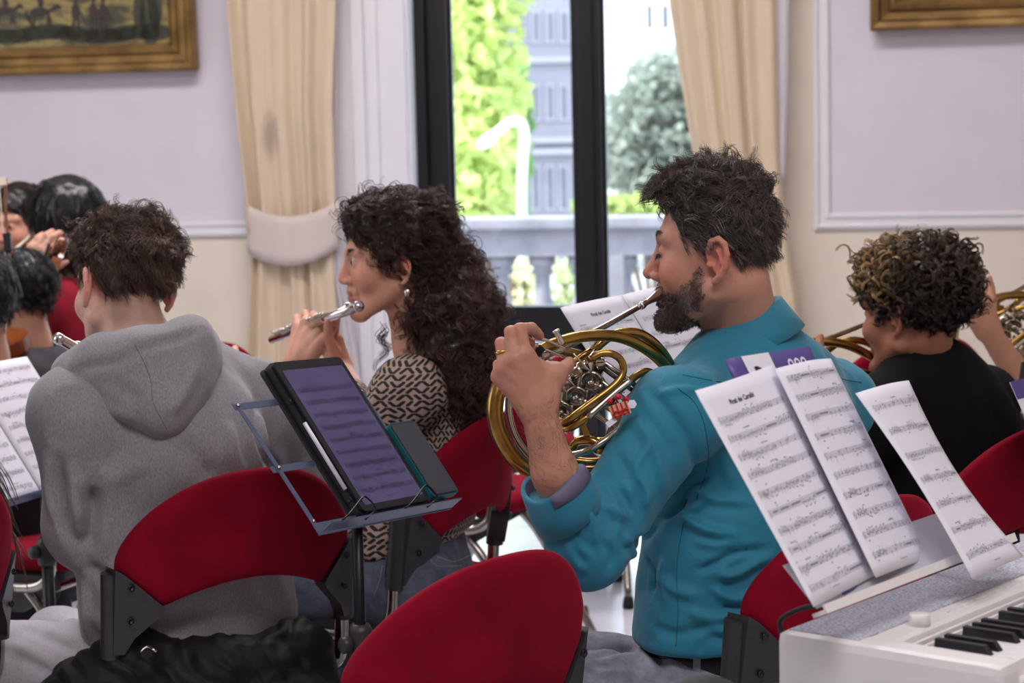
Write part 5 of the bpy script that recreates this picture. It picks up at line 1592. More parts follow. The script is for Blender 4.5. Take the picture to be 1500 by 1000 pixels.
    e1 = rb; e2 = nrm(np.cross(na, e1)); e1 = np.cross(e2, na)
    t = np.linspace(0, 2 * math.pi, 56, endpoint=False); f_loc = -e2 if np.dot(-e2, fb) > 0 else e2
    def cring(r_, h, drop, open_=0.0):
        out = []
        for a in t:
            fwdness = .5 + .5 * math.cos(a)          # 1 at the throat
            out.append(nc + (f_loc * math.cos(a) * (r_ * 1.06 + .01 * fwdness) + e1 * math.sin(a) * r_) + na * (h - drop * fwdness ** 1.5))
        return np.array(out)
    rows = [cring(.067, -.045, .005), cring(.066, .012, .010), cring(.069, .024, .010), cring(.074, .022, .012), cring(.083, -.010, .018), cring(.090, -.034, .026)]
    col = per.addmb('collar', MB().grid(np.array(rows), closed_u=True), m_shirt); solidify(col, .0025)
    # ---- jeans, belt
    m_jean = NT('grey_blue_denim'); m_jean.color(m_jean.ramp(m_jean.noise(40, 6, .7), [(0.3, srgb(104, 106, 118)), (0.7, srgb(142, 144, 156))])); m_jean.set(Roughness=.85); m_jean.bump(m_jean.noise(420, 3), .5, .0012); m_jean = m_jean.mat
    hL = P(1010, 1035, 3.24); hR = P(1100, 1020, 3.43); kL = P(735, 1005, 3.22); kR = P(800, 975, 3.42)
    aL = V(kL[0] + .03, kL[1] + .05, .10); aR = V(kR[0] - .02, kR[1] + .06, .10)
    jfold = [([(945, 940), (965, 965), (985, 1000)], .010, -.012), ([(930, 945), (950, 970), (960, 1000)], .010, .010), ([(860, 965), (900, 955), (935, 950)], .008, -.006), ([(870, 985), (915, 985), (940, 995)], .008, .006)]
    jo, jv, jq = legs(per, 'jeans', P(1072, 1000, 3.32), (hL, hR), (kL, kR), (aL, aR), (.078, .064, .05), m_jean, .0065, .004, jfold, extra=[Cap(P(1074, 962, 3.32), P(1070, 1020, 3.32), .145, .155, k=.04, flat=fb, fs=.72)])
    def belt_ring(r_, h): return np.array([P(1073, 944, 3.32) + V(0, 0, h) + (rb * math.cos(a) * r_ + fb * math.sin(a) * r_ * .74) for a in np.linspace(0, 2 * math.pi, 60, endpoint=False)])
    per.addmb('belt', MB().grid(np.array([belt_ring(.160, .020), belt_ring(.1665, .018), belt_ring(.1665, -.016), belt_ring(.160, -.018)]), closed_u=True), mat('black_leather', (24, 22, 24), .45))
    bl = belt_ring(.169, 0); m_ = None
    for k_ in (34, 42, 50):
        p0 = bl[k_]; o_ = nrm(p0 - P(1073, 944, 3.32)); per.addmb('belt_loop', MB().box(p0, (.012, .003, .055), np.stack([np.cross(V(0, 0, 1), o_), o_, V(0, 0, 1)], 1), .001), m_jean)
    return per


horn_player()
# ================================================================ the other players
def rep(c, n): return np.repeat(np.array(srgb(*c)[:3])[None], n, 0)


def simple_hair(per, fr, O, low, thick, ex, col, L, cu, n=900, kids=7, lift=.2, flowf=None, th=.0005, sd=1, res=.0045, sc=1.0, gray=None, grav=.3, seg=8, **kw):
    cv, cq = hair_cap(thick, low, ex, res, .003, 55, sd)
    rv, rn = sample(cv, cq, n, sd)
    flow = flowf(rv) if flowf else np.stack([rv[:, 0] * 3, -.8 + 0 * rv[:, 0], -.8 + 0 * rv[:, 0]], 1)
    ct = rep(tuple(int(c * .75) for c in col), len(cv)) * (1 + .2 * vnoise(cv, 120, 2))[:, None]
    parts = [(world(fr, O, cv, sc), cq, ct), locks(world(fr, O, rv, sc), rn @ fr.T, flow @ fr.T, L, seg, kids, cu, lift, grav, .004, th, col, .35, seed=sd + 3, **kw)]
    hair_obj(per, parts, m_hair)
    return cv, cq


# ---------------------------------------------------------------- boy in the grey hoodie
def hoodie_boy():
    per = Person('boy in grey hoodie seen from behind, playing a flute', V(*P(290, 940, 3.719)[:2], 0))
    fb = nrm(V(-.55, .83, 0)); rb = np.cross(fb, V(0, 0, 1))
    fr = head_frame(V(-math.sin(math.radians(36)), math.cos(math.radians(36)), 0), math.radians(7), math.radians(-8)); O = P(183, 428, 3.719); sc = .98
    arms = []
    for wr, el, d, sh in ((P(185, 610, 3.80), P(120, 760, 3.615), V(.3, .4, .6), P(118, 606, 3.577)), (P(330, 575, 4.242), P(455, 690, 4.033), V(-.5, .4, .5), P(388, 596, 3.842))):
        arms.append((sh, [Cap(el, wr, .035, .024, k=.02)] + hand_prims(wr, d, V(0, -1, .2), 1, ((.5, .8, .5),) * 4), el))
    lo, wo, q = make_body(fr, O, head_prims(ear=1.12), [(P(203, 500, 3.700), .056), (P(222, 560, 3.700), .066)], arms, .0032, sc)
    tint = skin_tint(lo, (224, 178, 158), blush=.8)
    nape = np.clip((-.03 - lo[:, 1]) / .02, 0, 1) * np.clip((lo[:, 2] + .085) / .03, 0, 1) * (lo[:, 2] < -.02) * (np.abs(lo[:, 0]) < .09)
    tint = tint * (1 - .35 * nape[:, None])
    per.add('body', wo, q, m_skin, {'tint': tint})
    eyes(per, fr, O, sc)
    low = [(.13, .078), (.10, .078), (.080, .070), (.060, .045), (.050, .022), (.042, -.005), (.024, -.010), (.013, .024), (.0, .040), (-.020, .034), (-.034, .006), (-.047, -.030), (-.07, -.048), (-.12, -.054)]
    ex = [Ell((0, .05, .108), (.056, .050, .026), k=.02), Ell((.005, -.02, .112), (.060, .070, .026), k=.02), Ell((0, -.050, .065), (.074, .055, .055), k=.02)]
    cv, cq = hair_cap((.006, .002, .004), low, ex, .004, .005, 50)
    hp = [(world(fr, O, cv, sc), cq, rep((40, 31, 27), len(cv)))]
    top = cv[:, 2] > .085
    for sel, n, L, cu, lift, sd, kids, th in ((top, 1000, .042, (.0065, 1.3), .40, 1, 9, .0005), (~top & (cv[:, 2] > .01), 950, .032, (.0024, .8), .12, 2, 8, .00046), (cv[:, 2] <= .01, 460, .014, (.0008, .4), .06, 3, 8, .0004)):
        rv, rn = sample(cv, cq, n, sd, sel)
        flow = np.stack([rv[:, 0] * 4, np.where(rv[:, 2] > .1, .3, -.4), np.where(rv[:, 2] > .11, .15, -1.0)], 1) + 1.0 * np.stack([vnoise(rv, 24, 1), vnoise(rv + 5, 24, 1), vnoise(rv + 9, 24, 1)], 1)
        hp.append(locks(world(fr, O, rv, sc), rn @ fr.T, flow @ fr.T, L, 9, kids, cu, lift, .3, .0045, th, (92, 71, 58), .38, seed=sd + 40, converge=.45, wig=.3))
    hair_obj(per, hp, m_hair)
    # hoodie
    mh = NT('heather_grey_fleece'); mh.color(mh.ramp(mh.noise(420, 3, .7, stretch=(1, 1, .35)), [(0.3, srgb(122, 119, 124)), (0.7, srgb(158, 155, 160))])); mh.set(Roughness=.95); mh.b.inputs['Sheen Weight'].default_value = .25
    mh.bump(mh.noise(700, 2), .3, .0008); mh = mh.mat
    SL_ = P(118, 606, 3.576); SR_ = P(388, 596, 3.843); eL = P(122, 770, 3.595); eR = P(468, 705, 3.975)
    pr = [Cap(P(245, 625, 3.700), P(275, 900, 3.691), .162, .182, k=.06, flat=fb, fs=.70), Cap(P(225, 565, 3.700), SL_, .072, .074, k=.06), Cap(P(240, 560, 3.719), SR_, .076, .076, k=.06),
          Ell(P(262, 660, 3.633), (.15, .12, .15), k=.06), Cap(P(275, 850, 3.691), P(290, 918, 3.691), .182, .172, k=.05, flat=fb, fs=.74),
          Cap(SL_, eL, .076, .062, k=.05), Cap(eL, P(165, 660, 3.80), .060, .045, k=.03), Cap(SR_, eR, .078, .062, k=.05), Cap(eR, P(350, 590, 4.194), .060, .045, k=.03)]
    nk = P(205, 512, 3.719); zb_ = P(290, 948, 3.691)[2]
    def post(p, d):
        d = np.maximum(d, -(np.linalg.norm((p - nk) * V(1, 1, .7), axis=1) - .068))
        return np.maximum(d, zb_ - p[:, 2])
    v, q = surface(pr, .0065, post=post); v = crumple(v, q, .008, 7, (1, 1, .6), 2)
    F_ = Fold(v, q); Z = lambda x, y: (x * .52, 480 + y * .52)
    v = F_.apply([(a_, b_, c_ * 1.6) for a_, b_, c_ in [([Z(255, 440), Z(262, 540), Z(240, 640)], .016, -.026), ([Z(225, 400), Z(230, 480), Z(240, 560)], .014, .012), ([Z(165, 380), Z(170, 470), Z(190, 560), Z(235, 640)], .012, -.014), ([Z(140, 330), Z(145, 450), Z(170, 560)], .014, .012),
                  ([Z(200, 360), Z(205, 460), Z(222, 560)], .012, .010), ([Z(240, 660), Z(290, 700), Z(330, 760)], .014, -.010), ([Z(270, 430), Z(330, 420), Z(420, 360)], .02, .008), ([Z(500, 300), Z(560, 380), Z(600, 430)], .02, -.008),
                  ([Z(250, 800), Z(300, 840), Z(420, 870), Z(560, 880)], .014, .010), ([Z(330, 850), Z(460, 830), Z(600, 780)], .014, -.010), ([Z(430, 790), Z(540, 760), Z(680, 730)], .014, .008), ([Z(720, 200), Z(730, 300), Z(760, 400)], .012, -.014), ([Z(640, 250), Z(660, 360), Z(690, 420)], .016, .008),
                  ([Z(770, 330), Z(800, 420), Z(850, 470)], .014, .010), ([Z(240, 700), Z(245, 800), Z(250, 880)], .012, .010)]])
    hd = per.add('hoodie', v, q, mh)
    # hood lying on the shoulders
    hp_ = [Cap(P(104, 545, 3.615), P(150, 520, 3.557), .026, .030, k=.03), Cap(P(150, 520, 3.557), P(210, 514, 3.538), .030, .034, k=.03), Cap(P(210, 514, 3.538), P(275, 500, 3.576), .034, .036, k=.03), Cap(P(275, 500, 3.576), P(290, 510, 3.691), .034, .034, k=.03),
           Cap(P(290, 510, 3.691), P(240, 545, 3.823), .034, .03, k=.03), Cap(P(104, 545, 3.615), P(120, 560, 3.767), .026, .03, k=.03),
           Cap(P(130, 555, 3.576), P(238, 598, 3.529), .040, .040, k=.05), Cap(P(285, 530, 3.615), P(242, 598, 3.529), .044, .040, k=.05), Ell(P(212, 555, 3.553), (.105, .050, .062), k=.05), Cap(P(270, 495, 3.586), P(280, 484, 3.605), .026, .020, k=.03)]
    hc = P(200, 495, 3.719)
    v, q = surface(hp_, .0055, post=lambda p, d: np.maximum(d, -(np.linalg.norm((p - hc) * V(1, .82, .75), axis=1) - .098)))
    v = crumple(v, q, .003, 10, (1, 1, 1), 5); F_ = Fold(v, q)
    v = F_.apply([([Z(175, 145), Z(250, 110), Z(330, 95), Z(400, 60), Z(500, 30), Z(570, 5)], .009, -.010), ([Z(200, 190), Z(300, 230), Z(400, 260)], .016, .010), ([Z(470, 250), Z(520, 180), Z(560, 90)], .014, .009), ([Z(300, 150), Z(360, 180), Z(400, 210)], .014, -.006)])
    ho = per.add('hood', v, q, mh)
    mb = Fold(v, q).seam([Z(378, 45), Z(405, 95), Z(425, 150), Z(432, 210), Z(470, 285)], .0008, .0)
    if mb: keep(mb.build('seam', mat('grey_stitching', (112, 109, 114), .9)), ho)
    # undershirt edge and sweatpants
    msp = NT('pale_grey_fleece'); msp.color(msp.ramp(msp.noise(300, 3, .7), [(0.3, srgb(168, 164, 170)), (0.7, srgb(196, 192, 198))])); msp.set(Roughness=.95); msp.bump(msp.noise(600, 2), .3, .0008); msp = msp.mat
    hL = P(205, 985, 3.633); hR = P(330, 985, 3.785); kL = P(-25, 975, 3.748); kR = P(90, 950, 4.099)
    aL = V(kL[0] - .02, kL[1] - .02, .10); aR = V(kR[0], kR[1] + .02, .10)
    legs(per, 'sweatpants', P(285, 975, 3.700), (hL, hR), (kL, kR), (aL, aR), (.090, .078, .06), msp, .007, .005,
         [([(30, 915), (70, 935), (120, 955)], .012, -.008), ([(10, 940), (50, 960), (90, 985)], .012, .008), ([(90, 905), (140, 920), (190, 945)], .012, .007), ([(20, 960), (60, 975), (100, 1000)], .012, -.008)])
    zc = P(290, 945, 3.691)
    ringp = lambda r, h: np.array([zc + V(0, 0, h) + rb * math.cos(a) * r + fb * math.sin(a) * r * .74 for a in np.linspace(0, 2 * math.pi, 48, endpoint=False)])
    per.addmb('undershirt_hem', MB().grid(np.array([ringp(.162, .03), ringp(.166, -.01), ringp(.166, -.034), ringp(.158, -.034)]), closed_u=True), mat('dark_grey_jersey', (84, 82, 86), .9))
    return per


# ---------------------------------------------------------------- flute player
def flautist():
    per = Person('woman with long dark curls playing a flute', V(*P(610, 850, 4.1)[:2], 0))
    fb = nrm(V(-.92, .38, 0)); rb = np.cross(fb, V(0, 0, 1))
    fr = head_frame(V(-math.cos(math.radians(9)), -math.sin(math.radians(9)), 0), 0.0, math.radians(-4)); O = P(577, 385, 4.1); sc = .91
    pr = head_prims(nose=.62, jaw=.92, cheek=.98, lip=1.05, brow=.85, ear=1.0, ear_z=-.015, tip=1.12)
    for s in (-1, 1): pr.append(Cap((s * .021, .0985, .0132), (s * .041, .092, .0128), .0024, .0020, k=.0016, op='-'))
    # hands on the flute
    FA = P(524, 449, 3.97); FB = P(396, 498, 4.60); fd = nrm(FB - FA)
    at = lambda t: FA + (FB - FA) * t
    wr1 = P(432, 540, 4.32); e1 = P(470, 690, 4.45)
    h1 = [Cap(e1, wr1, .036, .026, k=.02)]
    kn = [P(437, 478, 4.34), P(449, 472, 4.31), P(461, 474, 4.28), P(472, 482, 4.25)]
    for k_ in kn: h1.append(Cap(wr1, k_, .023, .014, k=.016))
    for i, k_ in enumerate(kn):
        mid = k_ + V(-.004, .022, .016); tip = at(.60 - .075 * i) + V(0, .012, .008)
        h1 += [Cap(k_, mid, .0095, .009, k=.003), Cap(mid, tip, .009, .0078, k=.003)]
    h1 += [Cap(P(455, 525, 4.28), P(476, 494, 4.22), .015, .011, k=.012), Cap(P(476, 494, 4.22), P(488, 482, 4.19), .011, .009, k=.004)]
    wr2 = P(497, 540, 4.24); e2 = P(548, 640, 4.0)
    h2 = [Cap(e2, wr2, .036, .025, k=.02)]
    kn = [P(478, 500, 4.30), P(484, 494, 4.27), P(490, 492, 4.25), P(494, 496, 4.23)]
    for i, k_ in enumerate(kn):
        h2.append(Cap(wr2, k_, .022, .013, k=.014)); tip = at(.36 - .05 * i) + V(0, .014, .004)
        h2 += [Cap(k_, k_ + V(-.006, .018, .012), .009, .0085, k=.003), Cap(k_ + V(-.006, .018, .012), tip, .0085, .0075, k=.003)]
    h2 += [Cap(P(492, 520, 4.22), P(480, 492, 4.18), .013, .010, k=.01), Cap(P(480, 492, 4.18), at(.30) + V(0, -.012, -.004), .010, .0085, k=.004)]
    lo, wo, q = make_body(fr, O, pr, [(P(614, 505, 4.13), .050), (P(628, 560, 4.14), .056)], [(P(628, 572, 4.32), h1, e1), (P(598, 575, 3.98), h2, e2)], .0029, sc)
    tint = skin_tint(lo, (214, 160, 136), lips=(176, 92, 92), blush=.6)
    lidm = np.zeros(len(lo))
    for s in (-1, 1): lidm = np.maximum(lidm, np.exp(-((np.abs(lo[:, 2] - .0165) / .0022) ** 2)) * np.exp(-((lo[:, 0] - s * .031) / .012) ** 4) * (lo[:, 1] > .085))
    tint = tint * (1 - .7 * (lidm * (lo[:, 1] < .13))[:, None])
    far = np.linalg.norm(lo, axis=1) > .2; tint[far] *= (1 + .08 * vnoise(wo[far], 60, 2))[:, None]
    per.add('body', wo, q, m_skin, {'tint': tint})
    eyes(per, fr, O, sc, (0, 1, .05))
    c = kn and P(445, 476, 4.27)
    per.addmb('ring', MB().lathe([(.0090, -.0016), (.0100, -.0016), (.0100, .0016), (.0090, .0016)], P(449, 472, 4.31) + V(-.002, .011, .008), V(-.004, .022, .016), 20), m_goldm)
    ep = world(fr, O, V(-.086, -.016, -.050)[None], sc)[0]
    per.addmb('earring', MB().lathe([(.003, 0), (.006, .004), (.0075, .010), (.006, .016), (.002, .019)], ep + V(0, -.004, 0), V(0, 0, -1), 14), m_silver)
    bro = []
    for s in (-1, 1):
        sp = spline([V(s * a, b, c_) for a, b, c_ in ((.012, .1010, .033), (.026, .0995, .040), (.040, .090, .041), (.051, .078, .035))], 36)
        bro.append(locks(world(fr, O, sp, sc), np.repeat((fr @ nrm(V(s * .3, .9, .2)))[None], 36, 0), np.repeat((fr @ V(s * .8, -.3, -.1))[None], 36, 0), .009, 3, 4, (.0003, .5), .2, .1, .0014, .0005, (52, 34, 28), .2, seed=5))
    hair_obj(per, bro, m_hair, 'eyebrows')
    # hair: cap, mass falling behind the shoulder, ringlets all over it
    low = [(.13, .078), (.10, .080), (.085, .070), (.070, .050), (.055, .030), (.040, .022), (.024, .006), (.012, -.004), (.0, .010), (-.012, -.02), (-.030, -.06), (-.05, -.09), (-.12, -.14)]
    ex = [Ell((0, .052, .098), (.060, .048, .034), k=.02), Ell((0, -.040, .062), (.082, .080, .080), k=.02), Ell((0, -.08, -.01), (.070, .055, .085), k=.03)]
    cv, cq = hair_cap((.012, .008, .012), low, ex, .0045, .007, 32, 4)
    cw = world(fr, O, cv, .95)
    mass = [Cap(P(640, 385, 4.13), P(662, 450, 4.10), .072, .072, k=.04), Cap(P(662, 450, 4.10), P(672, 530, 4.06), .072, .062, k=.04), Cap(P(672, 530, 4.06), P(684, 585, 4.05), .055, .022, k=.04)]
    mv, mq = surface(mass, .006, post=lambda p, d: d + .012 * vnoise(p, 24, 2))
    hp = [(cw, cq, rep((34, 25, 22), len(cv))), (mv, mq, rep((30, 22, 20), len(mv)))]
    rv, rn = sample(cv, cq, 900, 1)
    hn = rn @ fr.T; hw = world(fr, O, rv, .95)
    fl = np.stack([np.where(rv[:, 1] > .03, rv[:, 0] * 6, rv[:, 0] * 3), -.9 + 0 * rv[:, 0], np.where(rv[:, 2] > .09, .05, -.7)], 1) @ fr.T
    hp.append(locks(hw, hn, fl, .055, 11, 8, (.0065, 1.4), .22, .45, .0045, .0006, (68, 48, 41), .35, seed=61, converge=.35, wig=.35))
    rv, rn = sample(mv, mq, 1000, 2)
    fl = np.repeat(V(.16, -.05, -1)[None], len(rv), 0)
    hp.append(locks(rv, rn, fl, .070, 13, 8, (.0085, 1.9), .30, .5, .005, .0006, (80, 56, 47), .35, seed=62, converge=.3, wig=.4))
    # stray ringlets standing off the silhouette and a lock under the jaw
    rv, rn = sample(cv, cq, 70, 5, cv[:, 2] > .09); hp.append(locks(world(fr, O, rv, .95), rn @ fr.T, rn @ fr.T + V(.3, 0, .2), .05, 12, 2, (.008, 1.1), .5, .5, .003, .0006, (58, 42, 36), .3, seed=63, wig=.7))
    rv, rn = sample(mv, mq, 120, 6); hp.append(locks(rv, rn, rn * .4 + V(.3, 0, -.6), .07, 14, 2, (.013, 1.6), .9, .4, .003, .0006, (58, 42, 36), .3, seed=64, wig=.6))
    hp.append(locks(np.array([P(560, 478, 4.2), P(566, 486, 4.2)]), np.repeat(V(-.5, .2, 0)[None], 2, 0), np.repeat(V(-.1, 0, -1)[None], 2, 0), .08, 14, 10, (.010, 1.2), .2, .6, .005, .0007, (50, 38, 34), .3, seed=65))
    hair_obj(per, hp, m_hair)
    # blouse with broken zigzag print
    mp = NT('zigzag_print_blouse')
    a = mp.n('ShaderNodeAttribute', attribute_name='puv'); N = 82.0
    sp = mp.n('ShaderNodeSeparateXYZ'); mp.l(a, 'Vector', sp, 0)
    U = mp.math('MULTIPLY', sp.outputs[0], N); W = mp.math('MULTIPLY', sp.outputs[1], N)
    cu, cw_ = mp.math('FLOOR', U), mp.math('FLOOR', W); fu, fw_ = mp.math('FRACT', U), mp.math('FRACT', W)
    cb = mp.n('ShaderNodeCombineXYZ'); mp.t.links.new(cu, cb.inputs[0]); mp.t.links.new(cw_, cb.inputs[1])
    wn = mp.n('ShaderNodeTexWhiteNoise', noise_dimensions='2D'); mp.l(cb, 0, wn, 'Vector')
    flip = mp.math('GREATER_THAN', wn.outputs['Value'], 0.42)
    fx = mp.math('ABSOLUTE', mp.math('SUBTRACT', fu, flip))
    par = mp.math('FLOORED_MODULO', cw_, 2.0)
    d1 = mp.math('ABSOLUTE', mp.math('SUBTRACT', fx, fw_))
    st = mp.math('LESS_THAN', d1, 0.31)
    vert = mp.math('LESS_THAN', mp.math('ABSOLUTE', mp.math('SUBTRACT', fu, .5)), .17)
    pick = mp.math('GREATER_THAN', mp.n('ShaderNodeTexWhiteNoise', noise_dimensions='2D').outputs['Value'], 2.0)
    ends = mp.math('LESS_THAN', mp.math('ABSOLUTE', mp.math('SUBTRACT', fw_, .5)), .455)
    ink = mp.math('MULTIPLY', st, ends)
    mp.color(mp.mix(ink, srgb(176, 150, 136), srgb(24, 20, 22))); mp.set(Roughness=.7); mp.bump(mp.noise(25, 4), .3, .004)
    SL_ = P(598, 575, 3.98); SR_ = P(628, 572, 4.32); el = P(538, 640, 3.97); cf = P(512, 578, 4.14)
    pr = [Cap(P(634, 620, 4.15), P(590, 790, 4.12), .136, .146, k=.06, flat=fb, fs=.74), Cap(P(628, 560, 4.14), SL_, .058, .058, k=.05), Cap(P(632, 560, 4.15), SR_, .058, .058, k=.05), Ell(P(644, 610, 4.15), (.085, .12, .13), k=.05),
          Cap(SL_, el, .060, .050, k=.045), Cap(el, cf, .050, .040, k=.03), Cap(SR_, P(500, 690, 4.48), .058, .05, k=.045), Cap(P(500, 690, 4.48), P(452, 630, 4.42), .05, .04, k=.03), Cap(P(592, 760, 4.12), P(584, 800, 4.12), .156, .160, k=.05, flat=fb, fs=.80)]
    nk = P(612, 520, 4.13); zb_ = P(600, 812, 4.0)[2]
    ca = nrm(cf - el); c2 = P(452, 630, 4.42); ca2 = nrm(c2 - P(500, 690, 4.48))
    def post(p, d):
        for c, a_ in ((cf, ca), (c2, ca2)): d = np.where(np.linalg.norm(p - c, axis=1) < .07, np.maximum(d, (p - c) @ a_), d)
        d = np.maximum(d, -(np.linalg.norm((p - nk) * V(1, 1, .7), axis=1) - .056))
        return np.maximum(d, zb_ + .05 * np.clip((p[:, 0] + .22) / .2, 0, 1) - p[:, 2])
    v, q = surface(pr, .0065, post=post); v = crumple(v, q, .005, 10, (1, 1, .6), 4)
    F_ = Fold(v, q); v = F_.apply([([(600, 560), (590, 600), (570, 640)], .012, -.010), ([(640, 560), (660, 620), (670, 690)], .014, .007), ([(560, 560), (545, 590), (530, 600)], .010, .008), ([(520, 770), (560, 790), (600, 780)], .012, .008), ([(610, 700), (640, 720), (690, 700)], .012, -.008)])
    sleeve = np.linalg.norm(np.cross(v - SL_, nrm(el - SL_)), axis=1)
    ang = np.arctan2((v - P(640, 700, 4.13)) @ fb, (v - P(640, 700, 4.13)) @ -rb)
    uv = np.stack([ang * .16, v[:, 2]], 1)
    per.add('blouse', v, q, mp.mat, {'puv': uv})
    # jeans
    mj = NT('blue_grey_denim'); mj.color(mj.ramp(mj.noise(30, 6, .7), [(0.3, srgb(62, 68, 84)), (0.7, srgb(104, 110, 126))])); mj.set(Roughness=.85); mj.bump(mj.noise(420, 3), .5, .0012); mj = mj.mat
    hL = P(598, 852, 4.02); hR = P(620, 832, 4.25); kL = P(420, 865, 4.10); kR = P(470, 835, 4.42)
    jo, v, q = legs(per, 'jeans', P(598, 812, 4.12), (hL, hR), (kL, kR), (V(kL[0] + .05, kL[1], .1), V(kR[0] + .05, kR[1], .1)), (.080, .060, .045), mj, .0065, .003,
                    [([(500, 820), (540, 830), (560, 850)], .01, .006), ([(560, 800), (570, 830), (560, 870)], .008, -.006)], extra=[Cap(P(598, 800, 4.12), P(600, 850, 4.12), .136, .146, k=.04, flat=fb, fs=.80)])
    F2 = Fold(v, q); ms = mat('pale_denim_thread', (150, 148, 150), .8)
    for pix in ([(640, 815), (665, 822), (690, 812)], [(622, 808), (640, 828), (676, 828)], [(560, 828), (556, 850), (548, 872)]):
        mb = F2.seam(pix, .0007, .0003)
        if mb: keep(mb.build('stitching', ms), jo)
    return per, (FA, FB)


# ---------------------------------------------------------------- curly-haired boy in black
def curly_boy():
    per = Person('boy with golden-tipped curls in black t-shirt, playing a horn', V(*P(1390, 900, 4.070)[:2], 0))
    fb = nrm(V(-.64, .77, 0)); rb = np.cross(fb, V(0, 0, 1))
    fr = head_frame(V(-.72, .70, 0), 0, math.radians(-3)); O = P(1340, 466, 4.020); sc = .97
    arms = []
    for (wr, el, d, th), sh in zip(((P(1175, 570, 3.940), P(1215, 700, 3.920), V(-.2, .1, .6), 1), (P(1280, 640, 4.470), P(1400, 720, 4.420), V(-.6, -.2, 0), -1)), (P(1288, 606, 3.92), P(1440, 590, 4.22))):
        arms.append((sh, [Cap(el, wr, .034, .024, k=.02)] + hand_prims(wr, d, V(0, -1, .2), th, ((.6, .9, .6),) * 4), el))
    lo, wo, q = make_body(fr, O, head_prims(nose=.85, cheek=1.12, jaw=1.06, ear=1.05), [(P(1352, 520, 4.040), .055), (P(1362, 570, 4.050), .066)], arms, .0034, sc)
    per.add('body', wo, q, m_skin, {'tint': skin_tint(lo, (182, 124, 98), blush=.5, lips=(140, 70, 66))})
    eyes(per, fr, O, sc)
    low = [(.14, .066), (.10, .068), (.080, .062), (.064, .040), (.052, .018), (.044, -.004), (.026, -.010), (.013, .028), (.0, .040), (-.020, .030), (-.034, -.004), (-.047, -.040), (-.07, -.054), (-.14, -.060)]
    ex = [Ell((0, .050, .104), (.078, .052, .044), k=.02), Ell((0, -.03, .100), (.094, .088, .056), k=.02), Ell((0, -.055, .04), (.086, .066, .064), k=.02)]
    cv, cq = hair_cap((.02, .010, .012), low, ex, .005, .010, 30, 2)
    hp = [(world(fr, O, cv, sc), cq, rep((30, 23, 21), len(cv)))]
    for sel, n, L, cu, sd, kids, th in ((cv[:, 2] > .062, 640, .050, (.0092, 1.7), 1, 8, .0008), ((cv[:, 2] <= .062) & (cv[:, 2] > .01), 520, .030, (.0055, 1.6), 2, 7, .0007), (cv[:, 2] <= .01, 360, .016, (.0022, 1.2), 3, 6, .0006)):
        rv, rn = sample(cv, cq, n, sd, sel); r_ = np.random.default_rng(sd)
        fl = r_.normal(size=(len(rv), 3)) * .7 + np.stack([rv[:, 0] * 4, 0 * rv[:, 0], -.5 + 0 * rv[:, 0]], 1)
        tw = np.clip((rv[:, 2] - .05) / .06, 0, 1) * np.clip((rv[:, 1] + .07) / .10, .12, 1) * r_.uniform(.2, 1.0, len(rv))
        hp.append(locks(world(fr, O, rv, sc), rn @ fr.T, fl @ fr.T, L, 16, kids, cu, .22, .22, .0018, th, (54, 41, 36), .3, seed=sd + 70, converge=.2, wig=.3, tipcol=(226, 184, 122), tipw=tw))
    rv, rn = sample(cv, cq, 160, 9, cv[:, 2] > .03); hp.append(locks(world(fr, O, rv, sc), rn @ fr.T, rn @ fr.T, .028, 10, 3, (.004, 1.6), .8, .1, .003, .0003, (70, 58, 52), .3, seed=75, wig=.8))
    hair_obj(per, hp, m_hair)
    SL_ = P(1288, 606, 3.920); SR_ = P(1440, 590, 4.220)
    pr = [Cap(P(1368, 620, 4.060), P(1390, 880, 4.080), .165, .175, k=.05, flat=fb, fs=.72), Cap(P(1360, 560, 4.050), SL_, .062, .066, k=.05), Cap(P(1366, 558, 4.060), SR_, .066, .068, k=.05), Ell(P(1395, 660, 4.020), (.14, .13, .16), k=.05),
          Cap(SL_, P(1230, 700, 3.920), .066, .062, k=.04), Cap(SR_, P(1440, 720, 4.420), .066, .062, k=.04)]
    nk = P(1348, 520, 4.040)
    v, q = surface(pr, .007, post=lambda p, d: np.maximum(d, -(np.linalg.norm((p - nk) * V(1, 1, .8), axis=1) - .062)))
    v = crumple(v, q, .004, 8, (1, 1, .6), 6); F_ = Fold(v, q)
    v = F_.apply([([(1420, 560), (1450, 620), (1460, 680)], .014, .008), ([(1380, 570), (1400, 640), (1410, 700)], .016, -.006), ([(1450, 590), (1475, 640), (1480, 680)], .012, -.008)])
    mt = mat('black_cotton', (13, 12, 15), .9, bump=.3, bscale=30, bdist=.004, spec=.2); per.add('t_shirt', v, q, mt)
    e1 = np.cross(V(0, .25, .97), fb); nc = P(1352, 533, 4.040)
    rg = lambda r, h: np.array([nc + V(0, .25, .97) * h + e1 * math.cos(a) * r + fb * math.sin(a) * r * 1.02 + V(0, 0, -.03) * max(0, math.sin(a)) for a in np.linspace(0, 2 * math.pi, 40, endpoint=False)])
    solidify(per.addmb('neckband', MB().grid(np.array([rg(.060, .012), rg(.066, .004), rg(.072, -.012)]), closed_u=True), mt), .003)
    mj = mat('black_trousers', (28, 28, 34), .9)
    hL = P(1330, 960, 4.000); hR = P(1430, 950, 4.170); kL = P(1090, 960, 4.220); kR = P(1200, 930, 4.470)
    legs(per, 'trousers', P(1385, 930, 4.080), (hL, hR), (kL, kR), (V(kL[0], kL[1], .1), V(kR[0], kR[1], .1)), (.08, .06, .045), mj, .010, .003)
    return per


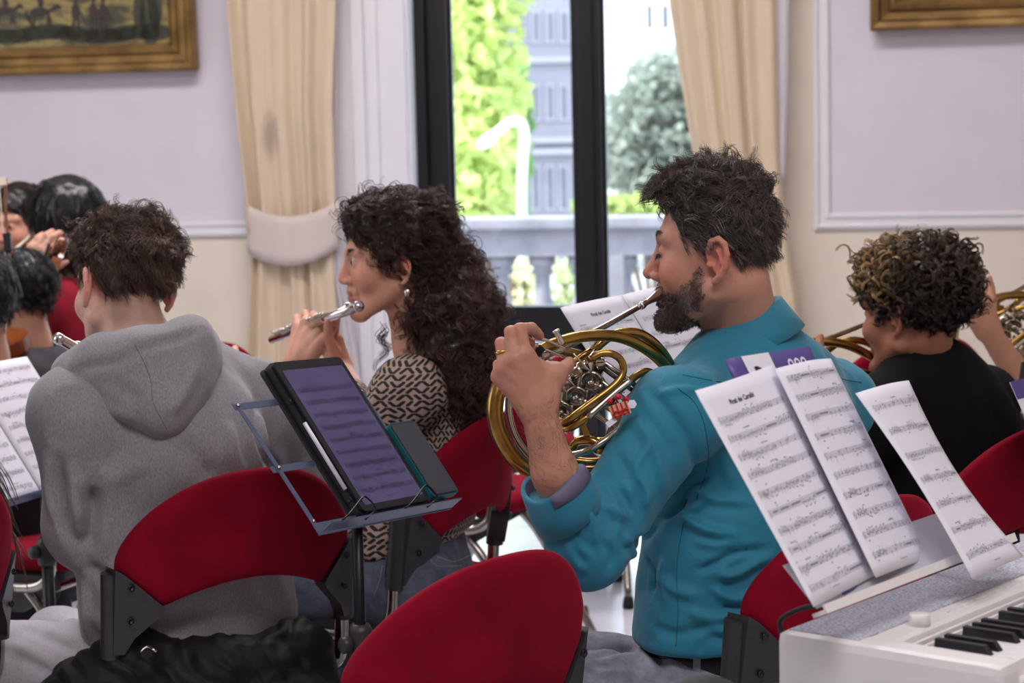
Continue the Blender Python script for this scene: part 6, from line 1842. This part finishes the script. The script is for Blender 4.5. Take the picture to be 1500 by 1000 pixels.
# ---------------------------------------------------------------- background players, simpler
def back_player(label, O, fwd, hair_col, hair_kind, skin, top_m, top_name, pitch=0.0, arms=(), sc=1.0, chest=None, knee=.42, hair_ex=(), trouser=(40, 40, 52)):
    base = V(O[0], O[1], 0) - nrm(fwd) * .05
    per = Person(label, base)
    f = nrm(V(fwd[0], fwd[1], 0)); r = np.cross(f, V(0, 0, 1)); fr = head_frame(f, 0, pitch)
    nb = O + V(0, 0, -.155 * sc) - f * .04
    sh = [nb + r * .165 + V(0, 0, -.055), nb - r * .165 + V(0, 0, -.055)]
    pr = [Cap(nb + V(0, 0, -.12) - f * .01, nb + V(0, 0, -.46) - f * .02, .15, .15, k=.05, flat=f, fs=.7), Cap(nb + V(0, 0, -.04), sh[0], .06, .06, k=.05), Cap(nb + V(0, 0, -.04), sh[1], .06, .06, k=.05)]
    skel = []
    for i, (el, wr, short) in enumerate(arms):
        s = sh[i]
        if el is None: continue
        e2 = el * .35 + s * .65 if short else el
        pr += [Cap(s, e2, .058, .05, k=.04)] + ([] if short else [Cap(el, wr * .85 + el * .15, .048, .036, k=.03)])
        hp_ = [Cap(s, el, .045, .036, k=.02), Cap(el, wr, .038, .025, k=.02)] + hand_prims(wr, wr - el + V(0, 0, .02), V(0, -1, .3), 1 if i else -1, ((.5, .9, .6),) * 4)
        skel.append((s, hp_, el))
    lo, wo, q = make_body(fr, O, head_prims(), [(O + V(0, 0, -.11) - f * .028, .052), (nb + V(0, 0, -.03), .052)], skel, .0046, sc)
    per.add('body', wo, q, m_skin, {'tint': skin_tint(lo, skin, blush=.5)})
    eyes(per, fr, O, sc)
    nk = nb + V(0, 0, .035)
    v, q = surface(pr, .009, post=lambda p, d: np.maximum(d, -(np.linalg.norm(p - nk, axis=1) - .062))); v = crumple(v, q, .004, 9, (1, 1, .6), 3); per.add(top_name, v, q, top_m)
    low = LOW_SHORT
    if hair_kind == 'bob':
        low = [(.13, .05), (.09, .052), (.075, .03), (.06, .0), (.045, -.05), (.03, -.085), (.0, -.095), (-.05, -.095), (-.12, -.095)]
        ex = [Ell((0, -.02, .02), (.095, .098, .10), k=.02), Ell((0, -.03, -.03), (.092, .085, .075), k=.02)]
        simple_hair(per, fr, O, low, (.014, .014, .016), ex, hair_col, .07, (.0015, .4), 700, 6, .05, lambda p: np.stack([p[:, 0] * 2, p[:, 1] * 2, -1 + 0 * p[:, 0]], 1), .0007, 2, .006, sc)
    elif hair_kind == 'tied':
        low = [(.13, .060), (.09, .066), (.075, .050), (.058, .024), (.042, .010), (.02, .010), (.0, .030), (-.03, -.02), (-.06, -.06), (-.12, -.08)]
        simple_hair(per, fr, O, low, (.010, .010, .014), [Ell((0, -.12, .03), (.035, .03, .035), k=.02)], hair_col, .05, (.001, .3), 700, 5, .03, lambda p: np.stack([p[:, 0] * 3, -.8 + 0 * p[:, 0], -.7 + 0 * p[:, 0]], 1), .0007, 3, .006, sc)
    elif hair_kind == 'long':
        low = [(.13, .06), (.09, .062), (.075, .045), (.058, .02), (.045, -.02), (.03, -.15), (-.12, -.15)]
        ex = [Ell((0, -.04, -.06), (.09, .07, .13), k=.03), Cap((0, -.085, -.06), (0, -.10, -.34), .075, .04, k=.04)] + list(hair_ex)
        low = [(.13, .06), (.09, .062), (.075, .045), (.058, .02), (.045, -.02), (.03, -.20), (.0, -.45), (-.12, -.5)]
        simple_hair(per, fr, O, low, (.012, .012, .016), ex, hair_col, .16, (.004, .8), 800, 6, .08, lambda p: np.stack([p[:, 0] * .5, p[:, 1] * .5 - .1, -1 + 0 * p[:, 0]], 1), .0007, 4, .006, sc, wig=.12)
    else:
        simple_hair(per, fr, O, low, (.020, .012, .014), [Ell((0, .03, .12), (.06, .07, .028), k=.02)], hair_col, .03, (.002, .6), 800, 6, .15, None, .0006, 5, .0055, sc)
    hz = O[2] - .72; hp0 = V(O[0], O[1], hz) - f * .02
    hs = [hp0 + r * .09, hp0 - r * .09]; ks = [h + f * knee + V(0, 0, .03) for h in hs]
    legs(per, 'trousers', hp0 + V(0, 0, .06), hs, ks, [V(k_[0], k_[1], .1) for k_ in ks], (.078, .06, .045), mat('trousers_' + str(len(bpy.data.objects)), trouser, .9), .012, .003)
    return per


hoodie_boy()
_, FLUTE1 = flautist()
curly_boy()
# ================================================================ instruments
m_brass = NT('lacquered_brass'); m_brass.color(m_brass.ramp(m_brass.noise(18, 4), [(0.3, srgb(132, 102, 50)), (0.7, srgb(186, 150, 84))])); m_brass.set(Roughness=.26, Metallic=1.0); m_brass = m_brass.mat
m_nick = mat('nickel_silver', (190, 182, 168), .2, 1.0, .08)
m_dkmet = mat('shadowed_steel', (120, 116, 112), .25, 1.0, .1)  # darker metal of some crossing slide tubes
m_redp = mat('red_ribbon', (190, 20, 40), .5); m_tan = mat('kraft_card', (206, 168, 128), .7)


def horn(label):
    H0 = P(865, 595, 3.12)
    root = empty('french_horn', H0); tag(root, label, 'horn', 'brass horns')
    h = lambda l: [P(x, y, 3.12 + (q[0] if q else 0)) for x, y, *q in l]
    def tb(name, pts, r, m_, n=36, sides=12, closed=False):
        p = spline(h(pts), n, closed); rr = r if np.isscalar(r) else np.interp(np.linspace(0, 1, len(p)), np.linspace(0, 1, len(r)), r)
        return keep(MB().tube(p, rr, sides, closed).build(name, m_), root)
    tb('main_loop', [(792, 512, -.04), (806, 505, -.03), (850, 493, 0), (905, 493, .03), (952, 515, .07), (982, 548, .13), (990, 590, .17), (975, 640, .17), (930, 676, .12), (880, 694, .05), (820, 702, .02), (765, 682, 0), (734, 640, 0), (725, 598, 0), (736, 556, .01), (757, 527, .03), (800, 512, .06), (850, 520, .08)],
       [.0075, .0085, .009, .009, .009, .0095, .010, .0105, .011, .0115, .012, .0128, .013, .0128, .012, .010, .008], m_brass, 110, 16)
    tb('garland_tube', [(760, 530, .03), (749, 560, .02), (745, 600, .015), (757, 642, .015), (786, 676, .02), (830, 690, .03), (880, 680, .05)], .0055, m_nick, 40)
    tb('second_loop', [(858, 528, .05), (880, 503, .05), (905, 488, .06), (938, 489, .08), (968, 512, .11), (992, 550, .17)], .0075, m_brass)
    tb('lead_pipe', [(938, 448, .15), (870, 486, .06), (792, 524, -.055)], [.0048, .0056, .0068], m_nick, 30)
    a, b = P(967, 430, 3.295), P(936, 450, 3.262); ax = nrm(b - a)
    keep(MB().lathe([(.0095, .0), (.0125, .0), (.0125, .003), (.0105, .008), (.0072, .020), (.0052, .034), (.0050, .044), (.0066, .046), (.0066, .052), (.0054, .054)], a - ax * .003, ax, 20).build('mouthpiece', m_silver), root)
    tb('ferrule', [(790, 524, -.056), (800, 518, -.045)], .0092, m_nick, 6)
    tb('lead_brace', [(880, 488, .03), (892, 496, .03), (925, 500, .05)], .0028, m_nick, 14, 6)
    tb('valve_loop', [(866, 526, -.02), (880, 518, -.02), (896, 518, -.02), (910, 528, -.015), (913, 544, -.015), (904, 560, -.02), (880, 580, -.03), (850, 602, -.035), (834, 614, -.035), (824, 618, -.03), (815, 610, -.01)], .0058, m_brass)
    tb('tuning_loop', [(966, 552, .06), (948, 544, .02), (932, 550, 0), (922, 559, -.01)], .0060, m_brass, 20)
    tb('tuning_slide', [(924, 557, -.01), (900, 576, -.02), (860, 612, -.035)], .0064, m_nick, 12)
    tb('tuning_loop', [(862, 610, -.034), (842, 623, -.035), (830, 628, -.03), (818, 620, -.01)], .0062, m_brass, 18)
    tb('lower_slide', [(930, 612, .0), (896, 638, -.015), (876, 652, -.02), (856, 662, -.015), (832, 666, .0), (815, 660, .01)], .0055, m_nick, 24)
    tb('lower_loop', [(836, 658, .02), (846, 646, .01), (866, 645, .0), (884, 652, .0), (915, 640, .02), (940, 622, .04)], .0072, m_brass, 26)
    tb('bottom_tube', [(840, 674, .02), (870, 676, .02), (905, 668, .03)], .0062, m_brass, 14)
    tb('bottom_tube', [(838, 686, .03), (870, 688, .03), (905, 680, .04)], .0062, m_brass, 14)
    keep(MB().slab(h([(850, 622, .0), (858, 620, .0), (868, 646, .0), (858, 648, .0)]), _fw * .004).build('brace_plate', m_brass, smooth=False), root)
    for i, (x0, y0, x1, y1, r, mm) in enumerate(((876, 524, 944, 574, .0042, m_nick), (882, 538, 940, 582, .0036, m_dkmet), (872, 552, 935, 600, .0042, m_nick), (834, 546, 884, 578, .0040, m_dkmet), (822, 566, 872, 600, .0042, m_nick), (815, 586, 852, 612, .0036, m_dkmet), (858, 596, 920, 640, .004, m_nick), (900, 590, 945, 620, .0036, m_brass), (866, 580, 905, 608, .0038, m_brass), (826, 540, 866, 512, .0046, m_brass), (850, 570, 815, 548, .004, m_nick))):
        tb('slide_tube', [(x0, y0, .015), (x1, y1, .02)], r, mm, 4, 10)
    # rotary valves in a row, with caps, stop arms and linkage
    vax = nrm(-_fw * .86 + _rt * -.15 - _up * .5)
    for x, y in ((868, 552), (846, 574), (824, 596)):
        c = P(x, y, 3.125)
        cs = keep(MB().lathe([(.0135, -.022), (.0150, -.020), (.0150, .006), (.0165, .008), (.0165, .014), (.0145, .014), (.0140, .009), (.004, .009)], c, vax, 24).build('rotor_casing', m_nick), root)
        st = MB().lathe([(.0035, .008), (.0035, .016), (.0055, .017), (.0055, .021), (.002, .022)], c, vax, 10).build('rotor_stem', m_silver); st.parent = cs
        ar = MB().tube([c + vax * .019, c + vax * .019 + _rt * .014 - _up * .004], .0022, 6)
        ar.lathe([(.0, -.004), (.0035, -.002), (.0035, .002), (0, .004)], c + vax * .019 + _rt * .014 - _up * .004, vax, 8); a_ = ar.build('stop_arm', m_silver); a_.parent = cs
        tb('linkage_rod', [(x + 10, y + 6, -.018), (x - 28, y - 34, -.05)], .0014, m_silver, 3, 6)
    for x, y, dx, dy in ((866, 528, 10, -12), (860, 534, -14, 4), (872, 534, 12, -2), (852, 540, -14, 8), (838, 556, -12, 2)):
        tb('knuckle', [(x, y, .0), (x + dx, y + dy, .005)], .0082, m_nick, 5)
    for i, (x, y) in enumerate(((787, 494), (781, 505), (772, 514))):
        tb('lever', [(x, y, -.075), (x + 12, y + 4, -.065), (x + 45, y + 18, -.03)], [.0035, .0025, .0018], m_silver, 12, 8)
        keep(MB().box(P(x, y, 3.045), (.016, .007, .0025), np.stack([_rt, _up, _fw], 1), .001).build('lever_paddle', m_silver, smooth=False), root)
    keep(MB().lathe([(.0035, -.012), (.0045, -.010), (.0045, .008), (.0065, .009), (.0065, .012), (.003, .013)], P(819, 494, 3.075), nrm(_up * .9 - _rt * .4), 12).build('water_key', m_silver), root)
    keep(MB().box(P(788, 516, 3.05), (.012, .022, .006), np.stack([nrm(_rt + _up * -.9), nrm(_up + _rt * .9), _fw], 1), .002).build('lever_bumper', m_rubber, smooth=False), root)
    # bell behind the arm
    bc = P(905, 655, 3.20); ba = nrm(V(.62, .74, -.18))
    keep(MB().lathe([(.013, -.05), (.016, 0), (.022, .04), (.034, .075), (.055, .10), (.085, .115), (.115, .122), (.117, .121), (.086, .112), (.055, .096), (.033, .070), (.020, .035)], bc, ba, 36).build('bell', m_brass), root)
    tb('bell_throat', [(930, 676, .12), (905, 672, .07), (893, 664, .05), (897, 659, .06)], [.0115, .012, .0125, .013], m_brass, 14)
    return root


HORN = horn('brass french horn held by the man in the teal shirt')


def place_copy(src, loc, rz, label, sc=1.0):
    c = copy_tree(src); c.location = loc; c.rotation_euler = (0, 0, rz); c.scale = (sc,) * 3; tag(c, label); return c


place_copy(HORN, P(1484, 502, 4.62), math.radians(-6), 'brass french horn at the right edge beside a bare forearm')
place_copy(HORN, P(1192, 580, 4.06), math.radians(-22), 'brass horn of the curly-haired boy, behind the teal shoulder')

# little gift-shaped charm hanging on the horn
cm = P(908, 600, 3.055); root = empty('charm', cm); tag(root, 'small striped gift charm hanging on the horn of the man', 'ornament')
R = np.stack([nrm(_rt + _up * .35), nrm(_up - _rt * .35), -_fw], 1)
box = keep(MB().box(cm, (.030, .020, .006), R, .001).build('gift_card', m_tan, smooth=False), root)
for k in (-.010, -.003, .004, .011): keep(MB().box(cm + R[:, 0] * k + R[:, 2] * .0034, (.0028, .020, .001), R).build('stripe', m_redp, smooth=False), root)
keep(MB().box(cm - R[:, 1] * .013 - R[:, 0] * .018, (.016, .009, .001), np.stack([nrm(_rt + _up * .8), nrm(_up - _rt * .8), -_fw], 1)).build('white_tag', m_paper, smooth=False), root)
for s in (-1, 1):
    t = np.linspace(0, 2 * math.pi, 16); keep(MB().tube([cm + R[:, 2] * .006 + R[:, 0] * (s * .006 + .006 * math.cos(a)) + R[:, 1] * (.0035 * math.sin(a) - .004) for a in t], .0014, 6).build('bow_loop', m_redp), root)
for dx, dy in ((-.010, .017), (.004, .019), (.014, .012)): keep(MB().lathe([(0, -.005), (.0045, -.002), (.0045, .002), (0, .005)], cm + R[:, 0] * dx + R[:, 1] * dy, -_fw, 10).build('berry', m_redp), root)
keep(MB().lathe([(0, -.004), (.007, -.003), (.007, .003), (0, .004)], cm + R[:, 0] * .020 + R[:, 1] * .002, -_fw, 6).build('snowflake', m_paper, smooth=False), root)
keep(MB().tube(spline([cm + R[:, 1] * .009, cm + R[:, 1] * .02 - _fw * -.01, P(915, 574, 3.10)], 10), .0008, 5).build('string', m_redp), root)


def flute(label, a, b, crown_first=True):
    """transverse flute from crown a towards foot b"""
    ax = nrm(np.asarray(b) - a); L = .66
    root = empty('flute', a); tag(root, label, 'flute', 'silver flutes')
    q = lambda t, o=V(0, 0, 0): np.asarray(a) + ax * t + o
    upv = nrm(V(0, 0, 1) - ax * ax[2])
    keep(MB().lathe([(.0, 0), (.0100, .001), (.0112, .006), (.0112, .012), (.0098, .014)], q(-.012), ax, 20).build('crown', m_silver), root)
    keep(MB().lathe([(.0096, 0), (.0096, .20), (.0106, .202), (.0106, .225), (.0098, .227), (.0098, .54), (.0106, .542), (.0106, .555), (.0098, .557), (.0098, L)], q(0), ax, 20).build('tube', m_silver), root)
    lp = MB().lathe([(.0, 0), (.012, .001), (.014, .003), (.012, .006), (.006, .007)], q(.055) + upv * .0075, upv, 16); keep(lp.build('lip_plate', m_silver), root)
    k0 = None
    for i, t in enumerate((.25, .275, .30, .33, .355, .38, .41, .435, .46, .485, .515, .57, .60, .63)):
        o = MB().lathe([(.0075, 0), (.0082, .002), (.0078, .0045), (.003, .005)], (0, 0, 0), upv, 14).build('key_cup', m_silver) if k0 is None else k0.copy()
        if k0 is None: k0 = o
        else: COL.objects.link(o)
        keep(o, root); o.location = q(t) + upv * .0105
    sd = np.cross(ax, upv)
    keep(MB().tube([q(.24) + sd * .011 + upv * .007, q(.52) + sd * .011 + upv * .007], .0018, 8).build('key_rod', m_silver), root)
    return root


FA, FB = FLUTE1
flute('silver flute held to her lips by the woman with dark curls', FA, FB)
flute('silver flute whose end shows beside the grey hoodie collar', P(88, 497, 3.80), P(230, 575, 4.05))

# violins and bows of the far players
m_viol = mat('varnished_spruce', (122, 62, 26), .25, var=.2, scale=12, coat=.4); m_ebony = mat('ebony', (22, 18, 18), .35); m_bowh = mat('bow_hair', (224, 208, 186), .6); m_bowst = mat('bow_wood', (120, 66, 36), .35)


def violin(label, c, scroll, upn):
    ax = nrm(np.asarray(scroll) - c); n = nrm(np.asarray(upn) - ax * np.dot(upn, ax)); s = np.cross(ax, n)
    root = empty('violin', c); tag(root, label, 'violin', 'violins of the far players')
    prof = [(-.178, .0), (-.172, .06), (-.14, .098), (-.10, .102), (-.06, .082), (-.03, .058), (.0, .055), (.03, .062), (.07, .080), (.11, .084), (.15, .068), (.172, .035), (.178, 0)]
    t = spline([(a, b, 0) for a, b in prof], 40)[:, :2]; out = [c + ax * a + s * b for a, b in t] + [c + ax * a - s * b for a, b in t[::-1][1:-1]]
    keep(MB().slab(np.array(out) - n * .018, n * .036).build('body', m_viol, smooth=False), root)
    keep(MB().box(c + ax * .22 + n * .016, (.16, .026, .016), np.stack([ax, s, n], 1), .005).build('neck', m_viol), root)
    keep(MB().box(c + ax * .17 + n * .028, (.27, .030, .007), np.stack([ax, s, n], 1), .003).build('fingerboard', m_ebony), root)
    keep(MB().lathe([(0, -.02), (.015, -.018), (.018, 0), (.015, .018), (0, .02)], c + ax * .37 + n * .0, s, 14).build('scroll', m_viol), root)
    keep(MB().box(c + ax * .32 + n * .006, (.07, .022, .02), np.stack([ax, s, n], 1), .005).build('peg_box', m_viol), root)
    keep(MB().box(c - ax * .03 + n * .034, (.004, .045, .034), np.stack([ax, s, n], 1), .001).build('bridge', m_bowh, smooth=False), root)
    keep(MB().box(c - ax * .12 + n * .028, (.10, .03, .006), np.stack([ax, s, n], 1), .002).build('tailpiece', m_ebony), root)
    for k in (-1.5, -.5, .5, 1.5): keep(MB().tube([c - ax * .08 + s * k * .007 + n * .036, c - ax * .03 + s * k * .009 + n * .052, c + ax * .31 + s * k * .005 + n * .034], .0006, 5).build('string', m_silver), root)
    return root


def bow(label, a, b, side):
    a = np.asarray(a); b = np.asarray(b); ax = nrm(b - a); s = nrm(np.asarray(side) - ax * np.dot(side, ax)); L = np.linalg.norm(b - a)
    root = empty('violin_bow', a); tag(root, label, 'bow', 'violin bows')
    keep(MB().tube(spline([a + s * .018, a + ax * L * .5 + s * .010, b + s * .018], 16), .004, 8).build('stick', m_bowst), root)
    keep(MB().box((a + b) / 2, (L * .96, .010, .0012), np.stack([ax, np.cross(s, ax), s], 1)).build('bow_hair', m_bowh, smooth=False), root)
    keep(MB().box(a + ax * .04 + s * .009, (.05, .011, .02), np.stack([ax, np.cross(s, ax), s], 1), .002).build('frog', m_ebony, smooth=False), root)
    keep(MB().box(b - ax * .01 + s * .009, (.022, .010, .022), np.stack([ax, np.cross(s, ax), s], 1), .002).build('tip', m_bowh, smooth=False), root)
    return root
# ================================================================ players farther back and at the edges
m_redtop = mat('dark_red_sweater', (140, 4, 34), .95, sheen=.2); m_dkgrey = mat('charcoal_fleece', (72, 70, 76), .95, sheen=.2); m_blk = mat('black_jersey', (26, 25, 29), .9); m_grn = mat('navy_top', (40, 44, 66), .9)
# violinist facing us
O1 = P(30, 331, 6.70)
back_player('violinist with tied-back dark hair, face half hidden at the left edge', O1, V(-.42, -.90, 0), (40, 29, 26), 'tied', (206, 156, 132), m_blk, 'black_top', pitch=-.12,
            arms=((O1 + V(-.30, -.16, -.42), O1 + V(-.22, -.36, -.22), False), (O1 + V(.20, -.18, -.40), O1 + V(-.04, -.42, -.16), False)))
c1 = O1 + V(.0, -.20, -.150); violin('violin under the chin of the violinist with tied-back hair', c1, c1 + V(-.25, -.30, -.02), V(-.1, -.3, .9))
bow('violin bow slanting in front of the face of the violinist', P(-25, 405, 5.85), P(48, 342, 5.9), V(-.5, 0, -.8))
bow('upright violin bow at the very left edge', P(8, 378, 5.2), P(-2, 262, 5.25), V(1, 0, 0))
# girl with the bob, in red
O2 = P(98, 335, 5.90)
back_player('girl with a straight black bob in a red top, seen from behind', O2, V(-.80, .60, 0), (30, 26, 29), 'bob', (206, 160, 138), m_redtop, 'red_top',
            arms=((O2 + V(-.10, .30, -.42), O2 + V(-.34, .12, -.25), False), (O2 + V(-.30, -.06, -.45), P(40, 400, 5.70), False)), sc=1.05)
c2 = P(66, 418, 5.62); violin('violin held by the girl with the black bob', c2, P(84, 372, 5.36), V(-.6, -.6, .5))
# boy with short black hair
O3 = P(31, 440, 5.30)
back_player('boy with short black hair and charcoal hood, at the left', O3, V(-.82, .57, 0), (26, 24, 28), 'short', (196, 146, 120), m_dkgrey, 'charcoal_hoodie',
            arms=((O3 + V(-.06, .30, -.42), O3 + V(-.30, .22, -.30), False), (O3 + V(-.30, -.10, -.45), O3 + V(-.38, .1, -.30), False)), sc=.88)
c3 = P(0, 505, 5.1); violin('violin just visible below the boy with short black hair', c3 + V(-.12, .1, 0), c3 + V(-.45, .35, .05), V(0, -.3, .9))
# player cut by the left edge
O4 = P(-32, 455, 4.75)
back_player('player cut by the left edge, only dark hair visible', O4, V(-.6, .8, 0), (52, 50, 56), 'short', (196, 146, 120), m_blk, 'dark_top', arms=((None, None, 0), (None, None, 0)), sc=.95)
# long brown hair at the lower left
O5 = P(-245, 470, 3.42)
back_player('player at the lower left edge, wisps of long brown hair visible', O5, V(-.75, .66, 0), (74, 48, 36), 'long', (206, 158, 134), m_grn, 'navy_top', arms=((None, None, 0), (None, None, 0)),
            hair_ex=[Cap((.14, -.06, -.15), (.30, .02, -.34), .045, .018, k=.04)])
# horn player beyond the right edge
O6 = P(1590, 425, 4.72)
back_player('horn player at the right edge, only a bare forearm visible', O6, V(-.97, .24, 0), (40, 32, 30), 'short', (196, 142, 116), m_blk, 'black_shirt',
            arms=((O6 + V(.0, .36, -.40), O6 + V(-.25, .26, -.32), False), (P(1530, 610, 4.60), P(1447, 482, 4.54), True)))

# ================================================================ jacket, case
m_nylon = mat('black_nylon', (20, 20, 23), .6, var=.1, spec=.25, bump=.4, bscale=40, bdist=.004)
pr = [Cap(P(110, 1020, 3.50), P(190, 972, 3.52), .05, .050, k=.03), Cap(P(190, 972, 3.52), P(320, 985, 3.56), .050, .050, k=.03), Cap(P(320, 985, 3.56), P(440, 958, 3.66), .050, .052, k=.03), Cap(P(440, 958, 3.66), P(470, 1020, 3.66), .05, .04, k=.03),
      Cap(P(150, 1040, 3.50), P(440, 1050, 3.60), .07, .07, k=.05)]
v, q = surface(pr, .006)
v = v + normals(v, q) * (.006 * np.abs(np.sin((v @ V(60, 20, 45)) + 2 * vnoise(v, 14, 2))))[:, None]; v = crumple(v, q, .006, 16, (1, 1, 1), 8)
jk = fast_mesh('jacket', v, q, m_nylon); tag(jk, 'black padded jacket bunched on the chair behind the grey hoodie', 'jacket')
mb = Fold(v, q).seam([(205, 955), (216, 948), (228, 954)], .003, .002)
if mb: mb.build('zip_pull', m_silver, jk)
cb = P(1035, 990, 2.22); cb[2] = 0
pr = [Cap(cb + V(0, 0, .03), cb + V(0, 0, .30), .10, .11, k=.05), Cap(cb + V(0, 0, .30), cb + V(.0, 0, .73), .07, .042, k=.08, flat=(0, 1, 0), fs=.8), Ell(cb + V(0, 0, .72), (.052, .04, .045), k=.02)]
v, q = surface(pr, .009, post=lambda p, d: np.maximum(d, .002 - p[:, 2])); ic = fast_mesh('instrument_case', v, q, mat('black_case_fabric', (34, 33, 37), .7)); tag(ic, 'dark instrument case whose rounded top shows at the lower edge', 'case')
MB().tube([cb + V(-.105, -.05, .30), cb + V(-.14, -.07, .36), cb + V(-.14, -.07, .44), cb + V(-.07, -.04, .50)], .01, 8).build('handle', m_rubber, ic)
